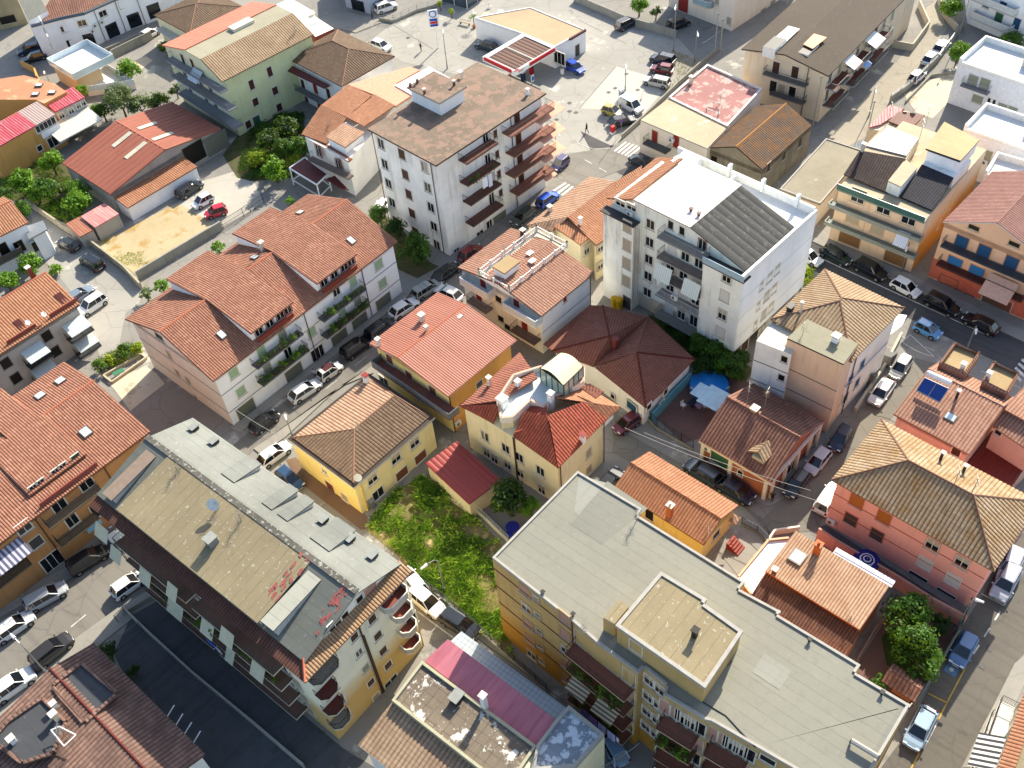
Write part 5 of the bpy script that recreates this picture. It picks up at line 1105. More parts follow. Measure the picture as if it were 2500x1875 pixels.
b.win('a', '31 730,905 500,1085 200,1270', 1, 3, 1.5, 1.5, 'glass'); b.win('a', '31 305,1395', 1, 3, 1.3, 1.4, 'grayd'); b.win('a', '31 70,1610', 1, 3, 1.4, 1.4, 'half'); b.win('a', '31 440,1555', 1, 3, 2.2, 2.3, 'door'); b.win('a', '31 600,1200 820,1120', 1, 3, 1.3, 2.1, 'glass')
b.balc('a', Z('31 425,1285')[0], Z('31 860,955')[0], 1.3, 'bars', slab='#7a6a55', railc='#3a342c'); b.balc('a', Z('31 515,1425')[0], Z('31 850,1200')[0], 1.3, 'bars', slab='#7a6a55', railc='#3a342c'); b.balc('a', Z('31 -60,1790')[0], Z('31 290,1600')[0], 1.2, 'bars', slab='#6a5a48', railc='#3a342c')
b.pipe('a', Z('31 330,1250')[0], m='#5a3020'); b.pipe('a', Z('31 880,770')[0], m='#5a3020'); k = MB(); t, z = b.wallpt('a', Z('31 790,1255')[0]); p = b.wp('a', t, z, .15); k.box((p.x-.9, p.y-.05, z-.35), (p.x+.9, p.y+.05, z+.35), plain('sign_pale_blue', '#8fc0d8')); k.build('wall_sign', b.o)
t, z = b.wallpt('a', Z('31 60,1430')[0]); k = MB(); k.slab([b.wp('a', t-2.5, z-.5, 2.2), b.wp('a', t+1.4, z-.5, 2.2), b.wp('a', t+1.4, z+.3, .2), b.wp('a', t-2.5, z+.3, .2)], .05, stripem('awning_stripe_grey', '#b9b9c4', '#5c5a70', .5)); k.build('awning', b.o)
# ------------------------------------------------------------------ LL: terracotta house with white awnings
b = Bd('apartment_building', 'grey-walled house with orange tile roof, two dark roof slots and four white ribbed awnings', 6.8, far_rect(6.8, '21 672,975', '21 0,1400', 17, 8), .4)
b.walls(wallm('render_grey', '#a9a399', .1, .3)); bk_ = b.at('21 440,756', 6.8); L2_ = b.at('21 300,742', 6.8)
vb_ = b.at('21 300,742', 7.0).y; rr = b.roof_gable('u', 8.6, T_oran, .72, .38, .055, rect=(0, 0, b.la, max(vb_, bk_.y)), h=6.8, gm=wallm('render_grey'), ridge=T_ridge)
k = MB(); sm_ = 1.8/(.72*max(vb_, bk_.y))
for st in (('21 455,870', '21 640,1000'), ('21 110,1090', '21 290,1240')):
 A, B_ = b.at(st[0], 8.2), b.at(st[1], 7.2); u = (A.x+B_.x)/2
 k.box((u-.45, 1.2, 6.8), (u+.45, A.y, 6.85+sm_*1.0), plain('slot_dark_red', '#4a1814')); k.slab([(u-.5, 1.2, 6.9+sm_*1.2), (u-.38, 1.2, 6.9+sm_*1.2), (u-.38, A.y, 6.95+sm_*A.y), (u-.5, A.y, 6.95+sm_*A.y)], .1, plain('slot_dark_red')); k.slab([(u-.36, 1.2, 6.86+sm_*1.2), (u+.4, 1.2, 6.86+sm_*1.2), (u+.4, A.y, 6.9+sm_*A.y), (u-.36, A.y, 6.9+sm_*A.y)], .02, plain('slot_dark_red'))
k.build('roof_slot', rr); b.chimney('21 270,735', 7.6, 1.2, .5, parent=rr, m=plain('chimney_maroon'))
b.dish('21 385,1090', 7.3, .35, .6, -1.2, rr); b.dish('21 250,1160', 7.3, .35, .6, -1.2, rr); k = MB()
for t_, p in enumerate(('21 580,1040', '21 255,1290')):
 q = b.at(p, 7.3); k.box((q.x-2, .5, 6.6), (q.x+2, .62, 7.5), plain('rail_terracotta', '#8a4a3c')); k.build('terrace_rail', b.o); k = MB()
awm = stripem('awning_ribbed_white', '#c9d2d0', '#aab6b4', .22)
for p, q_ in (('21 520,1165', '21 700,1075'), ('21 600,1300', '21 760,1205'), ('21 175,1390', '21 350,1290'), ('21 250,1540', '21 425,1440')):
 (ta, za), (tb, zb_) = b.wallpt('a', Z(p)[0], .3), b.wallpt('a', Z(q_)[0], .3); z = (za+zb_)/2
 k = MB(); k.slab([b.wp('a', ta, z-.7, 2.1), b.wp('a', tb, z-.7, 2.1), b.wp('a', tb, z, .1), b.wp('a', ta, z, .1)], .05, awm); k.build('awning', b.o); b.balc_at('a', ta-.2, tb+.2, z-2.1, 1.3, 'bars', 1.0, '#5c5e60', '#3a3c3e', '#2c3033')
b.win('a', '21 395,1245 470,1375 50,1475 135,1600', 1, 3, 1.2, 1.5, 'dark', '#8f8b84')
# ------------------------------------------------------------------ LL2: white house top left
b = Bd('house', 'white house with orange tile roof corner, curved balcony and blue-grey windows at the left edge', 6.1, far_rect(6.1, '21 238,288', '21 0,405', 10, 8), .3)
b.walls(W_white); bk_ = b.at('21 2,82', 6.1); rr = b.roof_gable('u', 7.6, T_oran, .5, .38, .055, rect=(0, 0, b.la, max(4, bk_.y)), ridge=T_ridge); b.balc('a', Z('21 -60,690')[0], Z('21 195,525')[0], 1.2, 'wall', slab='#6a655e', railc='#55504a')
k = MB(); ol = b.outline('21 340,600 210,600 150,440 250,370', 0.0) ; q = b.at('21 345,598', 0); k.prism([(b.la-.5, -.8), (b.la+1.4, -.6), (b.la+1.8, 1.2), (b.la-.5, 1.6)], 0, 4.4, W_white); k.prism([(b.la-1.2, -1.4), (b.la+1.6, -1.2), (b.la+2.1, 1.2), (b.la-.5, 1.8)], 4.4, 4.6, M_grey); k.build('bay', b.o)
b.win('a', '21 30,510 165,490', 1, 3, 1.3, 1.9, 'dark'); b.faces['y'] = ((b.la+1.4, -.6), (b.la+1.8, 1.2)); b.win_at('a', b.la-1.0, 2.6, .9, 1.6, 'dark', off=.9)
# ------------------------------------------------------------------ R1: tiled house bottom left
b = Bd('house', 'house at the bottom left with weathered brick-red tiles, sunken terrace and charcoal flat decks', 6.4, (lambda B, l, r: [B+(l-B).normalized()*16, B+(l-B).normalized()*16+(r-B).normalized()*17, B+(r-B).normalized()*17])(G(px(41, 768, 702), 6.4), G(px(41, 0, 1312), 6.4), G(px(41, 1850, 1659), 6.4)), .3)
b.walls(W_warm); B0 = b.at('41 768,702', 6.4); k = MB(); la, lb = max(B0.x, b.la), max(B0.y, b.lb)
rg = b.at('41 1255,1170', 7.5); rg2 = b.at('41 690,1659', 7.5); ur = (rg.x+rg2.x)/2
T_r1 = tilem('tiles_weathered_rose', ['#8a5a4c', '#a87464', '#6e4a42'], .42, .44, moss='#4a3c38', mossamt=.5, gap=.8); um = ur
k.tiles([(0, 0, 6.4), (um, 0, 7.7), (um, lb, 7.7), (0, lb, 6.4)], T_r1, .42, .06); k.tiles([(um, 0, 7.7), (la, 0, 6.4), (la, lb, 6.4), (um, lb, 7.7)], T_r1, .42, .06); k.ridge((um, 0, 7.75), (um, lb, 7.75), T_ridge3); rr = k.build('roof', b.o)
def r1z(u): return 6.4+1.3*u/um if u < um else 6.4+1.3*(la-u)/(la-um)
F_ch = feltm('felt_charcoal_plain', '#45474a', 1.1, .3, .05, .12)
for st in ('41 700,815 985,1055 735,1285 480,990', '41 370,1110 560,1300 460,1540 220,1620 -20,1440 110,1290'):
 P = b.outline(st, 7.2); k = MB(); k.prism(P, 6.0, 7.62, T_r1, F_ch); dk = k.build('flat_deck', rr); k = MB(); n = len(P)
 for i in range(n):
  p, q = Vector((*P[i], 7.8)), Vector((*P[(i+1) % n], 7.8)); d = (q-p).normalized(); nn = Vector((-d.y, d.x, 0))*.3; k.tiles([p, q, q+nn*.1-Vector((0, 0, .0))+nn, p+nn*.1+nn], T_r1, .42, .05, .22) if (q-p).length > 1 else None
 k.build('tiled_kerb', dk)
k = MB(); G1, G2, G3 = b.at('41 775,758', 6.6), b.at('41 1170,1130', 6.6), b.at('41 960,930', 6.6); k.bar(G1, G2, .09, plain('gutter_zinc', '#7f97b0', .3, .5), 6); A_, C_ = b.at('41 675,815', 7.0), b.at('41 135,1265', 7.0); k.bar(A_, C_, .1, plain('gutter_zinc')); k.build('gutter', b.o)
b.chimney('41 470,1140', 7.7, .5, .4, m=M_white); b.chimney('41 480,1240', 7.7, .8, .5, m=wallm('render_cream')); b.chimney('41 120,1440', 7.6, .6, .5, m=M_white); b.antenna('41 560,1400', 7.7, 2.2, rr, dirn=.9)
k = MB(); P = b.ats('41 430,1340 500,1310 640,1380 540,1475', 8.6)
for i in range(3): k.bar(P[i], P[i+1], .06, M_white, 5)
k.bar(P[0], P[3], .06, M_white, 5); k.build('roof_frame', b.o)
k = MB()
for v_ in (.25, .4, .55, .7): k.bar((la, lb*v_*.5, 5.6), (la+1.1, lb*v_*.5+.2, 5.9), .05, M_white, 4)
k.build('awning_arms', b.o)
# ------------------------------------------------------------------ R2: bottom centre house
b = Bd('house', 'house at the bottom centre with pink ribbed roof, decayed flat roof and tan tiles', 8.0, (lambda T, L, p: [L, L+(p-L).normalized()*17, T+(p-L).normalized()*17])(G(px(42, 1420, 762), 8), G(px(42, 1165, 1097), 8), G(px(42, 1890, 1662), 8)), .0)
B0 = b.at('42 1420,762', 8.0)
st = '42 1420,762 1165,1097 1890,1662 1960,1720 43 560,1700 815,1392 515,1150 405,1268 240,1482'
ol = b.outline('42 1420,762 1165,1097 2100,1830 43 180,1700 570,1665 815,1392 515,1150 405,1268 240,1482', 8.0)
MB().prism(ol, 0, 7.85, W_cream).build('wall', b.o)
A_ = b.outline('42 1420,762 1165,1097 2100,1830 43 -40,1900 245,1482', 8.0); b.flat(F_dirty, pts=A_, z=8.0, pw=.25, ph=.25, pm=M_conc, cop=plain('coping_lichen', '#a8a488', .9))
C_ = b.outline('43 245,1484 405,1270 515,1150 815,1392 570,1665 200,1700', 8.0); b.flat(F_blue, pts=C_, z=8.06, pw=.25, ph=.45, pm=M_conc, cop=M_conc)
k = MB(); P = b.ats('42 1640,585 1440,757 43 245,1480 405,1266', 7.8); R_p = corrm('roof_sheets_pink', '#b5707a', '#a8606c', '#8c4a58', .95, .35)
k.tiles([tuple(P[1]), tuple(P[2]), (P[3].x, P[3].y, 8.1), (P[0].x, P[0].y, 8.1)], R_p, .95, .05); k.build('pink_roof', b.o); k = MB(); k.prism([(p.x, p.y) for p in P], 0, 7.6, W_cream); k.build('pink_roof_wall', b.o)
P = b.outline('42 1750,505 1655,592 43 405,1268 497,1152', 5.6); k = MB(); k.prism(P, 0, 5.6, W_cream, feltm('terrace_tiles_bluewhite', '#b9c2c8', .45, .6, 0, .1, line2=.45)); te = k.build('side_terrace', b.o)
k = MB(); p, q = Vector((*P[0], 5.6)), Vector((*P[3], 5.6)); k.bar(p+Vector((0, 0, 1)), q+Vector((0, 0, 1)), .03, M_dark)
for i in range(70): c = p.lerp(q, i/69); k.bar(c, c+Vector((0, 0, 1)), .018, M_dark, 3, cap=False)
k.build('railing', te)
T_r2 = tilem('tiles_tan_rows', ['#b08664', '#c39a76', '#a0765a'], .42, .42, moss='#6a4a38', mossamt=.3, gap=.9); P = b.ats('42 1165,1105 878,1468', 7.7); Lo = b.ats('42 1165,1105', 7.7)[0]; lo2 = b.at('42 878,1466', 6.6)
k = MB(); d = Vector((0, -1, 0))*16
k.tiles([tuple(lo2), tuple(lo2+d), (Lo.x, Lo.y-16, 7.7), (Lo.x, Lo.y, 7.7)], T_r2, .42, .06, side=plain('barge_white', '#cfd0d2')); rr = k.build('roof', b.o); MB().prism([(lo2.x+.4, lo2.y-.4), (lo2.x+.4, lo2.y-16), (Lo.x, lo2.y-16), (Lo.x, Lo.y-.3)], 0, 6.5, W_warm).build('wall', b.o)
b.hut('roof_hatch', '42 1715,1080', 8.0, (1.1, .8, .7), M_dark, capm=plain('vent_cap')); b.chimney('42 1950,1150', 8.0, 2.2, .45, m=W_grey)
# ------------------------------------------------------------------ right edge, bottom
b = Bd('apartment_building', 'pale building at the bottom right edge with tiled cornice, striped awnings and street balconies', 8.0, (lambda L, p: [L, L+(p-L).normalized()*13, L+(p-L).normalized()*13+Vector((-(p-L).normalized().y, (p-L).normalized().x, 0))*7])(G(px(44, 2230, 1010), 8), G(px(44, 1990, 1700), 8)), .0)
b.walls(W_warm); k = MB(); k.tiles([(-.1, 0, 8.0), (-.1, b.lb, 8.0), (1.0, b.lb, 8.5), (1.0, 0, 8.5)], T_oran, .34, .05); k.box((1, 0, 7.9), (b.la, b.lb, 8.2), F_brown); k.build('roof', b.o); L = b.frame('b')[4]
for z in (5.4, 2.6):
 b.balc_at('b', .3, L-.3, z, 1.3, 'bars', 1, '#cfcabd', railc='#33302c')
 for i in range(5): b.win_at('b', L*(i+.5)/5, z+1.15, 1.2, 2.1, ['glass', 'shutg'][i % 2])
k = MB(); k.slab([b.wp('b', L*.35, 6.3, 2.0), b.wp('b', L*.6, 6.3, 2.0), b.wp('b', L*.6, 7.6, .2), b.wp('b', L*.35, 7.6, .2)], .05, stripem('awning_stripe_bw', '#d8d4cc', '#3c3c40', .5, 1)); k.slab([b.wp('b', L*.7, 6.3, 1.8), b.wp('b', L*.85, 6.3, 1.8), b.wp('b', L*.85, 7.4, .2), b.wp('b', L*.7, 7.4, .2)], .05, plain('awning_cream')); k.build('awning', b.o)
# ------------------------------------------------------------------ upper part of the picture
# K: pale green block
b = Bd('apartment_building', 'pale green block with tan tile slope, salmon strip and three long grey balconies', 10.0, '11 1395,385 1872,692 12 487,282', .3)
b.walls(W_green, mb=wallm('render_pale_cream_green', '#d2cfa4', .1, .3)); q = b.hit('11 1560,425', (0, 0, 0), (1, 0, 0)); zr = max(q.z, 11.2); vr = q.y
k = MB(); vg = b.hit('11 1690,500', (0, 0, 0), (1, 0, 0)).y; zg = b.hit('11 1690,500', (0, 0, 0), (1, 0, 0)).z
k.tiles([(0, 0, 10), (b.la, 0, 10), (b.la, vg, zg), (0, vg, zg)], T_sand, .42, .05); k.slab([(0, vg, zg+.01), (b.la, vg, zg+.01), (b.la, vr, zr), (0, vr, zr)], .12, feltm('felt_khaki', '#9c9680', 2, .2)); k.tiles([(0, vr, zr+.1), (b.la, vr, zr+.1), (b.la, b.lb, 10.3), (0, b.lb, 10.3)], corrm('sheet_salmon', '#c4745c', '#cd8068', '#a85f4c', 3, .6), .5, .04); rr = k.build('roof', b.o)
k = MB(); P = [(.3, b.lb-.3, 9.8), (.3, .3, 9.8), (.3, .3, 10.0), (.3, vg, zg-.12), (.3, vr, zr-.12), (.3, b.lb-.3, 10.2)]; k.face(P, wallm('render_pale_cream_green')); P = [(b.la-.3, y, z) for _, y, z in P]; k.face(P[::-1], W_green); k.build('gable_wall', b.o)
sg = (zg-10)/vg
for p in ('12 325,210', '12 165,300', '12 10,385', '11 2145,385', '11 1995,460'):
 z = 10.5
 for _ in range(4): z = 10+sg*b.at(p, z).y
 b.skylight(p, z+.05, rr, (.8, .8), (0, sg))
k = MB(); P = b.at('11 2040,220', zr); k.box((P.x-2, P.y-.8, zr-.6), (P.x+2, P.y+.8, zr+.5), plain('roof_box_cream', '#cfcbb8')); k.build('roof_hatch', b.o); b.antenna('12 355,295', 10.4, 1.5, rr)
for p0, p1, d in (('11 1405,535', '11 1850,755', 1.4), ('11 1462,690', '11 1915,890', 1.6), ('11 1512,835', '11 1960,1040', 1.8)): b.balc('b', Z(p0)[0], Z(p1)[0], d, 'bars', slab='#85868a', railc='#6f7276')
b.win('b', '11 1545,500 1625,540', 1, 3, .9, 1.8, 'dbrown'); b.win('b', '11 1570,650 1700,710 1780,760', 2, 3.0, 1, 1.9, 'glass'); t, z = b.wallpt('b', Z('11 1690,600')[0]); k = MB(); k.slab([b.wp('b', t-1.3, z-.9, 1.9), b.wp('b', t+1.3, z-.9, 1.9), b.wp('b', t+1.3, z+.4, .3), b.wp('b', t-1.3, z+.4, .3)], .05, plain('awning_pale_blue', '#b8c4cc', .7)); k.build('awning', b.o)
b.win('a', '11 2122,715 12 132,605', 1, 3, .9, 1.6, 'dbrown'); b.win('a', '11 2155,860 12 178,765 11 2095,1050 12 213,905', 1, 3, 1.0, 1.3, 'dbrown'); b.win('a', '11 2170,1030', 1, 3, 1.3, 2.2, 'green')
# hip roof behind K
b = Bd('house', 'ochre house with small brown hipped roof behind the salmon-striped roof, top left', 5.0, '11 1300,125 1600,292 2060,60', .3)
b.walls(W_cream); b.roof_hip(6.4, T_old, None, .42, .05, None, None, T_ridge2); k = MB(); P = b.ats('11 1310,245 1420,200 1585,290 1462,348', 3.2); k.slab([tuple(p) for p in P][::-1], .08, plain('canopy_dirty_white', '#bfb8ac')); k.build('side_canopy', b.o)
# h9
b = Bd('house', 'house with worn brown hipped roof and red-doored balconies beside the pale green block', 7.4, '12 262,490 740,732 1192,480', .4)
b.walls(W_grey); a1, a2 = b.at('12 660,348', 9.2), b.at('12 800,412', 9.2)
rr = b.roof_hip(9.2, T_old, None, .44, .06, None, None, T_ridge2, r1=((a1.x+a2.x)/2, a2.y), r2=((a1.x+a2.x)/2, a1.y)) if b.lb > b.la else b.roof_hip(9.2, T_old, None, .44, .06, None, None, T_ridge2, r1=(a1.x, a1.y), r2=(a2.x, a2.y))
b.win('b', '12 370,690 415,715 630,790', 2, 2.9, .9, 1.9, 'dbrown'); b.win('b', '12 275,680', 2, 2.9, .7, .8, 'half'); b.win('b', '12 520,745', 2, 2.9, 1, 2, 'red'); b.balc('b', Z('12 330,765')[0], Z('12 600,880')[0], 1.3, 'bars', slab='#8a8a88'); k = MB(); b.tp(k, '12 210,560 6.3;12 590,745 6.3;12 640,720 6.6;12 265,525 6.6', corrm('sheet_dark_maroon', '#5c2c2a', '#6a3430', '#4a2422', 2, .6), .5, .03); k.build('canopy', b.o)
# h10 terracotta house next to the tower
b = Bd('house', 'white house with stepped orange roofs and a maroon porch beside the tall grey block', 6.4, '12 395,1145 795,1362 1010,1180', .0)
b.walls(W_warm, pts=b.outline('12 430,1150 790,1350 1005,1120 1185,890 1330,830 1230,660 800,712 560,900', 6.4)); k = MB()
b.tp(k, '12 400,1130 6.4;12 610,1215 6.4;12 785,990 8.0;12 570,885 8.0', T_oran, .4); b.tp(k, '12 570,885 8.0;12 785,990 8.0;12 995,808 8.6;12 795,712 8.6', T_oran, .4); b.tp(k, '12 785,990 8.1;12 930,1068 8.1;12 1190,890 8.6;12 1020,798 8.6', T_oran, .4); b.tp(k, '12 605,1155 7.6;12 772,1245 7.6;12 935,1118 8.0;12 755,1035 8.0', T_peach, .4)
rr = k.build('roof', b.o); k = MB(); P = b.outline('12 795,710 1310,558 1400,588 1200,700 1330,800 1195,890 1020,798', 8.6); k.prism(P, 8.2, 8.55, plain('membrane_salmon', '#d89a7c', .8)); P = b.outline('12 1190,720 1480,560 1690,680 1640,700 1500,620 1330,800', 8.7); k.prism(P, 8.2, 8.7, plain('parapet_white')); k.build('salmon_deck', b.o); k = MB(); k.prism(b.outline('12 630,1190 770,1260 920,1140 780,1050', 7.0), 6.0, 7.5, W_white); k.build('dormer', b.o)
b.win('b', '12 545,1270 715,1395', 1, 3, 1, 2, 'glass', '#8a4a3a'); b.balc('b', Z('12 450,1330')[0], Z('12 800,1530')[0], 1.1, 'bars', slab='#6e5e58', railc='#5a5a58'); k = MB(); b.tp(k, '12 395,1135 6.2;12 800,1365 6.2;12 830,1340 6.3;12 430,1110 6.3', T_mar, .4); k.build('eave_strip', b.o)
k = MB(); P = b.outline('12 300,1420 430,1330 622,1470 530,1560', 3.0); k.prism(P, 2.85, 3.0, plain('porch_maroon', '#5e2a26'), plain('porch_maroon'));
for p in P: k.bar((*p, 0), (*p, 3.0), .12, M_white, 5)
for i in range(4): p, q = P[i], P[(i+1) % 4]; k.bar((*p, 3.0), (*q, 3.0), .13, M_white, 4); k.bar((*p, .9), (*q, .9), .1, M_white, 4)
P = b.outline('12 610,1510 680,1480 800,1600 720,1580', 2.6); k.prism(P, 2.4, 2.6, plain('porch_maroon')); k.build('porch', b.o); b.antenna('12 640,1060', 7.2, .6, rr)
# top-left bank-like white building
def prism_building(name, label, foot, h, wm, roofm, eave=None, cat='building'):
 pts = [G(p) for p in Z(foot)]; c = sum(pts, Vector())/len(pts); o = empty(name, (c.x, c.y, 0), 0, label, cat); P = [(p.x-c.x, p.y-c.y) for p in pts]
 MB().prism(P, 0, h, wm, roofm).build('wall', o); return o, P, c
class Free(Bd):
 """building whose outline is read at ground level"""
 def __init__(s, name, label, foot, h, cat='building'):
  pts = [G(p) for p in Z(foot)]; s.F = Vector((pts[0].x, pts[0].y, 0)); s.ang = 0; s.ca, s.sa = 1, 0; s.h = h; s.ins = 0; s.la = s.lb = 10
  s.o = empty(name, s.F, 0, label, cat); s.P = [(p.x-s.F.x, p.y-s.F.y) for p in pts]; s.faces = {str(i): (s.P[i], s.P[(i+1) % len(s.P)]) for i in range(len(s.P))}
b = Free('commercial_building', 'long white curved building with blue shopfronts and an arched corner tower, top left', '11 -60,120 290,300 385,492 610,430 815,385 1080,262 1340,165 1700,20 1950,-80 1700,-260 1200,-100 700,0 300,150', 6.2)
MB().prism(b.P[2:10], 0, 6.1, W_white).build('wall', b.o); MB().prism([b.P[1], b.P[2], (b.P[2][0]+2.5, b.P[2][1]+3.2), (b.P[1][0]+2.5, b.P[1][1]+3.2)], 0, 7.2, W_white, F_dk).build('corner_tower', b.o)
k = MB(); P = b.P; R2_ = [(P[i][0]+.3, P[i][1]+1.0) for i in range(2, 9)]; bk = [(p[0]+2.5, p[1]+7.5) for p in R2_]
for i in range(len(R2_)-1):
 a_, c_, d_, e_ = R2_[i], R2_[i+1], bk[i+1], bk[i]; k.tiles([(*a_, 6.1), (*c_, 6.1), (*d_, 7.9)], T_brick, .42, .05); k.tiles([(*a_, 6.1), (*d_, 7.9), (*e_, 7.9)], T_brick, .42, .05)
k.build('roof', b.o); k = MB()
for i in range(2, 9): p, q = Vector((*P[i], 6.25)), Vector((*P[i+1], 6.25)); k.bar(p, q, .3, plain('gutter_slate', '#5a6068'), 6)
k.build('cornice', b.o)
b.win('2', '11 550,240', 1, 3, 1.6, 1.1, 'glass'); b.win('3', '11 692,195', 1, 3, 1.5, 1.1, 'glass'); b.win('4', '11 868,115 1035,38', 1, 3, 1.5, 1.1, 'glass'); b.win('2', '11 625,380', 1, 3, 2.0, 2.2, 'plain', '#23304a'); b.win('3', '11 755,335', 1, 3, 1.8, 2.2, 'plain', '#1f3c6a'); b.win('4', '11 950,255', 1, 3, 2.2, 2.5, 'plain', '#1f3c6a'); b.win('5', '11 1135,170 1300,90', 1, 3, 2.3, 2.5, 'plain', '#1f3c6a'); b.win('1', '11 415,335 360,205', 1, 3, 1.3, 1.2, 'glass')
for p in ('11 800,215', '11 860,185', '11 780,262'): b.ac('4', Z(p)[0])
for f_, p in (('4', '11 845,230'), ('4', '11 1000,100'), ('5', '11 1185,80')): b.pipe(f_, Z(p)[0], 0, 6)
b = Free('warehouse', 'old ochre wall with barred window behind the white arched corner tower', '11 -80,270 240,200 330,60 0,-80', 5.6); MB().prism(b.P, 0, 5.6, wallm('render_old_ochre', '#a8946a', .25, .6), F_dk).build('wall', b.o); b.win('0', '11 65,165', 1, 3, 2.8, 1.4, 'dark', '#8a7c60')
# white terrace house with glass rails
b = Bd('house', 'small modern house with white roof terrace, glass balustrades and a lower white patio, top left', 3.4, '11 452,522 630,672 945,492', .0)
P_ = b.outline('11 452,522 630,672 945,492 765,370', 3.4)
k = MB(); k.box((.4, .3, 0), (b.la*.62, b.lb-.3, 3.2), wallm('render_orange_beige', '#c9a070')); k.build('wall', b.o); k = MB(); k.box((0, 0, 3.2), (b.la, b.lb, 3.45), M_white, F_whit); rr = k.build('roof', b.o)
gm = plain('clear_rail_glass', '#cfdde0', .08, 0, .05, 1, .8)
def glassrail(b, pts, z, h, name='glass_balustrade', parent=None, closed=True):
 k = MB(); n = len(pts)
 for i in range(n if closed else n-1):
  p, q = Vector((*pts[i][:2], z)), Vector((*pts[(i+1) % n][:2], z)); k.face([p, q, q+Vector((0, 0, h)), p+Vector((0, 0, h))], gm); k.bar(p+Vector((0, 0, h)), q+Vector((0, 0, h)), .05, M_white, 4); m_ = max(1, int((q-p).length/1.5))
  for j in range(m_+1): c = p.lerp(q, j/m_); k.bar(c, c+Vector((0, 0, h)), .035, M_white, 4)
 return k.build(name, parent or b.o)
glassrail(b, [(0, 0), (b.la, 0), (b.la, b.lb), (0, b.lb)], 3.45, 1.0, parent=rr)
P_ = b.outline('11 735,775 1140,715 880,560 700,640', .9); MB().prism(P_, 0, .9, W_warm, F_whit).build('patio', b.o); glassrail(b, [P_[0], P_[1], P_[2]], .9, 1.0, closed=False)
# yellow group at the left
b = Bd('house', 'yellow-ochre house with pink and grey ribbed sheet roofs at the left edge', 5.5, far_rect(5.5, '11 470,965', '11 0,1232', 12, 6.5), .1)
b.walls(W_och, mb=W_och); A = b.at('11 310,1062', 5.5); D = b.at('11 300,862', 6.4); k = MB(); RP = corrm('sheet_crimson_pale', '#a8404a', '#b8505a', '#c9a0a0', 1, .5); RG = corrm('sheet_greyrose', '#a08c84', '#b09a92', '#8a7870', 1, .6)
k.tiles([(0, 0, 5.5), (A.x, 0, 5.5), (A.x, D.y, 6.4), (0, D.y, 6.4)], RP, .42, .05); k.tiles([(A.x, 0, 5.5), (b.la, 0, 5.5), (b.la, D.y, 6.4), (A.x, D.y, 6.4)], RG, .42, .05); k.build('roof', b.o)
b.win('a', '11 385,1055', 1, 3, 3.6, 1.2, 'glass', '#dcdcd8'); b.win('a', '11 480,1175', 1, 3, 3.2, 1.8, 'glass', '#dcdcd8'); b.win('a', '11 335,1250', 1, 3, .8, .9, 'dark', '#dcdcd8'); k = MB(); (t0, z0), (t1, z1) = b.wallpt('a', Z('11 320,1080')[0]), b.wallpt('a', Z('11 480,1020')[0]); p = b.wp('a', t0, 0, .02); q = b.wp('a', b.la-.2, 0, .02); k.box((p.x, p.y-.06, 2.9), (q.x, p.y, 4.0), W_white); k.build('white_panel', b.o)
b = Bd('house', 'stone-grey annex with crimson ribbed roof and a pale corrugated lean-to, left', 5.0, '11 382,880 462,946 712,820', .1)
b.walls(wallm('render_grey', '#a9a399')); k = MB(); k.tiles([(0, 0, 5.0), (b.la, 0, 5.0), (b.la, max(b.lb, 3.5), 5.6), (0, max(b.lb, 3.5), 5.6)], RP, .42, .05); k.build('roof', b.o); b.win('a', '11 520,975 600,935 665,890 700,870', 1, 3, .9, 1.0, 'half'); k = MB(); P = b.ats('11 540,1082 622,1135 862,1002 752,942', 2.8)
k.tiles([(P[1].x-2.5, P[1].y, 2.7), (P[2].x, P[2].y, 2.7), (P[2].x, .1, 3.3), (P[1].x-2.5, .1, 3.3)], corrm('sheet_offwhite', '#c9c6b8', '#d8d5c8', '#a09c8c', 1, .7), .3, .05); k.build('lean_to_roof', b.o)
b = Bd('house', 'ochre house with low salmon roof and white rooflights at the far left', 5.6, far_rect(5.6, '11 440,835', '11 0,850', 12, 8), .1)
b = b; P = b.outline('11 -200,860 0,835 300,835 370,870 560,770 460,700 200,630 -200,690', 6.0); MB().prism(P, 0, 5.9, W_och, F_pinkr if False else feltm('roof_salmon_flat', '#b9805f', 4, .1, 0, .2, patch=('#cf9a78', .3, .55))).build('wall', b.o)
for p in ('11 330,720', '11 440,780', '11 300,795'): b.skylight(p, 6.0, None, (1.2, .9))
# shed
b = Bd('shed', 'large open shed with rust-brown corrugated gable roof and translucent strips', 3.8, '11 530,1372 930,1640 1862,1085', .25)
b.walls(wallm('render_shed_grey', '#9a948a', .15, .5)); q, q2 = b.at('11 985,1030', 5.6), b.at('11 1400,1262', 5.6)
ur = (q.x+q2.x)/2; R_s = corrm('sheet_rust_brown', '#8e5240', '#9a5c48', '#6e3c30', 1.1, .7); rr = b.roof_gable('v', 5.6, R_s, ur/b.la, 1.1, .09, gm=wallm('render_shed_grey'), ridge=plain('ridge_sheet', '#a8644c'))
k = MB(); sl_ = corrm('translucent_sheet', '#b8b29c', '#c9c4b0', '#9a947e', 2, .5); s1, s2 = (5.6-3.8)/ur, (5.6-3.8)/(b.la-ur)
def zsh(p):
 z = 5
 for _ in range(6): u = b.at(p, z).x; z = 3.8+s1*u if u < ur else 5.6-s2*(u-ur)
 q = b.at(p, z); return q
for p0, p1 in (('11 950,1240', '11 1110,1125'), ('11 1060,1340', '11 1235,1205'), ('11 1165,1090', '11 1325,1040'), ('11 1290,1185', '11 1460,1125')):
 A, C = zsh(p0), zsh(p1); vv = (A.y+C.y)/2; k.slab([(A.x, vv-.45, A.z+.16), (C.x, vv-.45, C.z+.16), (C.x, vv+.45, C.z+.16), (A.x, vv+.45, A.z+.16)], .03, sl_)
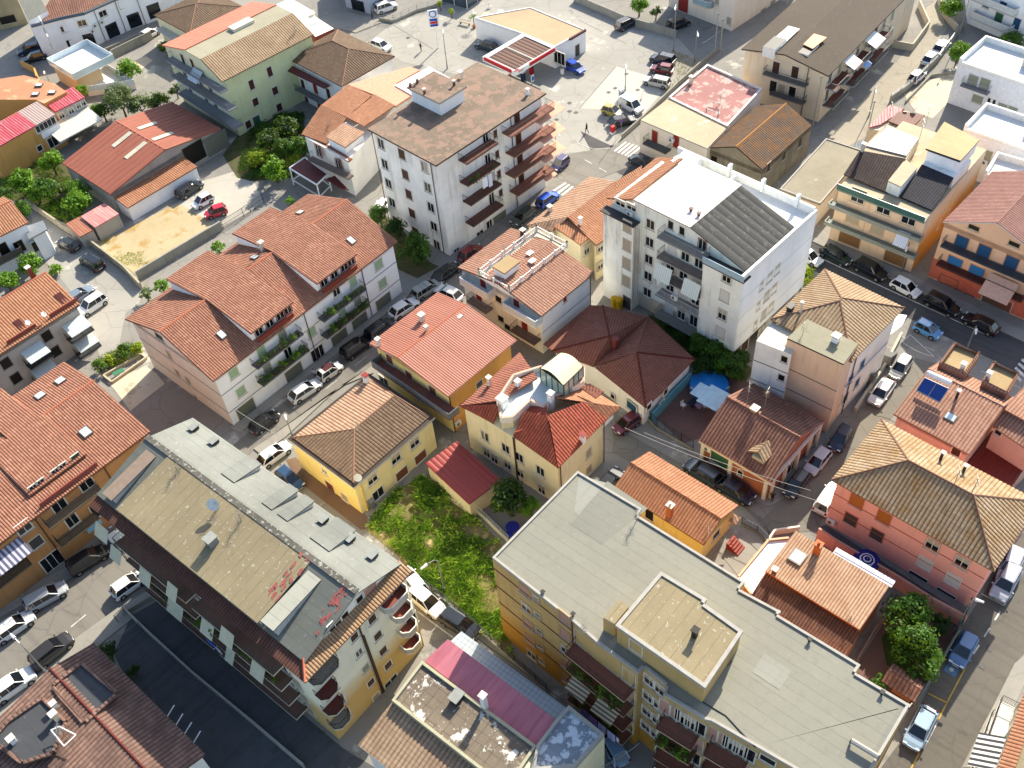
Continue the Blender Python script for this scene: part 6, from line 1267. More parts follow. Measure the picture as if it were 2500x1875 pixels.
k.build('translucent_strip', rr); b.win('a', '11 1640,1290', 1, 3, 3.6, 3.2, 'dark', '#6f6a60'); b.win('a', '11 1830,1210', 1, 3, 4.0, 3.0, 'garage', '#6f7276')
b = Bd('shed', 'low white-walled store with terracotta ribbed lean-to roof in front of the brown shed', 2.5, '11 945,1652 21 1075,167 11 1655,1402', .15)
b.walls(W_white); k = MB(); k.tiles([(0, 0, 2.5), (b.la, 0, 2.5), (b.la, b.lb, 3.0), (0, b.lb, 3.0)], T_oran, .4, .05); k.build('roof', b.o)
for lab, st, h in (('small pink sheet-roofed hut beside the orchard trees', '21 688,242 800,332 1000,212', 2.5), ('rusty low roof against the orchard wall, below the pink hut', '21 552,310 672,412 792,350', 2.2)):
 b = Bd('shed', lab, h, st, .05); b.walls(wallm('render_shed_grey')); k = MB(); k.tiles([(0, 0, h), (b.la, 0, h), (b.la, b.lb, h+.15), (0, b.lb, h+.15)], corrm('sheet_pink_worn' if h > 2.3 else 'sheet_rusty', '#b8706c' if h > 2.3 else '#9a6048', '#c98c84' if h > 2.3 else '#8a5a44', '#d0b8b0' if h > 2.3 else '#b0a090', 1, .7), .4, .03); k.build('roof', b.o)
# petrol station
b = Bd('petrol_station', 'white petrol station shop with flat sandy roof and dark red edge strip', 3.9, '13 -260,330 395,398 655,258', .0); P = b.outline('13 190,65 655,256 545,335 395,398 120,285 -60,300 -250,130 50,60', 3.9)
P = b.outline('13 190,65 655,256 395,398 120,285 -280,150', 3.9); MB().prism(P, 0, 3.8, W_white).build('wall', b.o); b.flat(feltm('roof_sandy', '#b09878', 3, .1, .05, .15), pts=P, z=3.9, pw=.15, ph=.12, pm=W_white, cop=W_white)
b.faces['a'] = (P[2], P[1]); b.win('a', '13 585,425', 1, 3, 1, 2.1, 'grayd'); b.faces['f'] = (P[3], P[2]); b.win('f', '13 435,490', 1, 3, 2.4, 2.2, 'glass'); k = MB(); q = b.ats('13 520,335 655,256', 3.95); k.bar((q[0].x, q[0].y, 4.0), (q[1].x, q[1].y, 4.0), .25, plain('strip_darkred', '#4a1a18'), 4); k.build('roof_strip', b.o)
b = Bd('canopy', 'petrol station canopy with red and white fascia and brown sheet roof', 4.6, '12 1952,460 13 60,602 375,388', .0)
k = MB(); wf, rf = plain('fascia_white', '#e0e0dc', .4), plain('fascia_red', '#b01822', .4); la, lb = b.la, b.lb; k.box((0, 0, 3.7), (la, .4, 4.5), wf); k.box((0, .4, 3.7), (.4, lb, 4.5), wf); k.box((la-.4, .4, 3.7), (la, lb, 4.5), wf); k.box((.4, lb-.9, 3.7), (la-.4, lb, 4.5), wf); fo = k.build('fascia', b.o)
k = MB(); k.box((-.03, .8, 3.95), (.2, lb-.3, 4.53), rf); k.box((la*.35, -.03, 3.95), (la-.1, .2, 4.53), rf); k.box((-.03, -.03, 4.5), (la*.1, .3, 4.56), rf); k.build('red_stripe', fo)
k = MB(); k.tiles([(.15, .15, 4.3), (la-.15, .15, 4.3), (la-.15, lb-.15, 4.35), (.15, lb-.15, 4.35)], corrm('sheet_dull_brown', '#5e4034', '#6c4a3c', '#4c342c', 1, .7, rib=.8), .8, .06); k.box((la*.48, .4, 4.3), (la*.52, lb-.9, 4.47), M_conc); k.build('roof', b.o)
k = MB()
for x in (.25, .75): k.bar((la*x, lb*.5, 0), (la*x, lb*.5, 4.1), .15, rf, 8)
k.build('column', b.o)
t = bpy.data.curves.new('lettering', 'FONT'); t.body = 'ESSO'; t.size = .5; t.extrude = .01; to = bpy.data.objects.new('lettering', t); COL.objects.link(to); to.parent = fo; to.location = (la*.08, -.02, 4.0); to.rotation_euler = (pi/2, 0, 0); t.materials.append(rf); mesh_text(to)
# upper right pink block behind the forecourt
b = Bd('apartment_building', 'peach block with dark red door and curved balcony behind the forecourt, top', 9.0, '13 1380,40 1886,262 14 330,-150', .0, hz=0); b.walls(W_peach); b.flat(F_brown)
b.win('a', '14 10,100 90,30', 2, 3, 1.5, 1.4, 'shut'); b.win('b', '13 1480,40', 1, 3, 2.2, 2.6, 'red'); b.balc('b', Z('13 1540,20')[0], Z('13 1700,70')[0], 1.3, 'cap', slab='#b0a494', railc='#8aa0a8', rounded=True); b.win('b', '13 1865,175 1765,10', 1, 3, .9, 1.3, 'shut')
# long brown-roofed block
b = Bd('apartment_building', 'long beige block with smooth brown roof, two little roof terraces and laundry balconies, upper right', 8.3, '13 2005,388 14 562,640 1130,-12', .5); la, lb = b.la, b.lb; lb2 = lb
b.walls(W_beige, mb=W_beige); k = MB(); zt = 9.6
k.slab([(0, 0, 8.3), (la+8, 0, 8.3), (la+8, lb*.5, zt), (0, lb*.5, zt)], .2, F_slate, M_dark); k.slab([(0, lb*.5, zt), (la+8, lb*.5, zt), (la+8, lb, 8.4), (0, lb, 8.4)], .2, F_slate, M_dark); rr = k.build('roof', b.o); MB().box((la-.5, .5, 0), (la+7.5, lb-.5, 8.1), W_beige).build('wall', b.o); k = MB(); k.face([(.5, lb-.5, 8.1), (.5, .5, 8.1), (.5, .5, 8.15), (.5, lb*.5, zt-.2), (.5, lb-.5, 8.25)], W_beige); k.build('gable_wall', b.o)
for st, m in (('14 70,350 160,392 320,240 225,215', M_white), ('14 350,370 430,408 550,312 440,280', plain('terrace_awning_orange', '#d8906a'))):
 P = b.outline(st, 9.7); k = MB(); k.prism(P, 9.55, 9.65, m); cx_ = sum(p[0] for p in P)/4; cy_ = sum(p[1] for p in P)/4; o_ = k.build('terrace_awning', rr); k = MB(); q = b.ats(st, 9.0); x0, y0 = min(p[0] for p in P)-1.6, cy_-.9
 k.box((x0, y0, 8.3), (x0+3.6, y0+2.0, 8.9+(y0/lb)*1.6), M_white, M_dark); k.build('terrace_recess', rr)
b.win('b', '14 120,570 280,610', 1, 3, 1.1, 1.9, 'dbrown'); b.win('b', '14 95,730 165,760 255,780', 1, 3, 1.1, 1.9, 'half', kinds=['dark', 'shut']); b.balc('b', Z('14 5,620')[0], Z('14 365,740')[0], 1.2, 'bars', slab='#77716a'); b.balc('b', Z('14 60,790')[0], Z('14 345,885')[0], 1.2, 'bars', slab='#77716a'); b.pipe('b', Z('14 390,620')[0])
L = b.frame('a')[4]
for z in (5.6, 2.7):
 for t0 in (.02, .3, .58): b.balc_at('a', L*t0, L*(t0+.22), z, 1.8, 'bars', 1, '#7d8f94', '#6a3a30', '#5c6a6c')
 for i in range(8): b.win_at('a', L*(i+.5)/8, z+1.2, 1.1, 2.0, ['glass', 'shutg', 'dbrown'][i % 3])
k = MB()
for t, z, w, c in ((.2, 7.8, 2.8, '#e4e4e0'), (.5, 7.6, 3.5, '#e4e4e0'), (.42, 5.2, 1.8, '#8fb0dc')): k.slab([b.wp('a', L*t, z-.8, 2.2), b.wp('a', L*t+w, z-.8, 2.2), b.wp('a', L*t+w, z, .2), b.wp('a', L*t, z, .2)], .05, plain('cloth_'+c[1:], c))
k.build('awning', b.o)
# pink-terraced flat building and stone house
b = Bd('house', 'low building with half rose-red terrace and half cream flat roof beside the petrol forecourt', 5.6, '13 1120,1012 1682,1252 2145,758', .0); P = b.outline('13 1120,1012 1682,1252 1850,1078 2145,758 1682,552 1355,835', 5.6)
MB().prism(P, 0, 5.4, W_peach).build('wall', b.o); k = MB(); k.prism(b.outline('13 1120,1012 1682,1252 1852,1076 1352,832', 5.6), 5.4, 5.6, M_conc, F_conc); k.build('roof', b.o); k = MB(); TP = b.outline('13 1355,830 1852,1074 2145,758 1682,552', 5.6); k.prism(TP, 5.4, 5.55, W_peach, F_pinkr); te = k.build('rose_terrace', b.o); k = MB()
for (i, j), hh in (((0, 1), .3), ((1, 2), .35), ((2, 3), .35), ((3, 0), .35)):
 p, q = Vector(TP[i]), Vector(TP[j]); d = (q-p).normalized(); n = Vector((-d.y, d.x))*.3; k.prism([p, q, q+n, p+n] , 5.5, 5.5+hh+.01*i, plain('parapet_rose', '#d8c4b8'), plain('parapet_cap_white', '#dcd6ce'))
k.build('parapet', te); b.faces['b'] = (P[0], P[1]); b.win('b', '13 1240,1155 1420,1195', 1, 3, 1.0, 2.1, 'red', '#c9b8a0'); b.balc('b', Z('13 1135,1215')[0], Z('13 1330,1290')[0], 1.4, 'bars', slab='#5c5a58'); b.ac('b', Z('13 1380,1180')[0]); b.antenna('13 1790,870', 5.6, 1.6); b.chimney('13 1545,705', 5.6, 1.0, .5)
k = MB(); P = b.ats('13 1700,850 1800,880 1780,960 1680,920', 6.1); [k.bar(P[i], P[(i+1) % 4], .05, M_grey, 4) for i in range(4)]; [k.bar(p, p-Vector((0, 0, .5)), .05, M_grey, 4) for p in P]; k.build('metal_stand', te)
b = Bd('house', 'old stone house with brown roof and mossy orange ridge beside the rose terrace', 5.0, '13 1692,1242 2145,1432 14 412,1055', .0); q = b.hit('13 1925,1238', (0, 0, 0), (1, 0, 0))
b.walls(W_stone, mb=W_stone); rr = b.roof_gable('u', max(6.2, min(q.z, 7.2)), T_moss, q.y/b.lb, .4, .05, gm=W_stone, ridge=plain('ridge_mossy', '#a06a28')); b.win('a', '14 320,1200 185,1310 55,1410', 1, 3, .9, 1.4, 'dark', '#8a7c66'); b.win('b', '13 1740,1340', 1, 3, 1, 1, 'dark', '#8a7c66')
b = Bd('garage', 'long low building with plain grey-beige flat roof between the stone house and the tan block', 4.0, '14 178,1572 24 492,132 14 825,1265', .2); b.walls(W_warm, mb=W_apr); b.flat(feltm('screed_khaki', '#8e8672', 6, .1, .1, .25, patch=('#b4ac98', .5, .63)), pw=.2, ph=.12, pm=M_conc)
# tan block with dark tiles and terraces
b = Bd('apartment_building', 'apricot block with two dark tile slopes, rose terrace and beige rooftop room', 8.9, '94 425,868 1258,1212 1560,810', .0); la, lb = b.la, b.lb; P_ = b.at('94 1780,450', 11.4); bk_ = b.at('94 860,275', 9.0)
LA8 = max(la*1.8, b.at('94 1780,620', 8.9).x); b.faces = {'a': ((0, 0), (LA8, 0)), 'b': ((0, lb), (0, 0))}
MB().prism([(0, 0), (LA8, 0), (LA8, lb), (0, lb)], 0, 8.7, W_apr, F_conc).build('wall', b.o); k = MB(); k.box((.02, -.03, 0.02), (LA8, .0, 8.6), wallm('render_apricot_grey', '#c9b09a', .1, .3, low=('#c98c3c', 5.5))); k.build('side_wall', b.o)
TD = T_dark; k = MB(); b.tp(k, '94 440,795 9.0;94 875,962 9.0;94 1050,642 10.6;94 600,545 10.6', TD, .4, .06); rr = k.build('roof', b.o); k = MB(); TDk = tilem('tiles_near_black', ['#33303a', '#3c3944', '#2c2a34'], .34, .38, gap=.8); b.tp(k, '94 990,1005 9.0;94 1312,1142 9.0;94 1522,822 10.3;94 1210,690 10.3', TDk, .36, .05); k.build('roof_slope', b.o)
k = MB(); k.prism(b.outline('94 600,545 1050,642 1190,420 860,278', 10.4), 8.7, 10.2, W_beige, F_conc); k.prism(b.outline('94 660,500 1060,600 1180,430 880,310', 10.45), 10.2, 10.4, M_conc, F_rose); te = k.build('rose_terrace', b.o)
k = MB(); k.prism(b.outline('94 1210,690 1522,822 1700,640 1380,480', 10.3), 8.7, 10.2, W_grey); k.prism(b.outline('94 1265,560 1580,675 1755,480 1430,310', 11.7), 10.2, 11.7, W_white); k.build('rooftop_room', b.o); k = MB(); k.prism(b.outline('94 1248,532 1590,652 1775,450 1430,268', 12.0), 11.75, 12.0, M_dark, feltm('felt_beige_patched', '#b5a078', 1.2, .3, .2, .2)); k.build('room_roof', b.o)
k = MB(); k.prism(b.outline('94 880,850 1005,905 1165,720 1045,645', 10.6), 8.9, 10.4, W_grey, F_conc); k.prism(b.outline('94 878,848 1006,908 1168,718 1044,640', 10.6), 10.4, 10.6, M_conc, F_conc); k.build('stair_hut', b.o)
k = MB(); gr = plain('rail_green_glass', '#3f5f58', .15)
k.box((-.9, -.1, 8.55), (0, lb, 8.75), plain('slab_greengrey', '#6f7a72')); k.build('terrace_slab', b.o); glassrail_ = MB(); glassrail_.box((-.9, -.1, 8.75), (-.85, lb, 9.5), gr); glassrail_.box((-.92, -.1, 9.5), (-.83, lb, 9.56), M_grey); glassrail_.build('glass_balustrade', b.o)
for z in (6.0, 3.1):
 b.balc_at('b', -.6, lb+.3, z, 1.2, 'solid', .4, '#8a8a80', '#77807a', '#84897f')
b.win('b', '94 585,1000 840,1110 1085,1215', 1, 3, 1.8, 2.0, 'half', '#c9a880'); b.win('b', '94 535,1195 780,1300', 1, 3, 1.7, 2.2, 'shut', '#c9a880'); b.win('b', '94 505,1400 955,1590', 1, 3, 2.9, 2.6, 'garageb', '#b99870'); b.win('a', '94 1430,1100 1520,990', 2, 3, .7, 1.3, 'dbrown')
t, z = b.wallpt('b', Z('94 1030,1420')[0], 1); k = MB(); k.slab([b.wp('b', t-.9, z-.7, 1.9), b.wp('b', t+.7, z-.7, 1.9), b.wp('b', t+.7, z+1.0, .9), b.wp('b', t-.9, z+1.0, .9)], .05, stripem('awning_stripe_bluewhite', '#a8b0c4', '#d8dce4', .2, 1)); k.build('awning', b.o)
for p in ('94 1190,420', '94 880,250', '94 1250,280'): b.antenna(p, 10.4, 2.6, dense=2)
b.chimney('94 625,560', 10.5, 1.0, .35, m=M_conc); b.dish('94 600,510', 10.5, .5, .3, 2.5)
b = Bd('shed', 'small rear annex with rose ribbed and brown sheet roof, two dishes behind it', 7.0, '94 680,330 900,380 1060,180', .0); P = b.outline('94 680,330 760,350 1030,160 895,105', 7.0); k = MB(); k.prism(b.outline('94 680,330 1090,350 1240,200 895,105', 7.0), 0, 6.7, W_beige); k.build('wall', b.o); k = MB(); b.tp(k, '94 680,330 7.0;94 800,300 7.0;94 1040,150 7.2;94 895,105 7.2', corrm('sheet_rose', '#a86060', '#b87070', '#c9a8a0', 1, .6), .4, .04); b.tp(k, '94 880,265 7.1;94 1090,345 7.1;94 1240,205 7.2;94 985,165 7.2', corrm('sheet_brownish', '#6e4a40', '#7a5448', '#5c3c34', 2, .7), .5, .03); k.build('roof', b.o); b.dish('94 1055,150', 7.1, .6, .4, 1.2); b.dish('94 1130,180', 7.1, .6, .4, 1.2)
# blue-door house at the right
b = Bd('apartment_building', 'peach house with blue shutters, graffiti shop shutter and rose-red gable roof at the right edge', 8.9, (lambda L, r, p: [L, L+(p-L).normalized()*14, L+(p-L).normalized()*14+(r-L).normalized()*13])(G(px(24, 1550, 262), 8.9), G(px(24, 1775, 0), 8.9), G(px(24, 1500, 700), 8.9) if False else G(px(24, 2420, 655), 8.9)), .2); q = b.hit('24 1985,293', (0, 0, 0), (1, 0, 0))
b.walls(W_apr, mb=wallm('render_peach_front', '#d9a27c', .08, .2)); T_rose = tilem('tiles_rose_red', ['#a8605a', '#b87068', '#a06058'], .34, .36, gap=.4); rr = b.roof_gable('u', max(q.z, 10.3), T_rose, q.y/b.lb, .36, .05, gm=wallm('render_peach_front'), cap=plain('barge_pale', '#d0c8c0'))
b.win('b', '24 1680,470 1868,548 2098,645', 1, 3, 1.5, 2.4, 'bluev', '#a8704c'); b.win('b', '24 1622,640 1805,718', 1, 3, 1.8, 2.2, 'blue', '#c98a68'); b.balc('b', Z('24 1500,500')[0], Z('24 2260,790')[0], 1.2, 'bars', slab='#44484e', railc='#33363a'); b.balc('b', Z('24 1465,650')[0], Z('24 2190,950')[0], 1.2, 'bars', slab='#5c3028', floor='#5c2a26', railc='#4a3a34')
b.win('b', '24 1565,810', 1, 3, 2.4, 2.4, 'plain', '#2a3a3c'); b.win('b', '24 1670,825 1755,880', 1, 3, 1.4, 1.6, 'dark', '#c06048'); b.win('b', '24 1975,975', 1, 3, 3.6, 2.4, 'garage', '#c9b0a0'); b.band([1.6], plain('band_coral', '#b8604a'), 3.0, .02, 'b', 'shopfront_paint'); t, z = b.wallpt('b', Z('24 2010,830')[0], 1); k = MB(); k.slab([b.wp('b', t-1.8, z-1.0, 2.4), b.wp('b', t+1.8, z-1.0, 2.4), b.wp('b', t+1.8, z+.9, .4), b.wp('b', t-1.8, z+.9, .4)], .05, plain('awning_dusty_rose', '#c4a090', .8)); k.build('awning', b.o)
b.win('b', '24 1790,330 2130,470', 1, 3, 1.3, .6, 'dark', '#c9a888')
b.chimney('24 2150,100', 9.8, .8, .5, parent=rr, m=W_white)
# white modern houses at the right edge
def white_house(label, h, L, back, F, rooms):
 L_, B_, F_ = G(Z(L)[0], h), G(Z(back)[0], h), G(Z(F)[0], h); b = Bd('house', label, h, [L_, F_, F_+(B_-L_)], .0); la, lb = b.la, b.lb; b.walls(plain('render_brilliant_white', '#dfe2e6', .8))
 k = MB(); k.box((0, 0, h-.1), (la, lb, h), F_whit, F_whit); rr = k.build('roof', b.o); k = MB(); w = plain('parapet_white')
 for a_, c_ in (((0, 0), (la, .3)), ((0, lb-.3), (la, lb)), ((la-.3, .3), (la, lb-.3)), ((0, .3), (.3, lb-.3))): k.box((*a_, h), (*c_, h+(.35 if a_ == (0, .3) else .9)), w)
 for (u0, v0, u1, v1, hh) in rooms:
  for a_, c_ in (((u0, v0), (u1, v0+.3)), ((u0, v1-.3), (u1, v1)), ((u0, v0), (u0+.3, v1)), ((u1-.3, v0), (u1, v1))): k.box((a_[0]*la, a_[1]*lb, h), (max(c_[0]*la, a_[0]*la+.3), max(c_[1]*lb, a_[1]*lb+.3), h+hh), w)
 k.build('parapet', rr); return b
b = white_house('modern white house with curved sunken yard, upper of the two white houses', 6.7, '14 1645,545', '14 1890,362', '14 2420,790', ((.55, .02, .98, .45, 1.4),))
b.win('b', '14 1780,680 1880,710', 1, 3, 1.5, 1.8, 'shutg', '#d0d2d4'); b.win('b', '14 1820,835', 1, 3, 1.6, 1.2, 'shutg', '#d0d2d4'); b.win('b', '14 1915,855 1957,870', 1, 3, .4, 1.1, 'dark', '#d0d2d4'); b.win('b', '14 2030,910 2110,935', 1, 3, 1.5, 1.4, 'shutg', '#d0d2d4'); b.balc('b', Z('14 1672,715')[0], Z('14 1900,800')[0], 1.0, 'bars', slab='#5c6068', railc='#9aa0a8')
b = white_house('modern white house with parapeted terrace, lower of the two white houses', 6.9, '14 1685,1112', '14 1900,935', '14 2470,1365', ((.55, .05, .98, .45, 1.3),)); b.win('b', '14 1895,1310', 1, 3, 1.4, 1.6, 'shutg', '#d0d2d4'); b.ac('b', Z('14 1880,1370')[0])
b = white_house('plain white flat-roofed house above the rose-red gable roof at the right edge', 6.2, '14 1862,1502', '14 1995,1352', '14 2600,1700', ())
b = Free('apartment_building', 'white block with green door and planted balconies, top right corner', '14 1730,195 2250,420 2700,200 2300,-300 1700,-120', 8.5); MB().prism(b.P, 0, 8.5, W_white).build('wall', b.o)
for p0, p1 in (('14 1760,20', '14 2130,110'), ('14 1750,180', '14 2090,250')): b.balc('0', Z(p0)[0], Z(p1)[0], 1.3, 'cap', slab='#9aa0a0', railc='#c9ccca')
b.win('0', '14 2150,200 2030,60 1900,20', 1, 3, 1.2, 1.8, 'bluev'); b.win('0', '14 1995,165', 1, 3, 1.4, 2.2, 'green')
# top centre shops, rear terrace, kiosk
b = Free('commercial_building', 'blue-fronted shop block in shade at the top centre, car parked before it', '12 780,60 985,120 1230,-30 1100,-200 760,-160', 6); MB().prism(b.P, 0, 6, wallm('render_blue_grey', '#8a98ac', .1, .2)).build('wall', b.o); b.win('0', '12 880,60', 1, 3, 3, 2.6, 'plain', '#3a4450'); b.win('1', '12 1060,60', 1, 3, 3, 2.6, 'plain', '#1a3a6a')  # shop block walls are blue-grey render
b = Bd('house', 'white pergola terrace with striped rail behind the pale green block, top', 6.0, '12 240,50 385,165 495,95', .0); MB().box((0, 0, 5.8), (b.la, b.lb*1.2, 6.0), M_white).build('roof', b.o); k = MB(); k.prism(b.outline('12 385,165 510,265 665,195 500,90', 5.0), 0, 4.0, plain('wall_darkred', '#6a2c28'), F_whit); k.box((.2, .2, 0), (b.la-.2, b.lb-.2, 4.2), W_white); k.build('wall', b.o); k = MB(); [k.bar((x, y, 4.0), (x, y, 5.9), .08, M_white, 5) for x in (.2, b.la-.2) for y in (.2, b.lb-.2)]; k.build('post', b.o)
b = Bd('kiosk', 'white glazed kiosk at the top edge above the cafe tables', 3.0, '12 1600,0 1800,75 1870,10', .0, hz=0); MB().box((0, 0, 0), (b.la*2, b.lb, 2.4), glassm('kiosk_glass', '#3a4650')).build('wall', b.o); k = MB(); k.box((-.2, -.2, 2.4), (b.la*2+.2, b.lb+.2, 2.7), M_white); [k.bar((x, y, 0), (x, y, 2.5), .07, M_white, 4) for x in (0, b.la, b.la*2) for y in (0, b.lb*.5, b.lb)]; k.build('frame', b.o)
# ------------------------------------------------------------------ ground, roads, yards
def st(o, name=None): o['kind'] = 'structure'; return o
def sheet(name, pts, z, m, thick=None):
 P = [G(p) if not isinstance(p, Vector) else p for p in (Z(pts) if isinstance(pts, str) else pts)]
 b = MB()
 if thick: b.prism([(p.x, p.y) for p in P], 0, z, m)
 else:
  A = sum(P[i].x*P[(i+1) % len(P)].y-P[(i+1) % len(P)].x*P[i].y for i in range(len(P)))
  if A < 0: P = P[::-1]
  b.face([(p.x, p.y, z) for p in P], m)
 return st(b.build(name))
GM = groundm('concrete_ground', '#7c7972', '#918d85', .06, .25, crack=.35, c3='#b4b0a4', t3=.6)
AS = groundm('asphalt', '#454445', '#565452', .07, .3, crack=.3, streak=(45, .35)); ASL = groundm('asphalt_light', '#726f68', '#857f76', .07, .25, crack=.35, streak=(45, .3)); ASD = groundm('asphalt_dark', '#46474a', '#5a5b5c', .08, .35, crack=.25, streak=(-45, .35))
PV = groundm('pavement_slabs', '#86827a', '#98948a', .3, .2, crack=.2); SD = groundm('sandy_dirt', '#a8966e', '#bcae90', .09, .35, c3='#a08450', t3=.54); EA = groundm('dark_soil', '#4a4230', '#5c5a34', .2, .5, c3='#3c4a20', t3=.5); RD = groundm('red_paving', '#66504a', '#785c54', .3, .3); LW = groundm('lawn', '#2c4216', '#3c5420', .3, .4); DC = groundm('pale_dust', '#b8ac94', '#c9bfa8', .12, .2, c3='#9c9078', t3=.58)
WP = plain('road_paint', '#cfccc4', .7, 0, .35, 1.5); YP = plain('road_paint_yellow', '#b8943c', .7, 0, .3)
st(MB().face([(-900, -400, 0), (900, -400, 0), (900, 1400, 0), (-900, 1400, 0)], GM).build('ground'))
sheet('forecourt', '13 950,1170 1140,990 1430,720 1640,540 1440,330 1000,200 560,10 0,-200 12 1560,60 1180,190 1000,330 1250,520 1760,640 13 300,1330 880,1250', .012, groundm('forecourt_concrete', '#8e8b82', '#a5a198', .07, .25, crack=.35, c3='#c0bcb2', t3=.6)); sheet('lane', '21 250,170 560,380 1060,720 1200,860 1180,980 1060,1050 1000,1350 850,1440 700,1000 480,720 330,560', .012, groundm('forecourt_concrete'))
def ln(a, c, t): return a+(c-a)*t
ku = [G(p) for p in Z('41 0,395 41 700,0')]+[G((590, 1070))]+[G(p) for p in Z('22 1330,880 22 1760,560 13 330,1560')]
kl = [G(p) for p in Z('13 640,1560 23 180,330 22 1800,880 22 1000,1500 32 430,300 32 0,610 41 1000,310 41 600,600 41 0,1180')]
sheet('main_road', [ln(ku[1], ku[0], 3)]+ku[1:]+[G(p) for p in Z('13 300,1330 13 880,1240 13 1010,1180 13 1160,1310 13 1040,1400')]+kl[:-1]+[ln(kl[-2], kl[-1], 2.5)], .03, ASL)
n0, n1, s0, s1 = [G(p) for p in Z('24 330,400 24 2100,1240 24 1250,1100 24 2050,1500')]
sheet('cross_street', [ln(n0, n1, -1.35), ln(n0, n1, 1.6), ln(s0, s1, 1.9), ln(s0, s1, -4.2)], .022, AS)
sheet('side_street', '24 1180,1400 34 780,330 34 200,1000 33 2150,1200 33 1700,860 33 900,420 33 880,640 33 1400,900 33 1990,1100 33 2212,1330 34 60,1330 34 480,1300 34 600,900 34 1110,330 24 1480,1480', .026, groundm('street_concrete', '#6c6960', '#827d72', .1, .25, crack=.4))
sheet('lower_right_road', '44 900,1800 1180,1420 1640,540 1850,220 34 2000,1600 34 2500,900 34 2600,1500 44 2300,600 44 2130,780 44 1620,1780', .024, groundm('asphalt_brown', '#5a564f', '#6b665d', .08, .3, crack=.2, streak=(45, .35)))
sheet('upper_right_road', '14 560,1130 850,850 1330,300 1390,60 1480,0 1560,250 1110,880 930,1130 620,1290', .024, groundm('street_pale', '#918a7a', '#a39a8a', .1, .25, crack=.3))
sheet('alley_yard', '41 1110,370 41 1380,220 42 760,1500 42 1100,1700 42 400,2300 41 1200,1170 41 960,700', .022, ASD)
sheet('parking_yard', '21 1500,120 21 1860,330 21 2230,130 22 0,-60 22 -120,-250 21 2000,-150 21 1700,-60', .022, groundm('yard_concrete', '#a8a294', '#b8b2a6', .1, .2, crack=.2))
sheet('sandy_yard', '21 790,455 1030,370 1250,250 1500,120 1860,330 1170,745', .026, SD); sheet('dusty_lane', '31 960,100 31 1100,290 31 1250,170 31 1390,60 21 1320,1560 21 1230,1500 21 900,1640', .03, DC)
sheet('orchard_soil', '11 0,1300 400,1260 560,1390 700,1600 21 760,120 640,280 560,300 230,150 0,60', .02, EA); sheet('garden_soil', '11 1880,1310 12 0,960 12 420,950 12 440,1300 12 330,1500 22 -20,-60 11 2000,1500', .024, EA)
sheet('garden_soil', '22 960,180 1180,260 1480,620 1560,660 1380,760 1210,680', .024, EA); sheet('garden_soil', '23 1170,1090 1250,1060 1900,1400 2080,1530 2000,1640 1800,1600 1570,1480', .024, EA)
sheet('path', '11 1120,520 1230,475 1290,510 1190,590', .03, groundm('sand_path', '#b8a890', '#c4b49c', .3, .2)); sheet('cream_yard', '14 1200,800 1640,560 1700,640 1560,880 1440,1000 1300,950', .026, DC)
sheet('pool_yard', '33 1230,330 1500,60 23 1790,1560 34 -60,60 33 1850,170 33 1620,520 33 1480,560', .026, RD); sheet('weedy_plot_soil', '32 940,1290 1010,1200 1200,960 1430,830 1830,1140 2110,1430 43 40,740 42 2190,760 42 1340,30 32 1200,1500', .022, groundm('plot_soil', '#5a5a2c', '#8a7a50', .2, .4, c3='#b8a070', t3=.56))
sheet('garden_paving', '44 1040,420 1130,200 1680,440 1640,540 1260,1130 1100,1080 780,860 830,740', .03, RD); sheet('garden_lawn', '44 1010,560 1060,500 1180,540 1320,760 1240,880 1050,790', .04, LW); sheet('service_yard', '34 480,1270 540,1250 44 1700,360 44 1690,440 44 1100,130', .024, ASD)
sheet('front_path', '32 270,700 350,680 960,1180 940,1290 900,1290 360,870', .024, groundm('brown_path', '#6a5240', '#7c6450', .3, .3)); sheet('court_paving', '33 1780,1480 1990,1310 2212,1480 1940,1659 43 1960,60', .03, PV)
for s_ in ('41 0,1180 600,600 1000,310 1060,330 1120,400 760,690 0,1320', '32 0,610 430,300 22 1000,1500 22 1010,1560 32 720,90 32 270,510 32 60,660'): sheet('pavement', s_, .14, PV, 1)
for s_ in ('41 0,330 0,395 700,0 690,-80 390,50', '31 1940,440 2030,470 22 1330,885 22 1225,935', '24 220,330 330,405 2212,1300 2300,1250 1230,720'): sheet('pavement', s_, .13, PV, 1)
sheet('pavement', '34 80,880 220,1000 90,1090 30,1090 33 2080,1050 33 2195,870 34 80,885', .12, PV, 1); sheet('pavement', '44 1690,1659 2130,780 2230,700 2240,900 1880,1659', .12, PV, 1); sheet('pavement', '12 520,170 760,100 1000,150 1110,180 860,280 700,240', .12, PV, 1)
def stripes(name, quad, n, m, z=.05):
 A, B_, C, D = [G(p) for p in Z(quad)]; b = MB()
 for i in range(n):
  t0, t1 = (i+.05)/n, (i+.55)/n; P = [ln(A, B_, t0), ln(A, B_, t1), ln(D, C, t1), ln(D, C, t0)]; b.face([(p.x, p.y, z) for p in P], m)
 return st(b.build(name))
stripes('zebra_crossing', '13 890,1275 1040,1335 1140,1250 990,1195', 5, WP); stripes('zebra_crossing', '13 370,1610 520,1680 600,1600 480,1540', 4, WP); stripes('zebra_crossing', '24 2100,1560 2212,1420 2290,1480 2180,1640', 4, WP)
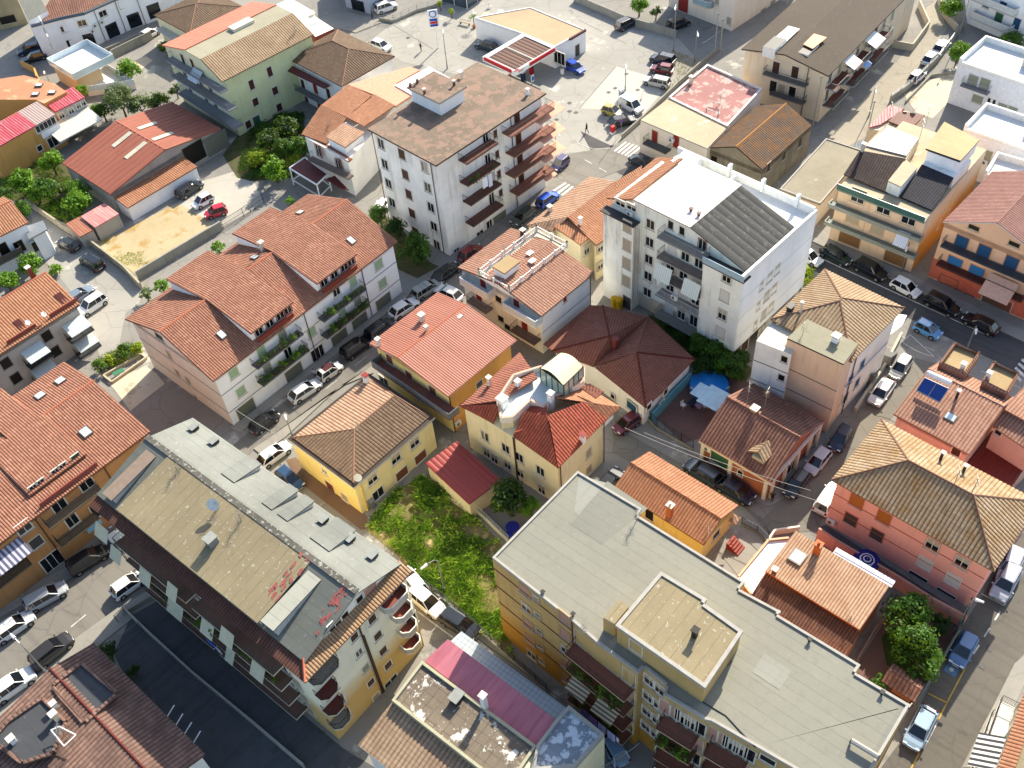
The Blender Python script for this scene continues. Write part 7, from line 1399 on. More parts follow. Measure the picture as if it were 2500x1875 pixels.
def line(name, pts, w=.12, m=WP, z=.05, dash=None):
 P = [G(p) for p in Z(pts)]; b = MB()
 for i in range(len(P)-1):
  p, q = P[i], P[i+1]; d = (q-p).normalized(); n = Vector((-d.y, d.x, 0))*w/2; L = (q-p).length; s = 0
  while s < L:
   e = min(L, s+(dash[0] if dash else L)); a, c = p+d*s, p+d*e; b.face([(v.x, v.y, z) for v in (a-n, c-n, c+n, a+n)], m); s = e+(dash[1] if dash else 1)
 return st(b.build(name))
line('road_marking', '24 470,580 1380,1000 1930,1255 1985,1190', .12); line('road_marking', '24 1150,1240 2212,1700', .1, dash=(1.2, 2.2)); line('road_marking', '24 1180,1300 1250,1235 1450,1420'); line('road_marking', '41 600,470 820,290', .12, dash=(1.8, 1.5)); line('road_marking', '44 2010,340 1720,800', .14, dash=(1.2, 1.1))
line('road_marking', '44 1850,190 2040,290 2110,200'); line('road_marking', '44 1480,1270 1360,1500', .14); line('parking_line', '44 1400,1030 1560,1110 1490,1250 1330,1150', .13, YP); line('parking_line', '44 1560,1110 1750,750', .13, YP); line('parking_line', '44 1350,1490 1240,1700', .13, YP); line('parking_line', '44 1175,1390 1350,1500', .13, YP)
line('road_marking', '42 1380,340 1680,560', .12); line('road_marking', '32 330,270 400,215', .12, dash=(1.3, 1)); line('road_marking', '32 30,520 150,430', .12, dash=(1.3, 1)); line('road_marking', '22 600,1700 1050,1340 1330,1120', .06, dash=(2, 3)); line('joint', '13 605,915 910,565', .12, plain('joint_dark', '#5a5854'), .035); line('joint', '12 1180,215 1510,415', .1, plain('joint_dark'), .03); line('joint', '13 600,170 1000,370', .08, plain('joint_dark'), .03)
line('road_marking', '13 590,1210 720,1260 860,1250', .08); line('road_marking', '13 650,1350 860,1470', .1, dash=(1.5, 1.5)); b = MB(); q = G(px(44, 1600, 830)); b.cbox((q.x, q.y, .052), (1.1, 1.1, .008), plain('marking_blue', '#5a7a94'), pi/4); b.bar((q.x, q.y, .058), (q.x, q.y, .062), .22, WP, 12); st(b.build('disabled_bay_marking'))
sheet('forecourt_slab', '13 610,915 910,560 1180,640 1300,780 1130,980 960,930', .02, groundm('slab_pale', '#b0aa9c', '#bdb7aa', .1, .2));
b = MB(); RR = random.Random(5)
for p in Z('13 520,870 520,940 575,950 410,1010 850,780 905,745 1095,760 1000,625 34 690,460 44 1920,650 44 1860,800 42 700,1620 41 1580,985 41 1780,1345 12 1300,320'): q = G(p); b.cbox((q.x, q.y, .04), (.6, .6, .02), plain('manhole_iron', '#4a4743'), .8)
b.build('manhole_covers')['kind'] = 'structure'
# ------------------------------------------------------------------ cars
CARS = dict(hatch=(3.9, 1.68, 1.48, .30, .82, .62, .95), suv=(4.4, 1.82, 1.66, .16, .98, .66, 1.05), wagon=(4.5, 1.76, 1.48, .12, .86, .62, 1.0), sedan=(4.4, 1.76, 1.42, .62, .84, .58, 1.05), mini=(3.4, 1.6, 1.5, .22, .86, .66, .75), van=(4.3, 1.8, 1.85, .06, 1.0, .8, .8))
CM = {}
def car_mesh(kind):
 if kind in CM: return CM[kind]
 L, Wd, H, rear, belt, wr_, hood = CARS[kind]; x0, x1, w = -L/2, L/2, Wd/2; paint = plain('car_paint', '#888888')
 gls = plain('car_glass', '#11161c', .06, 0, .1, 1, .9); dk = plain('car_trim', '#17181a', .5); b = MB()
 xs = [(x0, .38, .72, .80), (x0+.06, .24, belt-.1, .93), (x0+.35, .2, belt, 1.0), (x0+L*.5, .2, belt+.02, 1.0), (x1-hood-.1, .2, belt, 1.0), (x1-.45, .2, belt-.1, .97), (x1-.12, .24, belt-.22, .88), (x1, .36, .62, .74)]
 V = []; n = 10
 for x, zb, zt, k in xs:
  y = w*k; V += [(x, -y*.93, zb), (x, -y, zb+.14), (x, -y, (zb+zt)/2), (x, -y*.975, zt-.07), (x, -y*.86, zt), (x, y*.86, zt), (x, y*.975, zt-.07), (x, y, (zb+zt)/2), (x, y, zb+.14), (x, y*.93, zb)]
 F = []
 for i in range(len(xs)-1):
  for j in range(n): a, c = i*n+j, i*n+(j+1) % n; F.append((a, c, c+n, a+n))
 F += [tuple(range(n))[::-1], tuple(range((len(xs)-1)*n, len(xs)*n))]; b.idx(V, F, paint)
 # cabin: belt outline to roof outline
 wb, wr = w*.88, w*.72; xb0, xb1 = x0+rear*.35+.05, x1-hood; xr0, xr1 = x0+rear+.18, x1-hood-.75
 roof = [(xr0, -wr*.94, H-.05), (xr0+.25, -wr, H), (xr1-.2, -wr, H), (xr1, -wr*.92, H-.05), (xr1, wr*.92, H-.05), (xr1-.2, wr, H), (xr0+.25, wr, H), (xr0, wr*.94, H-.05)]
 b.slab([roof[0], roof[3], roof[4], roof[7]], .02, paint); b.idx([(x, y*1.02, z+.0) for x, y, z in roof]+[(x*.97+.03*(xr0+xr1)/2, y*.8, H+.035) for x, y, z in roof], [(i, (i+1) % 8, 8+(i+1) % 8, 8+i) for i in range(8)]+[tuple(range(8, 16))], paint)
 def pil(p, q, r=.045): b.bar(p, q, r, paint, 4)
 for s in (-1, 1):
  pil((xb1, s*wb*.97, belt), (xr1, s*wr*.96, H-.03)); pil((xb0, s*wb*.95, belt), (xr0, s*wr*.97, H-.03), .07); xm = (xb0+xb1)/2; pil((xm, s*wb, belt), (xm-.05, s*wr, H-.02), .035)
  if kind in ('wagon', 'suv', 'van'): xm = xb0+(xb1-xb0)*.24; pil((xm, s*wb, belt), (xm, s*wr, H-.02), .06)
  b.cbox((xb1-.1, s*(w+.08), belt+.05), (.12, .16, .12), paint)
  for wx in (x0+.75, x1-.8): b.bar((wx, s*(w-.02), .33), (wx, s*(w+.012), .33), .37, dk, 14)
 if kind == 'van': b.box((xb0-.02, -wb, belt-.02), (xb0+(xb1-xb0)*.52, wb, H-.1), paint)
 b.box((x0-.02, -.28, .5), (x0+.02, .28, .62), plain('number_plate', '#c9c9c4')); b.box((x1-.02, -.26, .38), (x1+.02, .26, .49), plain('number_plate')); b.box((x1-.05, -.45, .5), (x1+.005, .45, .6), dk)
 g = MB(); base = [(xb0, -wb*.93, belt-.03), (xb0+.3, -wb, belt-.03), (xb1-.3, -wb, belt-.03), (xb1, -wb*.9, belt-.03), (xb1, wb*.9, belt-.03), (xb1-.3, wb, belt-.03), (xb0+.3, wb, belt-.03), (xb0, wb*.93, belt-.03)]
 g.idx(base+roof, [(i, (i+1) % 8, 8+(i+1) % 8, 8+i) for i in range(8)], gls)
 wl = MB(); wl.bar((0, -.11, 0), (0, .11, 0), .32, dk, 16); rim = MB(); rim.bar((0, -.125, 0), (0, .125, 0), .2, plain('rim_alloy', '#a4a6a8', .3, .7), 10)
 hl = MB(); hl.cbox((0, 0, 0), (.12, .34, .14), plain('headlight_glass', '#d8dde0', .1, 0, .05)); tl = MB(); tl.cbox((0, 0, 0), (.08, .22, .26), plain('tail_lens', '#7a1512', .2))
 CM[kind] = tuple(mesh_only(m) for m in (b, g, wl, rim, hl, tl)); return CM[kind]
def paintm(c):
 n = 'car_paint_'+c.lstrip('#')
 if n not in MC:
  b = NB(n); b.p.inputs['Base Color'].default_value = (*srgb(c), 1); b.p.inputs['Roughness'].default_value = .28; b.p.inputs['Specular IOR Level'].default_value = .6; b.p.inputs['Coat Weight'].default_value = .5; MC[n] = b.m
 return MC[n]
def car(at, nose, kind, colr, label, roofc=None, group='parked cars'):
 C, N = G(Z(at)[0], .55), G(Z(nose)[0], .55); ang = atan2(N.y-C.y, N.x-C.x)
 o = empty('car' if kind != 'van' else 'van', (C.x, C.y, .03), ang, label, 'car' if kind != 'van' else 'van', group); L, Wd, H, *_ = CARS[kind]; me = car_mesh(kind)
 bo = put('body', me[0], o);
 for i, s in enumerate(bo.material_slots):
  if s.material.name == 'car_paint': s.link = 'OBJECT'; s.material = paintm(colr)
 put('windows', me[1], o)
 for x in (-L/2+.75, L/2-.8):
  for y in (-1, 1): w = put('wheel', me[2], o, (x, y*(Wd/2-.1), .33)); put('rim', me[3], w)
 for y in (-1, 1): put('headlight', me[4], o, (L/2-.1, y*(Wd/2-.32), .66)); put('taillight', me[5], o, (-L/2+.03, y*(Wd/2-.22), .74))
 return o
WH, BK, SV, DB = '#dcdcda', '#0c0d0f', '#9a9ea2', '#14203a'
for a in [
 ('11 250,425', '11 165,445', 'suv', '#16243a', 'dark blue SUV beside the arched corner tower, farther of the two there'), ('11 290,485', '11 200,510', 'sedan', '#1a1a1e', 'black sedan beside the arched corner tower, nearer of the two there'), ('11 1270,285', '11 1340,245', 'hatch', WH, 'white hatchback on the ramp before the blue shopfronts'),
 ('12 1115,65', '12 1190,40', 'suv', WH, 'white SUV before the blue shop at the top'), ('12 1070,385', '12 1150,415', 'sedan', WH, 'white sedan turning by the hipped brown roof'), ('12 1960,390', '12 1890,370', 'sedan', '#1b3440', 'dark teal saloon left of the canopy on the forecourt'),
 ('13 1000,205', '13 1075,170', 'suv', '#191c26', 'black SUV alone on the far forecourt'), ('13 565,572', '13 640,610', 'hatch', '#1246b0', 'bright blue hatchback beside the petrol pumps'), ('13 1305,505', '13 1225,485', 'suv', '#2a3040', 'dark blue-grey car, top of the row of three on the forecourt'), ('13 1300,585', '13 1215,570', 'hatch', '#6a1420', 'dark red hatchback in the middle of the forecourt row'), ('13 1255,692', '13 1165,672', 'wagon', '#b9b8b0', 'silver estate car, bottom of the row of three on the forecourt'),
 ('13 1040,900', '13 1125,945', 'van', WH, 'white delivery van on the forecourt edge'), ('13 880,942', '13 955,965', 'mini', '#a0934c', 'olive-gold small car beside the white van'), ('13 965,1025', '13 1050,1005', 'sedan', '#18181c', 'black sedan below the olive-gold car'), ('13 1440,205', '13 1490,185', 'suv', '#12161a', 'black SUV in tree shade behind the forecourt wall'), ('13 1115,1360', '13 1060,1330', 'hatch', '#2a3440', 'dark hatchback half hidden beyond the stepped white parapet'),
 ('23 335,92', '23 400,45', 'hatch', '#1a56c0', 'bright blue hatchback parked below the tall grey block'), ('23 130,235', '23 60,290', 'sedan', '#33403a', 'dark green-grey sedan behind the bright blue hatchback'), ('13 440,1385', '13 400,1420', 'mini', '#4a4468', 'small violet-grey car among the pot plants by the crossing'),
 ('14 1515,395', '14 1560,350', 'sedan', WH, 'white car, farthest of three on the upper right street'), ('14 1430,490', '14 1475,450', 'sedan', WH, 'white car, middle of three on the upper right street'), ('14 1310,645', '14 1360,600', 'hatch', WH, 'white car, nearest of three on the upper right street'),
 ('24 395,580', '24 460,615', 'hatch', '#c9ccd0', 'white and dark car at the kerb by the blue-white tall wall'), ('24 625,568', '24 700,610', 'sedan', '#1a2c28', 'dark green car before the tan block, first from the left'), ('24 918,692', '24 1000,735', 'suv', '#0e0f12', 'black SUV parked under the tan block balconies'), ('24 1215,840', '24 1300,885', 'hatch', WH, 'white hatchback in the shaded kerb row'), ('24 1520,985', '24 1610,1030', 'suv', BK, 'black SUV with roof rails before the graffiti shutter'), ('24 1845,1142', '24 1760,1100', 'sedan', '#15120f', 'black saloon, last before the marked bay end'), ('24 1400,1195', '24 1480,1235', 'mini', '#4f8fc4', 'pale blue small car driving in the shaded street'),
 ('24 1170,1512', '24 1110,1600', 'hatch', '#9c9a94', 'silver-grey car at the top of the side street'), ('34 1010,130', '34 950,215', 'sedan', WH, 'white saloon below the silver-grey one in the side street'), ('34 665,520', '34 610,610', 'hatch', '#141c3a', 'dark navy car beside the pink ground strip'), ('34 470,715', '34 400,800', 'hatch', '#b8bcc4', 'silver car parked before the brick villa arches'), ('34 290,905', '34 240,975', 'hatch', '#142428', 'dark teal car at the brick villa corner'), ('34 562,1030', '34 610,960', 'suv', WH, 'white SUV half hidden by the salmon house'), ('34 2095,1600', '34 2060,1680', 'suv', '#a8acb4', 'silver SUV at the right of the salmon house'),
 ('33 1640,812', '33 1560,760', 'suv', '#26323e', 'slate-blue SUV behind the orange gable bungalow'), ('33 1920,965', '33 2000,1010', 'sedan', '#121c34', 'navy saloon behind the orange gable bungalow, nearer the corner'), ('33 852,890', '33 900,840', 'sedan', '#0e1622', 'black car by the corner of the huge grey roof'), ('33 1000,400', '33 970,420', 'mini', '#6a1a24', 'red car tip under the white balcony'),
 ('44 2055,100', '44 2010,180', 'suv', '#9fa4ae', 'silver-lilac SUV in the white-marked bay'), ('44 1700,662', '44 1650,760', 'hatch', '#4a6c96', 'steel blue hatchback by the green fence'), ('44 1335,1320', '44 1290,1410', 'sedan', '#93a8b8', 'pale silver saloon beyond the garden gatehouse'), ('43 872,1455', '43 840,1400', 'sedan', '#6f8ba0', 'grey-blue sedan in the dark alley'),
 ('42 1345,90', '42 1320,60', 'hatch', WH, 'white hatchback tip above the large white car'), ('42 1455,255', '42 1545,330', 'suv', WH, 'large white car beside the weedy plot fence'), ('42 1740,450', '42 1830,510', 'suv', '#22262a', 'black off-roader behind the large white car'),
 ('41 390,215', '41 480,165', 'wagon', SV, 'silver estate car in the left-hand kerb row'), ('41 110,472', '41 200,410', 'wagon', WH, 'white estate car in the left-hand kerb row'), ('41 1090,112', '41 1170,55', 'hatch', WH, 'white hatchback parked by the flat wall end'), ('41 440,672', '41 530,600', 'suv', '#2c2824', 'brown-black SUV below the street lamp'), ('41 110,965', '41 230,880', 'suv', WH, 'white saloon beside the motorcycle, lower left'), ('31 745,1545', '31 850,1480', 'suv', '#15181c', 'black SUV under the ochre block'), ('31 965,1370', '31 930,1330', 'mini', '#5c6470', 'grey small car half hidden by the tile skirt'),
 ('32 430,118', '32 510,65', 'sedan', WH, 'white saloon driving below the planted balconies'), ('32 170,655', '32 260,590', 'sedan', WH, 'white saloon by the pale yellow house corner'), ('32 90,382', '32 150,335', 'hatch', '#121214', 'black hatchback at the white block garage'), ('32 305,862', '32 350,900', 'hatch', '#27405e', 'blue car tip below the long silver roof edge'),
 ('22 640,1545', '22 720,1490', 'mini', '#dcdad0', 'small cream car with a dark red roof'), ('22 1265,1010', '22 1350,955', 'sedan', WH, 'white saloon below the right-hand balconies'), ('22 1460,850', '22 1540,800', 'wagon', '#8f948c', 'silver estate car with roof bars'), ('22 1640,885', '22 1570,850', 'sedan', WH, 'white car behind the salmon ribbed roof'), ('22 1628,708', '22 1710,650', 'sedan', '#101216', 'black saloon by the garden of the tall grey block'), ('22 1068,1190', '22 1150,1130', 'suv', '#1a1e24', 'black estate nearest the white saloon, kerb row'), ('22 868,1342', '22 950,1285', 'suv', '#101014', 'black SUV left of the black estate, kerb row'), ('22 1078,155', '22 1100,110', 'hatch', WH, 'white hatchback tucked behind the tall grey block'), ('22 1835,545', '22 1920,490', 'hatch', '#7a1218', 'dark red car at the foot of the tall grey block'),
 ('21 1710,112', '21 1640,150', 'mini', WH, 'white small car in the walled yard'), ('21 1820,202', '21 1745,225', 'mini', '#b5122a', 'red small car in the walled yard'), ('11 1600,1598', '11 1690,1540', 'wagon', '#1c222a', 'black estate beside the terracotta lean-to'), ('21 575,475', '21 500,440', 'hatch', '#20261e', 'dark green hatchback along the orchard wall'), ('21 775,628', '21 700,580', 'suv', '#16181a', 'black SUV along the orchard wall'), ('21 668,910', '21 710,880', 'sedan', '#6c7884', 'grey car behind the white SUV, left'), ('21 775,990', '21 700,1040', 'suv', WH, 'white SUV beside the house with ribbed awnings')]: car(*a)
for o in list(S.objects):
 if o.get('label', '').startswith('small cream car'):
  k = MB(); k.box((-.85, -.5, 1.53), (.45, .5, 1.56), plain('soft_top_red', '#4a1a20')); k.build('roof_panel', o)
 if o.get('label', '').endswith('roof bars'):
  k = MB(); [k.box((x, -.62, 1.52), (x+.12, .62, 1.58), plain('rim_alloy')) for x in (-1.6, -.9, -.2)]; k.build('roof_bars', o)
# ------------------------------------------------------------------ trees and plants
LG = leafm('leaves_citrus', '#1e3a0e', '#35591a', '#4f7a1e'); LB_ = leafm('leaves_bright', '#355c12', '#5c8a1c', '#76a024'); LO = leafm('leaves_olive', '#5c6a48', '#76845c', '#4c5a38'); LD = leafm('leaves_dark', '#152c0c', '#264414', '#2f5218'); LY = leafm('leaves_yellow', '#6c8a18', '#8aa020', '#a8b028'); LW_ = leafm('leaves_weeds', '#4c8016', '#7cae26', '#b8cc50')
BARK = plain('bark', '#5a4a3a', .9)
def crown(seed, r, m, hs=.8, leaf=.2, dens=420):
 R = random.Random(seed); b = MB(); V = []; F = []; n = int(dens*r*r); cl = []
 for i in range(int(8+7*r)):
  a, e = R.uniform(0, 2*pi), R.uniform(-.5, 1.3); d = r*R.uniform(.35, .82); cl.append((cos(a)*cos(e)*d, sin(a)*cos(e)*d, sin(e)*d*hs, r*R.uniform(.2, .46)))
 for i in range(n):
  c = R.choice(cl); u = Vector((R.gauss(0, 1), R.gauss(0, 1), R.gauss(0, 1))).normalized(); k = c[3]*R.uniform(.55, 1.12); p = Vector(c[:3])+Vector((u.x*k, u.y*k, u.z*k*.8)); nn = (u+Vector((R.uniform(-.8, .8), R.uniform(-.8, .8), R.uniform(-.2, 1.0)))).normalized(); t = nn.orthogonal().normalized(); t = Matrix.Rotation(R.uniform(0, 6.3), 3, nn) @ t; s_ = nn.cross(t); l = leaf*R.uniform(.6, 1.3)
  i0 = len(V); V += [p-t*l, p+s_*l*.5, p+t*l, p-s_*l*.5]; F.append((i0, i0+1, i0+2, i0+3))
 b.idx(V, F, m); return mesh_only(b)
CR_ = {}
def tree(c, z, r, kind, label, h0=0, group=None, name='tree', hs=.85):
 mats = dict(g=LG, b=LB_, o=LO, d=LD, y=LY, w=LW_); rr = 1.0 if r < 1.4 else (2.0 if r < 2.6 else 3.0); key = (kind, rr, int(r*7) % 2)
 if key not in CR_: CR_[key] = crown(hash(str(key)) % 1 + len(CR_)*13+5, rr, mats[kind], hs, .16 if rr < 1.5 else .2)
 q = G(Z(c)[0], z); o = empty(name, (q.x, q.y, 0), R_.uniform(0, 6.28), label, 'tree' if r > 1.3 else 'bush', group); k = put('crown', CR_[key], o, (0, 0, z)); s = r/rr; k.scale = (s, s*R_.uniform(.9, 1.1), s*min(1.1, z/(r*.85)) if z < r*.8 else s)
 t = MB(); t.bar((0, 0, 0), (.05, .05, z*.55), .12*r**.5, BARK, 7, .08*r**.5)
 for i in range(4): a = i*1.57+R_.uniform(0, 1); t.bar((.05, .05, z*.5), (cos(a)*r*.5, sin(a)*r*.5, z*.5+r*.45), .06*r**.5, BARK, 5, .02)
 t.build('trunk', o); return o
for c, z, r, kd, lb_ in [('11 1085,590', 2.4, 2.3, 'b', 'bright green tree beside the small modern white terrace house'), ('11 1010,850', 3.2, 3.0, 'o', 'large silvery olive tree between the yellow houses and the brown shed'), ('11 1180,880', 2.6, 2.2, 'o', 'smaller olive tree right of the large olive'), ('11 685,755', 2.2, 1.2, 'b', 'small bright tree below the modern white roof terrace'), ('11 1330,860', 2.4, 2.0, 'd', 'dark bushy tree right of the olives'), ('11 860,930', 2.2, 1.9, 'g', 'green tree left below the large olive'), ('11 1390,400', 2.2, 1.4, 'd', 'dark shrub behind the salmon-striped roof gable'), ('11 1480,760', 1.6, 1.2, 'd', 'shrub under the long grey balconies'),
 ('11 430,1370', 2.4, 2.2, 'b', 'bright orchard tree under the ochre wall'), ('11 190,1530', 2.2, 2.2, 'b', 'orchard tree at the left edge, below the ochre wall'), ('11 390,1600', 2.2, 2.3, 'g', 'orchard tree in the middle of the left orchard'), ('11 650,1600', 2.0, 1.8, 'b', 'orchard tree by the brown shed corner'), ('21 300,30', 2, 1.8, 'b', 'orchard tree above the curved path'), ('21 650,130', 2.4, 2.4, 'b', 'orchard tree beside the pink sheet roof'), ('21 180,185', 1.8, 1.6, 'g', 'blue-green orchard tree by the long low wall'), ('21 30,60', 2, 1.5, 'g', 'orchard tree at the left edge above the orange roof'),
 ('12 120,1190', 3, 2.2, 'd', 'dark garden tree nearest the pale green wall'), ('12 280,1080', 3, 2.3, 'd', 'dark garden tree below the red-doored balconies'), ('12 380,1240', 3, 2.0, 'g', 'green garden tree left of the maroon porch'), ('12 170,1430', 2.4, 2.4, 'b', 'bright garden tree at the bottom of the shaded garden'), ('12 30,1330', 2, 1.6, 'y', 'yellow-green tree at the shaded garden edge'), ('12 240,1270', 2.6, 1.9, 'g', 'green tree in the middle of the shaded garden'),
 ('22 1350,510', 2.8, 2.5, 'g', 'round dark green tree at the foot of the tall grey block'), ('22 1190,345', 2.4, 1.9, 'd', 'dark tree between the terracotta block and the tall grey block'), ('22 1060,215', 2.6, 1.6, 'g', 'green tree behind the terracotta ridge end'), ('22 300,110', 1.6, .9, 'b', 'small bush above the terracotta roof dormers'),
 ('23 1640,1310', 2, 1.7, 'g', 'hedge tree right of the maroon roof, top one'), ('23 1760,1400', 2, 1.9, 'g', 'garden tree right of the maroon roof'), ('23 1880,1500', 2, 2.0, 'g', 'broad green tree near the blue pool'), ('23 1960,1440', 2, 1.6, 'd', 'dark tree at the foot of the tall white wall'), ('23 1640,1500', 1.6, 1.5, 'd', 'dark shrub left above the pool'), ('24 345,745', 2.2, 1.7, 'y', 'yellow-green tree between the white tower and the orange hip roof'),
 ('32 2140,1020', 3, 2.3, 'd', 'round dark tree over the small courtyard'), ('33 60,1000', 2.6, 1.6, 'd', 'dark tree right of the courtyard tree'), ('33 190,1110', 2, 1.4, 'b', 'bright bamboo-like shrub by the grey roof edge'), ('44 1240,340', 2.8, 2.3, 'g', 'lemon tree crown nearest the salmon house wall'), ('44 1290,560', 3.0, 2.6, 'g', 'big lemon tree in the walled garden'), ('44 1330,720', 2.6, 2.2, 'g', 'lemon tree beside the green street fence'), ('44 990,960', 1.4, 1.0, 'g', 'cycad shrub by the roof edge in the walled garden'), ('44 1490,440', 1.4, 1.2, 'd', 'dark shrub against the salmon garden wall'),
 ('21 250,645', 2, 1.9, 'b', 'bright green tree before the white balcony house'), ('21 55,790', 2, 1.9, 'b', 'bright green tree at the left edge by the orange roof'), ('21 1360,815', 1.4, 1.2, 'b', 'green bush at the corner of the terracotta block'), ('21 1230,890', 1.3, 1.1, 'o', 'grey-blue bush at the terracotta roof corner'), ('21 1840,500', 1.0, 1.1, 'b', 'bush behind the terracotta back dormer'), ('21 830,1500', 1.0, 1.0, 'g', 'shrub left of the planter box'), ('21 1040,1370', 1.0, 1.1, 'g', 'shrub above the planter box'), ('21 1170,1340', 1.0, 1.0, 'y', 'yellowish shrub against the peach end wall'), ('21 930,1450', .8, .9, 'y', 'low yellowish shrub between the planter and the lane'),
 ('14 1665,440', 2, 1.9, 'b', 'lone bright tree beside the upper white house'), ('14 1590,60', 2, 2.2, 'b', 'bright tree at the fork of the upper right street'), ('14 2110,350', 2, 2.0, 'g', 'shrub in front of the corner white block'), ('13 1110,40', 2.2, 1.9, 'b', 'bright tree behind the far forecourt wall'), ('13 1250,100', 1.6, 1.2, 'd', 'dark shrub behind the far forecourt wall'), ('41 890,720', 2.4, 1.6, 'd', 'dark tree beside the iron gate'), ('41 1130,850', .8, .8, 'd', 'small dark bush in the courtyard bed'), ('12 1570,30', 1.4, .75, 'y', 'first clipped round shrub in a pot'), ('12 1665,95', 1.4, .75, 'y', 'second clipped round shrub in a pot, nearer the bench'), ('12 2050,285', 1.2, .6, 'y', 'clipped round shrub beside the petrol shop'),
 ('21 460,680', .9, 1.1, 'b', 'low bright hedge by the white balcony house')]: tree(c, z, r, kd, lb_)
# weeds in the plot, hedges
def leafmass(name, poly, n, m, label, h=(.15, .9), seed=1, kind='stuff', size=.16, dens=None, mats=None):
 R = random.Random(seed); P = [G(p) for p in Z(poly)]; x0, x1 = min(p.x for p in P), max(p.x for p in P); y0, y1 = min(p.y for p in P), max(p.y for p in P)
 def inside(x, y):
  c = False; j = len(P)-1
  for i in range(len(P)):
   if (P[i].y > y) != (P[j].y > y) and x < (P[j].x-P[i].x)*(y-P[i].y)/(P[j].y-P[i].y)+P[i].x: c = not c
   j = i
  return c
 b = MB(); G_ = {}; mats = mats or [m]
 from mathutils import noise
 for i in range(n):
  x, y = R.uniform(x0, x1), R.uniform(y0, y1)
  if not inside(x, y): continue
  f = noise.noise(Vector((x*.35, y*.35, seed))); g2 = noise.noise(Vector((x*.9, y*.9, seed+5)))
  if dens is not None and f+.4*g2 < dens+R.uniform(-.15, .15): continue
  hh = h[0]+(h[1]-h[0])*max(0, min(1, .5+f+.5*g2)); k = 1 if R.random() < .5+f else 0; a = R.uniform(0, 6.28); ba = Vector((x, y, hh*R.uniform(.3, 1))); d = Vector((cos(a), sin(a), R.uniform(-.2, .9))).normalized(); s_ = d.orthogonal().normalized(); l = size*R.uniform(.7, 1.8); G_.setdefault(k % len(mats), []).append([ba, ba+d*l+s_*l*.22, ba+d*l*2, ba+d*l-s_*l*.22])
 for k, Q in G_.items(): b.idx([v for q in Q for v in q], [(4*i, 4*i+1, 4*i+2, 4*i+3) for i in range(len(Q))], mats[k])
 o = b.build(name); o['kind'] = kind; o['label'] = label; return o
leafmass('weeds', '32 960,1270 1020,1190 1200,970 1430,850 1820,1150 2100,1440 43 30,720 42 2180,740 42 1400,50 32 1200,1480', 60000, None, 'tall weeds covering the plot between the yellow house and the big grey roof', (.1, 1.0), 4, size=.17, dens=-.12, mats=[LW_, LG])
leafmass('weeds', '32 960,1270 1200,970 1430,850 1820,1150 2100,1440 43 30,720 42 2180,740 42 1400,50 32 1200,1480', 6000, None, 'taller reed-like weeds standing in clumps in the plot', (.4, 1.3), 21, size=.24, dens=.18, mats=[LW_, LB_])
leafmass('weeds', '32 1000,1450 1300,1280 1500,1500 42 2100,200 42 2180,740 42 1800,430 42 1400,50', 9000, None, 'dry straw-coloured stalks along the fence side of the plot', (.1, .5), 23, size=.12, dens=-.05, mats=[leafm('leaves_straw', '#9a8a4c', '#b8a460', '#7c8a3c'), LY])
leafmass('weeds', '13 1390,430 1640,520 1560,640 1300,800 1430,640', 5000, None, 'dry yellow grass on the forecourt edge', (.05, .25), 8, size=.1, mats=[leafm('leaves_dry', '#a8843c', '#c09a50', '#8a7a3c')]); leafmass('weeds', '21 790,470 900,430 1300,560 1200,740 1000,640', 6000, None, 'dry grass tufts in the sandy yard', (.02, .2), 9, size=.1, dens=.05, mats=[leafm('leaves_dry'), LY])
leafmass('undergrowth', '12 0,1000 420,960 430,1300 330,1480 22 -10,-70 11 2010,1500', 15000, None, 'dense undergrowth of the shaded garden', (.1, .8), 11, size=.2, dens=-.1, mats=[LD, LG]); leafmass('undergrowth', '11 0,1330 400,1280 620,1560 21 740,120 560,290 230,140 0,60', 15000, None, 'undergrowth between the orchard trees', (.05, .6), 12, size=.18, dens=-.1, mats=[LG, LB_])
leafmass('undergrowth', '23 1190,1090 1600,1330 1990,1560 1960,1640 1600,1480 1580,1440', 12000, None, 'undergrowth strip behind the maroon roof', (.2, 1.2), 13, size=.2, dens=-.3, mats=[LD, LG]); leafmass('undergrowth', '21 790,1480 1120,1300 1200,1380 1180,1420 900,1560', 4000, None, 'weeds round the planter box', (.1, .6), 14, size=.15, dens=-.2, mats=[LG, LY])
# ------------------------------------------------------------------ street furniture, walls, fences
M_lamp = plain('lamp_post_grey', '#8f9294', .4, .5); M_head = plain('lamp_head_white', '#dedede', .35)
def lamp(base, head, H, label, two=False):
 B_, Hd = G(Z(base)[0]), G(Z(head)[0], H); o = empty('street_lamp', (B_.x, B_.y, 0), 0, label, 'street lamp', 'street lamps'); d = Vector((Hd.x-B_.x, Hd.y-B_.y, 0)); L = min(d.length, 2.2); d = d.normalized()*L if d.length > .05 else Vector((.6, 0, 0))
 k = MB(); k.bar((0, 0, 0), (0, 0, H-.6), .09, M_lamp, 8, .05); k.bar((0, 0, 0), (0, 0, .8), .13, M_lamp, 8); k.build('post', o); k = MB(); k.path([(0, 0, H-.65), (d.x*.25, d.y*.25, H-.15), (d.x*.7, d.y*.7, H+.05), (d.x, d.y, H)], .04, M_lamp, 6); k.build('arm', o)
 h = MB(); c = d.normalized() if d.length else Vector((1, 0, 0)); h.bar((d.x-c.x*.3, d.y-c.y*.3, H-.02), (d.x+c.x*.45, d.y+c.y*.45, H-.04), .17, M_head, 8, .1); h.build('lamp_head', o)
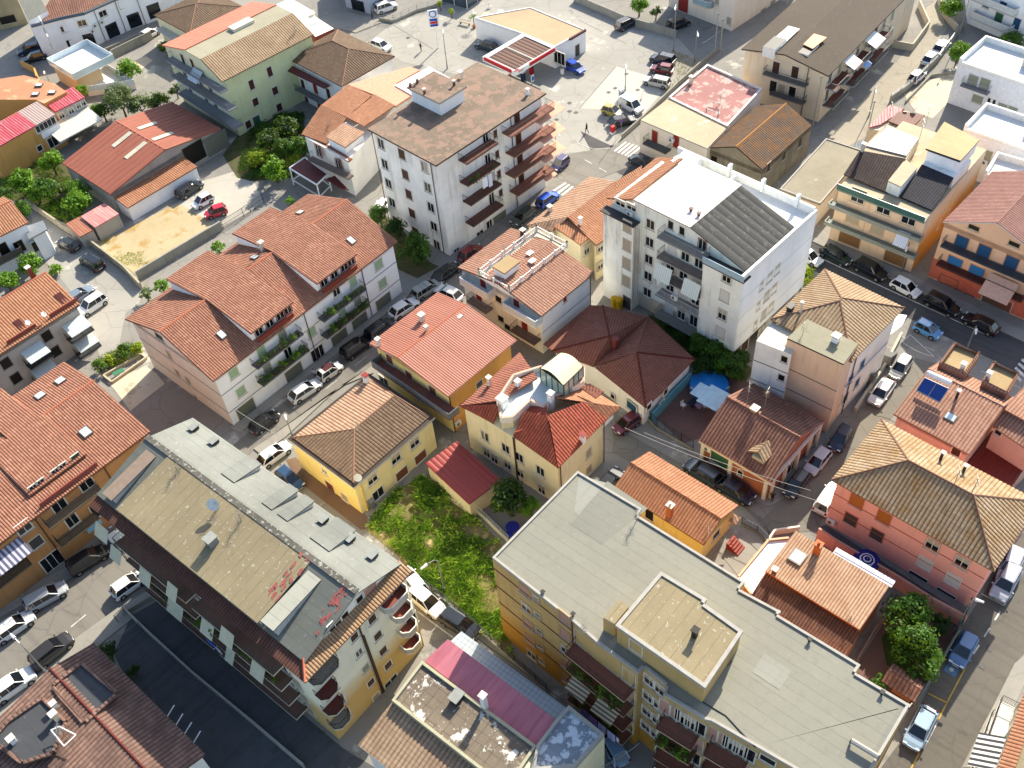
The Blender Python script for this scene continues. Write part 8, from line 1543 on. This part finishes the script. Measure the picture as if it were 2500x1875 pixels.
for a in [('42 1610,170', '32 1440,1597', 6.5, 'curved-arm lamp over the weedy plot and parked cars'), ('32 325,500', '32 265,338', 4.2, 'small lamp on the kerb by the pale yellow house'), ('41 395,860', '41 110,550', 6, 'lamp leaning over the brown-black SUV, lower left'), ('13 1397,440', '13 1405,98', 9, 'tall white lamp at the back of the forecourt, left of two'), ('13 1575,520', '13 1605,315', 6, 'shorter lamp at the back of the forecourt, right of two'), ('13 990,765', '13 997,580', 5.5, 'lamp beside the free-standing pump'), ('13 412,1400', '13 440,1160', 7, 'thin dark lamp beside the pot plants at the crossing'), ('12 1632,580', '12 1597,282', 8, 'tall dark pole on the forecourt kerb'), ('14 1655,330', '14 1725,15', 8.5, 'lamp above the concrete guard wall, upper right'), ('14 905,975', '14 960,797', 5.5, 'lamp on the near kerb of the upper right street'), ('24 1738,1335', '24 1808,1203', 4, 'lamp beside the sunken roof terraces'), ('44 1620,520', '44 1830,245', 6.5, 'lamp over the lane between the salmon house and street'), ('24 1175,705', '24 1222,508', 5.5, 'dark lamp before the tan block balconies'), ('11 480,830', '11 372,612', 5.5, 'lamp between the ramp and the salmon low roof')]: lamp(*a)
def wall(name, pts, h, w, m, label, cat='wall', z0=0.0, capm=None, posts=None, rail=None):
 """a low wall or fence following photo points on the ground"""
 P = [G(p) for p in Z(pts)]; o = empty(name, (P[0].x, P[0].y, 0), 0, label, cat); Q = [p-P[0] for p in P]; b = MB()
 if m:
  for i in range(len(Q)-1):
   p, q = Q[i], Q[i+1]; d = (q-p).normalized(); n = Vector((-d.y, d.x, 0))*w/2; e = d*w*.45 if i else d*0; b.prism([(v.x, v.y) for v in (p+n+e*.1, q+n, q-n, p-n+e*.1)], z0, z0+h+.002*i, m, capm or m)
  b.build('wall_body', o)
 if posts:
  sp, ph, pm, pat = posts; r = MB()
  for i in range(len(Q)-1):
   p, q = Q[i], Q[i+1]; L = (q-p).length; n = max(1, int(L/sp)); zt = z0+(h if m else 0)
   for j in range(n+1): c = p.lerp(q, j/n); r.bar((c.x, c.y, zt), (c.x, c.y, zt+ph), .045, pm, 4)
   for t in ((.05, .97) if pat == 'bars' else (.1, .5, .97)): r.bar((p.x, p.y, zt+ph*t), (q.x, q.y, zt+ph*t), .03, pm, 4)
   if pat == 'bars':
    k = max(2, int(L/.18)); [r.bar((c.x, c.y, zt), (c.x, c.y, zt+ph*.97), .014, pm, 3, cap=False) for c in (p.lerp(q, j/k) for j in range(k+1))]
   if pat == 'mesh': r.face([(p.x, p.y, zt), (q.x, q.y, zt), (q.x, q.y, zt+ph), (p.x, p.y, zt+ph)], rail)
  r.build('railing' if m else 'fence_panel', o)
 return o
def meshm(name, c, alpha):
 if name not in MC:
  b = NB(name); b.p.inputs['Base Color'].default_value = (*srgb(c), 1); b.p.inputs['Alpha'].default_value = alpha; b.p.inputs['Roughness'].default_value = .8; MC[name] = b.m
 return MC[name]
CW = wallm('concrete_wall', '#8c887c', .2, .6); GRN = meshm('green_netting', '#1f4a34', .75); WIR = meshm('wire_mesh', '#6c6c66', .22)
wall('garden_wall', '21 1170,770 1880,345', 1.5, .25, CW, 'grey concrete wall along the near side of the sandy yard'); wall('garden_wall', '21 235,140 560,360 800,500 1060,700 1200,850', 1.2, .25, wallm('wall_ochre_grey', '#a3967a', .2, .6), 'long low wall between the curved path and the orchard and sandy yard')
wall('fence', '21 1830,310 1890,345 2060,240 2230,120', 1.6, 0, None, 'wire fence with posts at the end of the walled yard', 'fence', posts=(2.2, 1.6, M_dark, 'mesh'), rail=WIR)
wall('fence', '32 1825,1100 1960,1215 2150,1400', .6, .18, W_cream, 'cream wall with pale slatted railing beside the weedy plot', 'fence', posts=(1.2, .8, plain('rail_pale', '#b9bfbf'), 'bars')); wall('garden_wall', '32 1435,845 1620,1020 1820,1150', .5, .15, W_cream, 'cream foot wall below the dark red annex')
wall('fence', '42 1320,40 1600,240 1900,500 2200,770 43 330,1010', .35, .2, CW, 'dark wire fence on a low kerb between the weedy plot and the lane', 'fence', posts=(1.4, 1.1, M_dark, 'mesh'), rail=WIR)
wall('garden_wall', '41 1055,330 1250,520 1640,880 42 20,1310 42 430,1659', .9, .18, CW, 'long thin wall with pale coping dividing the shaded courtyard', capm=plain('coping_pale', '#a09e96', .7)); wall('gate', '41 965,680 1205,490', 1.6, 0, None, 'double iron gate at the head of the shaded courtyard', 'gate', posts=(2.2, 1.6, plain('gate_grey', '#6f7478'), 'bars')); wall('gate', '41 1000,430 1070,360', 1.4, 0, None, 'small open iron gate by the pavement, lower left', 'gate', posts=(.9, 1.4, M_dark, 'bars'))
wall('fence', '44 1720,330 1640,540 1440,880 1280,1130', 1.2, .2, CW, 'tall green-netted fence between the garden and the lower right street', 'fence', posts=(2.0, 1.3, plain('fence_green', '#2f5c44'), 'mesh'), rail=GRN); wall('garden_wall', '92 850,290 1040,420 1700,810 44 1400,310 44 1690,470', 2.0, .22, W_salm, 'salmon garden wall between the white canopy strip and the salmon house', capm=plain('coping_pinkish', '#c08c78'))
wall('fence', '33 1160,335 1255,440 1460,560 1560,620', .4, .15, CW, 'dark green fence and gate of the pool yard', 'fence', posts=(1.1, 1.3, plain('fence_darkgreen', '#17382c'), 'bars')); wall('garden_wall', '33 1215,380 1390,190 1540,40', 1.6, .2, plain('wall_turquoise', '#5c98a8', .8), 'turquoise wall strip between the maroon-roofed house and the pool yard')
wall('garden_wall', '14 1080,860 1240,750 1480,520 1620,330 1700,220', 1.0, .25, CW, 'long concrete guard wall on the right of the upper right street', posts=(2.5, .5, M_grey, 'rails')); wall('garden_wall', '14 1320,60 1400,240 1260,430 1100,400', 1.3, .25, wallm('wall_beige_low', '#b0a690', .2, .4), 'angled beige wall at the head of the upper right street'); wall('garden_wall', '14 1210,870 1420,650 1640,620', .5, .2, CW, 'low dark wall of the cream yard before the upper white house'); wall('garden_wall', '14 1480,10 1520,130 1640,270', 1.2, .25, wallm('wall_beige_low'), 'curving low wall below the bright tree at the street fork')
wall('garden_wall', '13 560,10 1000,200 1420,320', 1.4, .25, CW, 'back wall of the petrol forecourt'); wall('garden_wall', '13 960,1170 1130,1020 1440,720 1640,540 1770,430', .8, .2, CW, 'low wall between the forecourt and the rose terrace building'); wall('fence', '12 1060,170 1180,190 1380,100 1560,50', .5, .25, CW, 'kerb wall with banner rail before the blue shop', 'fence', posts=(1.6, .9, M_grey, 'rails'))
wall('garden_wall', '11 880,440 1190,300 1250,265', .6, .25, PV, 'long pale kerb wall on the shopfront ramp'); wall('garden_wall', '11 960,490 1100,420 1290,330', 1.6, .2, CW, 'shaded retaining wall under the shopfront ramp'); wall('garden_wall', '11 190,560 310,620 330,690', 1.2, .25, W_och, 'short yellow wall by the dark ramp opening'); wall('garden_wall', '41 1065,330 1320,180', .5, .8, CW, 'low concrete ledge at the road end of the shaded courtyard')
wall('garden_wall', '34 0,1480 100,1330 310,1300', .9, .2, W_peach, 'peach yard wall beside the white terrace'); wall('fence', '33 1970,1240 2100,1310 2190,1400', .2, .15, CW, 'iron railing of the small sunlit court', 'fence', posts=(1.2, 1.0, M_dark, 'bars')); wall('garden_wall', '44 800,760 870,640 950,500 1040,410 1110,270', .7, .12, plain('kerb_pink', '#b08474'), 'stepped pink kerb wall of the house terrace'); wall('stairway_wall', '34 780,300 24 1040,1500 24 1170,1250', .8, .3, wallm('wall_beige_low'), 'low wall beside the planted entrance stair', 'wall')
o = wall('planter', '21 880,1590 1200,1410 1240,1440 950,1645 880,1590', .4, .22, plain('planter_concrete', '#b8ac90'), 'long concrete planter box filled with sand', 'planter'); c = G(px(21, 1010, 1570)); k = MB(); k.cbox((c.x, c.y, .5), (1.4, .7, .08), plain('board_green', '#3c7a5a'), .6); tag(k.build('green_board'), 'green board lying in the concrete planter box', 'board')
# the entrance stair by the hip-roofed block
P = [G(p) for p in Z('24 960,1500 1040,1560 1130,1440 1060,1380')]
for nm, q0, q1, lb_, n in (('stairway', '24 990,1490', '24 1070,1370', 'upper flight of the planted entrance stair', 9), ('stairway', '24 850,1640', '24 920,1550', 'lower flight of the planted entrance stair', 9)):
 A, C = G(Z(q0)[0]), G(Z(q1)[0]); o = empty(nm, A, 0, lb_, 'stairs'); d = (C-A)/n; w = Vector((-d.y, d.x, 0)).normalized()*-1.1; k = MB()
 for i in range(n): p, q = d*i, d*(i+.92); k.prism([(v.x, v.y) for v in (p-w, q-w, q+w, p+w)], 0, 1.9-.19*i, plain('step_grey', '#6f6e6c', .8))
 k.build('steps', o)
# pool yard
def thing(name, at, z, label, cat, ang=0.0, group=None): q = G(Z(at)[0], z); return empty(name, (q.x, q.y, 0), ang, label, cat, group)
o = thing('swimming_pool', '91 450,320', .7, 'round blue above-ground pool', 'pool'); k = MB(); k.bar((0, 0, 0), (0, 0, .72), 2.3, plain('pool_liner', '#1f6cc0', .4), 36); k.build('wall_body', o); k = MB(); k.bar((0, 0, .725), (0, 0, .73), 2.2, plain('pool_water', '#2f8ad8', .05, 0, .1, .8), 36); k.build('water', o)
cl = plain('parasol_pale_blue', '#bcd8e4', .8)
for at, w, d, lb_ in (('91 515,480', 3.2, 2.7, 'large pale blue square parasol in the pool yard'), ('91 350,390', 2.2, 1.8, 'smaller pale blue square parasol by the pool')):
 o = thing('parasol', at, 2.4, lb_, 'parasol', pi/4); k = MB(); z = 2.35; C = [(-w/2, -d/2, z-.25), (w/2, -d/2, z-.25), (w/2, d/2, z-.25), (-w/2, d/2, z-.25)]
 for i in range(4): k.face([C[i], C[(i+1) % 4], (0, 0, z)], cl)
 k.build('canopy', o); k = MB(); k.bar((0, 0, 0), (0, 0, z-.02), .03, M_white, 6); k.build('pole', o)
def chair(at, c, label, ang=0.0, z=0.0, s=1.0):
 q = G(Z(at)[0], z+.4); o = empty('garden_chair', (q.x, q.y, z), ang, label, 'chair'); m = plain('plastic_'+c[1:], c, .5); k = MB(); k.box((-.25, -.25, .4), (.25, .25, .46), m); k.build('seat', o); k = MB(); k.box((-.25, .21, .46), (.25, .26, .95), m); k.build('backrest', o)
 for x in (-.22, .22):
  for y in (-.22, .22): l = MB(); l.bar((x, y, 0), (x, y, .4), .03, m, 4); l.build('leg', o)
chair('91 100,600', '#e2e2e0', 'white plastic chair in the pool yard, left of the table', .6); chair('91 235,395', '#e2e2e0', 'white plastic chair by the pool edge', 2.2); chair('91 680,385', '#d8d8d6', 'white chair right of the pool', 3.6); chair('91 395,615', '#d8d8d6', 'white stool beside the lilac table', .2); chair('33 20,1330', '#2c3c9a', 'blue chair below the round courtyard table', .4); chair('12 1990,50', '#e0e0dc', 'white cafe chair near the kiosk, right one', .3); chair('12 1860,110', '#e0e0dc', 'white cafe chair near the kiosk, left one', 1.3)
def table(at, r, c, label, rnd=True, z=0.0):
 q = G(Z(at)[0], z+.74); o = empty('garden_table', (q.x, q.y, z), .7, label, 'table'); m = plain('table_'+c[1:], c, .5); k = MB()
 if rnd: k.bar((0, 0, .7), (0, 0, .75), r, m, 20)
 else: k.box((-r, -r*.7, .7), (r, r*.7, .75), m)
 k.build('table_top', o); k = MB(); k.bar((0, 0, 0), (0, 0, .7), .06, m, 6); k.bar((0, 0, 0), (0, 0, .04), .3, m, 10); k.build('leg', o)
table('91 320,580', .55, '#a48cb0', 'lilac table under the pool yard parasols', False); table('91 230,560', .6, '#1c2236', 'dark covered table beside the lilac one', False); table('33 38,1265', .75, '#2a2f86', 'round blue table in the small courtyard'); table('12 1960,120', .75, '#c9b890', 'round beige cafe table by the kiosk'); table('12 1930,170', .6, '#dcdad4', 'white cafe table nearest the forecourt'); table('12 2080,90', .5, '#dcdad4', 'white cafe table farther from the forecourt')
o = thing('umbrella', '92 1405,505', 2.2, 'navy umbrella with white rings beside the salmon house', 'umbrella'); k = MB(); nv, wh = plain('cloth_navy', '#1a2470', .8), plain('cloth_white', '#dcdcdc', .8); R8 = [0, .3, .42, .62, .75, 1.35]
for j in range(5):
 for i in range(10): a, c = 2*pi*i/10, 2*pi*(i+1)/10; r0, r1 = R8[j], R8[j+1]; z0, z1 = 2.3-.28*r0, 2.3-.28*r1; k.face([(cos(a)*r0, sin(a)*r0, z0), (cos(a)*r1, sin(a)*r1, z1), (cos(c)*r1, sin(c)*r1, z1), (cos(c)*r0, sin(c)*r0, z0)], wh if j in (1, 3) else nv)
k.build('canopy', o); k = MB(); k.bar((0, 0, 0), (0, 0, 2.3), .03, M_white, 6); k.build('pole', o)
q = GG.o.matrix_world.translation if False else GG.F; bq = GG.at('43 838,1040', 7.4); w_ = GG.l2w(bq); o = empty('umbrella', (w_.x, w_.y, 5.25), 0, 'lime green umbrella on a balcony between striped awnings', 'umbrella'); k = MB(); lm = plain('cloth_lime', '#7c9a1c', .8)
for i in range(10): a, c = 2*pi*i/10, 2*pi*(i+1)/10; k.face([(0, 0, 2.25), (cos(a)*1.05, sin(a)*1.05, 1.9), (cos(c)*1.05, sin(c)*1.05, 1.9)], lm)
k.build('canopy', o); k = MB(); k.bar((0, 0, 0), (0, 0, 2.25), .025, M_white, 6); k.build('pole', o)
# laundry
def laundry(b, face, off, t0, z, items, label):
 o = empty('laundry_line', b.l2w(b.wp(face, t0, z, off)), b.ang+b.wang(face), label, 'laundry'); L = sum(i[0]+.1 for i in items); k = MB(); k.bar((0, 0, 0), (L, 0, 0), .012, M_dark, 3); k.build('line', o); x = 0
 for w, h, c in items:
  m = plain('cloth_'+c[1:], c, .9); k = MB(); n = 6; V = [(x+w*i/n, .04*sin(i*2.1+x*5)*(j+.3), -h*j) for j in (0, 1) for i in range(n+1)]; k.idx(V, [(i, i+1, n+2+i, n+1+i) for i in range(n)], m); k.build('cloth', o, smooth=True); x += w+.1
Lg = GG.frame('g')[4]
laundry(GG, 'g', 2.1, Lg*.36, 4.9, [(.9, 1.3, '#6f5ca8'), (.9, 1.5, '#8a6cb4'), (.9, 1.4, '#a8a4d8'), (.9, 1.5, '#b4b8e4'), (.3, .8, '#dcdce4')], 'row of purple and white washing under the lime umbrella')
laundry(GG, 'i', 2.1, .8, 5.2, [(.7, 1.0, '#c8ccd8'), (1.0, .8, '#7a9cb8'), (.9, 1.1, '#d4d0e0'), (.6, .8, '#4a78a0')], 'patterned blue washing on the right-hand balconies of the ochre block'); laundry(TT, 'a', 1.75, TT.wallpt('a', Z('12 1925,1540')[0], 1.7)[0], 10.2, [(1.0, 1.6, '#dce0e8'), (.7, 2.0, '#ccd4e4'), (.5, 1.4, '#9a948c')], 'white sheets hanging from the tall grey block')
laundry(BB, 'b', 1.7, 14, 5.4, [(1.2, .9, '#2f6cd0'), (.8, 1.0, '#c8ccd0')], 'bright blue cloth on the shaded balconies of the grey-roofed block');
# balcony plants (things on slabs)
PR = random.Random(9)
def pots(b, face, off, t0, t1, z, n, label):
 for i in range(n):
  p = b.l2w(b.wp(face, t0+(t1-t0)*(i+.5)/n, z, off)); o = empty('potted_plant', p, PR.uniform(0, 6), label, 'plant', 'pot plants on '+label.split(' on ')[-1]); k = MB(); k.bar((0, 0, 0), (0, 0, .28), .13, plain('pot_clay', '#8a4a34'), 8, .17); k.build('pot', o); s = PR.uniform(.35, .75); c = put('foliage', PLM[i % 3], o, (0, 0, .3+s*.4)); c.scale = (s, s, s)
PLM = [crown(90+i, 1.0, m, .9, .22, 110) for i, m in enumerate((LG, LB_, LD))]
B1 = [o for o in S.objects if o.get('label', '').startswith('long white three-storey')][0]
class Bx(Bd):
 def __init__(s, h, L, F, R): s.h = h; L, Fp, Rr = L, F, R
b1 = Bd.__new__(Bd); b1.F = Vector((B1.location.x, B1.location.y, 0)); b1.ang = B1.rotation_euler.z; b1.ca, b1.sa = cos(b1.ang), sin(b1.ang); b1.faces = {'a': ((.5, .5), (29.4, .5))}
for p0, p1, n, lb_ in (('22 590,1095', '22 960,880', 8, 'pot plant on the upper right balcony of the white three-storey block'), ('22 615,1240', '22 985,1015', 10, 'pot plant on the lower right balcony of the white three-storey block'), ('22 20,1490', '22 430,1262', 9, 'pot plant on the upper left balcony of the white three-storey block'), ('22 70,1640', '22 480,1392', 10, 'pot plant on the lower left balcony of the white three-storey block')):
 (t0, z0), (t1, z1) = b1.wallpt('a', Z(p0)[0], 1.2), b1.wallpt('a', Z(p1)[0], 1.2); pots(b1, 'a', .95, t0+.2, t1-.2, (z0+z1)/2, n, lb_)
for bb, f, off, t0, t1, z, n, l in ((GG, 'g', 1.2, .6, 6, 8.15, 7, 'pot plant on the second balcony of the ochre block, left section'), (GG, 'g', 1.2, .6, 6, 2.25, 6, 'pot plant on the lowest balcony of the ochre block, left section'), (GG, 'i', 1.2, .5, 3.4, 8.15, 6, 'pot plant on the second balcony of the ochre block, middle section'), (BB, 'b', 1.2, 3.5, 13, 5.3, 8, 'pot plant on the third balcony of the long grey-roofed block'), (BB, 'b', 1.2, 16, 25, 8.25, 8, 'pot plant on the second balcony of the long grey-roofed block'), (TT, 'a', 1.2, TT.wallpt('a', Z('12 1830,1540')[0], 1.2)[0], TT.wallpt('a', Z('12 2050,1420')[0], 1.2)[0], TT.wallpt('a', Z('12 1830,1560')[0], 1.2)[1]-.1, 5, 'pot plant on the laundry balcony of the tall grey block')): pots(bb, f, off, t0, t1, z, n, l)
# forecourt
o = thing('sign_totem', '12 1555,405', 0, 'tall blue, white and red petrol price totem', 'sign'); H_ = 6.3; k = MB(); k.bar((0, 0, 0), (0, 0, H_), .12, M_white, 8); k.build('post', o); k = MB(); k.cbox((-.2, 0, H_-.7), (1.7, .2, 3.0), plain('totem_white', '#dfe3e8', .4), .1); s_ = k.build('sign_panel', o); k = MB(); bl = plain('totem_blue', '#1f3fa0', .4)
k.bar((-.2, -.13, H_+.1), (-.2, -.16, H_+.1), .62, bl, 20); k.bar((-.2, -.165, H_+.1), (-.2, -.17, H_+.1), .46, plain('totem_white'), 20); k.cbox((-.2, -.14, H_-.95), (1.3, .05, .4), bl); k.cbox((-.2, -.14, H_-1.45), (1.3, .05, .4), plain('totem_red', '#b81f2c')); k.cbox((-.2, -.14, H_-1.95), (1.3, .05, .4), bl); k.build('emblem', s_)
def pump(at, label, c):
 o = thing('fuel_pump', at, 0, label, 'fuel pump', pi/4, None); k = MB(); m = plain('pump_'+c[1:], c, .4); k.box((-.35, -.25, 0), (.35, .25, 1.5), m); k.box((-.4, -.3, 1.5), (.4, .3, 1.9), plain('pump_head', '#c9ccd0')); k.build('body', o); k = MB(); k.box((-.22, -.27, 1.0), (.22, -.25, 1.35), M_dark); k.build('screen', o); k = MB(); k.path([(.36, 0, 1.3), (.55, 0, .8), (.45, 0, .3), (.37, 0, .9)], .025, M_dark, 5); k.build('hose', o)
pump('13 130,680', 'blue and dark fuel pump under the canopy edge', '#22344c'); pump('13 200,620', 'red fuel pump under the canopy', '#a8202a'); pump('13 395,560', 'slim red and white pump by the petrol shop wall', '#b83038'); pump('13 955,840', 'free-standing blue-grey pump on the pale slab', '#7f93a8')
o = thing('sign_board', '13 210,700', 0, 'blue and white board beside the canopy pumps', 'sign', .8); k = MB(); k.box((-.35, -.04, .2), (.35, .04, 1.5), plain('board_white', '#d8dce0')); k.box((-.25, -.06, .5), (.25, -.04, 1.2), plain('board_blue', '#2a68b4')); k.build('panel', o)
o = thing('sign_board', '13 885,1125', 0, 'small red and white box sign below the dark saloon', 'sign', .8); k = MB(); k.box((-.4, -.3, 0), (.4, .3, .35), M_white); k.box((-.35, -.25, .35), (.35, .25, 1.3), plain('sign_red', '#b0202a')); k.build('panel', o)
o = thing('sign_pole', '13 955,1130', 0, 'thin pole with a round violet sign by the crossing', 'sign'); k = MB(); k.bar((0, 0, 0), (0, 0, 5.6), .05, M_lamp); k.build('post', o); k = MB(); k.bar((0, -.03, 2.3), (0, -.06, 2.3), .3, plain('sign_violet', '#6a4a8a'), 14); k.build('sign_panel', o)
o = thing('barrel', '13 460,620', 0, 'white drum beside the bright blue hatchback', 'barrel'); k = MB(); k.bar((0, 0, 0), (0, 0, .95), .32, M_white, 14); k.bar((0, 0, .95), (0, 0, 1.0), .34, plain('drum_rim', '#a8a49a'), 14); k.build('body', o)
for at, lb_ in (('12 1780,190', 'pale bench left of the potted palm'), ('12 1950,290', 'pale bench beside the petrol shop')):
 o = thing('bench', at, .4, lb_, 'bench', -.6); m = plain('bench_pale', '#c4b8a0'); k = MB(); [k.box((-1.1, y, .4), (1.1, y+.12, .46), m) for y in (-.3, -.15, 0)]; k.build('seat', o); k = MB(); [k.box((-1.1, .15, z), (1.1, .19, z+.12), m) for z in (.6, .8)]; k.build('backrest', o)
 for x in (-.9, .9): k = MB(); k.box((x-.05, -.3, 0), (x+.05, .19, .85 if False else .4), M_dark); k.build('leg', o)
o = thing('potted_palm', '12 1860,235', 0, 'small palm in a clay pot between the benches', 'plant'); k = MB(); k.bar((0, 0, 0), (0, 0, .5), .28, plain('pot_clay', '#8a4a34'), 10, .38); k.build('pot', o); k = MB(); k.bar((0, 0, .5), (0, 0, 1.8), .08, BARK, 6); k.build('trunk', o); k = MB()
for i in range(12): a = i*.52; k.idx([(0, 0, 1.8), (cos(a)*.6-sin(a)*.1, sin(a)*.6+cos(a)*.1, 2.3), (cos(a)*1.2, sin(a)*1.2, 1.9), (cos(a)*.6+sin(a)*.1, sin(a)*.6-cos(a)*.1, 2.3)], [(0, 1, 2, 3)], LB_)
k.build('fronds', o)
for i, (at, lb_) in enumerate((('23 900,975', 'left yellow lidded bin in the alley by the stained white block'), ('23 940,985', 'right yellow lidded bin in the alley by the stained white block'))):
 o = thing('bin', at, .5, lb_, 'bin'); k = MB(); k.bar((0, 0, 0), (0, 0, 1.5), .42, plain('bin_yellow', '#c9a010', .5), 10, .5); k.build('body', o); k = MB(); k.bar((0, 0, 1.5), (0, 0, 1.62), .54, plain('bin_yellow_lid', '#b8900c'), 10, .35); k.build('lid', o)
# garden gatehouse
o = thing('gatehouse', '44 1240,1080', 0, 'tiny orange garden gatehouse with a brown tiled gable roof', 'gatehouse', pi/4); k = MB(); k.box((-.3, -.2, 0), (.25, 1.6, 2.1), WO); k.build('wall', o); k = MB(); k.tiles([(-1.1, -.6, 2.1), (0, -.6, 2.7), (0, 2.6, 2.7), (-1.1, 2.6, 2.1)], T_brick, .38, .05); k.tiles([(0, -.6, 2.7), (1.1, -.6, 2.1), (1.1, 2.6, 2.1), (0, 2.6, 2.7)], T_brick, .38, .05); k.build('roof', o)
# motorcycle
o = thing('motorcycle', '41 255,1065', .5, 'black motorcycle on the pavement beside the white saloon', 'motorcycle', .75)
for x in (-.7, .7): k = MB(); N = 16; [k.bar((x+cos(2*pi*i/N)*.3, 0, .32+sin(2*pi*i/N)*.3), (x+cos(2*pi*(i+1)/N)*.3, 0, .32+sin(2*pi*(i+1)/N)*.3), .05, M_dark, 5) for i in range(N)]; [k.bar((x, 0, .32), (x+cos(a)*.28, 0, .32+sin(a)*.28), .012, M_grey, 3) for a in (0, 1.26, 2.5, 3.77, 5)]; k.build('wheel', o)
k = MB(); k.cbox((.1, 0, .75), (.55, .28, .28), paintm('#16161a')); k.cbox((0, 0, .45), (.5, .3, .35), M_grey); k.bar((.45, 0, .85), (.72, 0, .32), .04, M_grey); k.bar((-.3, 0, .6), (-.7, 0, .32), .04, M_dark); k.build('body', o); k = MB(); k.cbox((-.38, 0, .82), (.6, .26, .1), M_dark); k.build('seat', o); k = MB(); k.bar((.42, -.35, 1.0), (.42, .35, 1.0), .025, M_grey); k.build('handlebar', o)
# cables
def cable(a, za, c, zc, sag, label):
 A, C = G(Z(a)[0], za), G(Z(c)[0], zc); P = [A.lerp(C, i/10)-Vector((0, 0, sag*4*(i/10)*(1-i/10))) for i in range(11)]; k = MB(); k.path(P, .028, plain('cable_grey', '#7c7c7a', .6), 4); tag(k.build('overhead_cable'), label, 'cable')
cable('31 1985,275', 7, '32 275,528', 5.6, .3, 'cable from the white block corner to the pale yellow house'); cable('33 985,430', 6, '34 540,1070', 6, .5, 'upper cable across the side street and brick villa'); cable('33 1150,470', 5.4, '34 415,960', 5.4, .5, 'lower cable across the side street and brick villa'); cable('43 790,1650', 8, '43 1110,1450', 9, .4, 'cable over the dark alley by the ochre block'); cable('13 1640,365', 6, '13 1830,230', 7, .2, 'cable from the shorter forecourt lamp to the poles'); cable('24 1190,1300', 5, '24 1450,1420', 5, .3, 'cable over the mouth of the side street')
for at, h, lb_ in (('13 1745,440', 7, 'left of two pale concrete poles behind the forecourt'), ('13 1790,430', 5.8, 'right of two pale concrete poles behind the forecourt'), ('14 430,1060', 8.5, 'leaning pair pole at the stone house corner'), ('14 880,1170', 6.5, 'dark thin pole left of the rear annex')):
 q = G(Z(at)[0]); k = MB(); k.bar((q.x, q.y, 0), (q.x, q.y, h), .12, plain('pole_concrete', '#a09c92'), 8, .08); k.cbox((q.x, q.y, h-.3), (.5, .1, .1), M_dark); tag(k.build('utility_pole'), lb_, 'pole')
# ------------------------------------------------------------------ people
def person(at, head, label, top, legs_, skin='#8a5f48', hair='#1c1512', stride=.35, ang=0.0):
 q = G(Z(at)[0]); o = empty('person', (q.x, q.y, 0), ang, label, 'person'); J = [(0, 0, .95), (0, 0, 1.2), (0, 0, 1.42), (0, 0, 1.52), (0.02, 0, 1.66), (0.02, 0, 1.74), (-.02, .1, .9), (stride*.5, .1, .5), (stride*.35, .1, .08), (stride*.35+.14, .1, .04), (-.02, -.1, .9), (stride*.1, -.1, .48), (-stride, -.1, .1), (-stride+.13, -.1, .05), (0, .2, 1.4), (-.08, .25, 1.12), (.08, .25, .88), (.12, .25, .8), (0, -.2, 1.4), (.1, -.25, 1.13), (.28, -.22, .95), (.34, -.22, .9)]
 E_ = [(0, 1), (1, 2), (2, 3), (3, 4), (4, 5), (0, 6), (6, 7), (7, 8), (8, 9), (0, 10), (10, 11), (11, 12), (12, 13), (2, 14), (14, 15), (15, 16), (16, 17), (2, 18), (18, 19), (19, 20), (20, 21)]
 Rr = [.14, .12, .13, .06, .1, .085, .1, .065, .045, .04, .1, .065, .045, .04, .06, .045, .035, .035, .06, .045, .035, .035]; me = bpy.data.meshes.new('body'); me.from_pydata(J, E_, []); t = bpy.data.objects.new('body_tmp', me); COL.objects.link(t); md = t.modifiers.new('skin', 'SKIN'); sub = t.modifiers.new('sub', 'SUBSURF'); sub.levels = 1
 for i, v in enumerate(me.skin_vertices[0].data): v.radius = (Rr[i], Rr[i]); v.use_root = i == 0
 bpy.context.view_layer.update(); m2 = bpy.data.meshes.new_from_object(t.evaluated_get(bpy.context.evaluated_depsgraph_get())); bpy.data.objects.remove(t); m2.materials.clear()
 for nm, c in (('skin', skin), ('top', top), ('trousers', legs_), ('shoe', '#18181a'), ('hair', hair)): m2.materials.append(plain('person_%s_%s' % (nm, c[1:]), c, .8))
 for p in m2.polygons:
  c = p.center; p.material_index = 4 if (c.z > 1.7 or (c.z > 1.6 and c.x < -.02)) else 0 if c.z > 1.47 or (abs(c.y) > .17 and c.z < 1.08) else 1 if c.z > .98 else 3 if c.z < .09 else 2
 put('body', m2, o)
person('13 665,1120', 0, 'person in dark clothes striding across the crossing', '#15161a', '#1a1a1e', ang=2.4); person('12 1412,435', 0, 'person in dark clothes standing on the forecourt kerb', '#1a1a1c', '#4a3a34', stride=.08, ang=.5); person('12 1000,160', 0, 'person walking before the blue shop', '#2a2c34', '#202028', stride=.25); person('34 82,1050', 0, 'person in black at the pavement corner below the brick villa', '#121214', '#16161a', stride=.1, ang=1.0); person('22 520,1600', 0, 'person in a pale violet top behind the small cream car', '#b8a8c8', '#3a4a6a', stride=.1, ang=4.0)
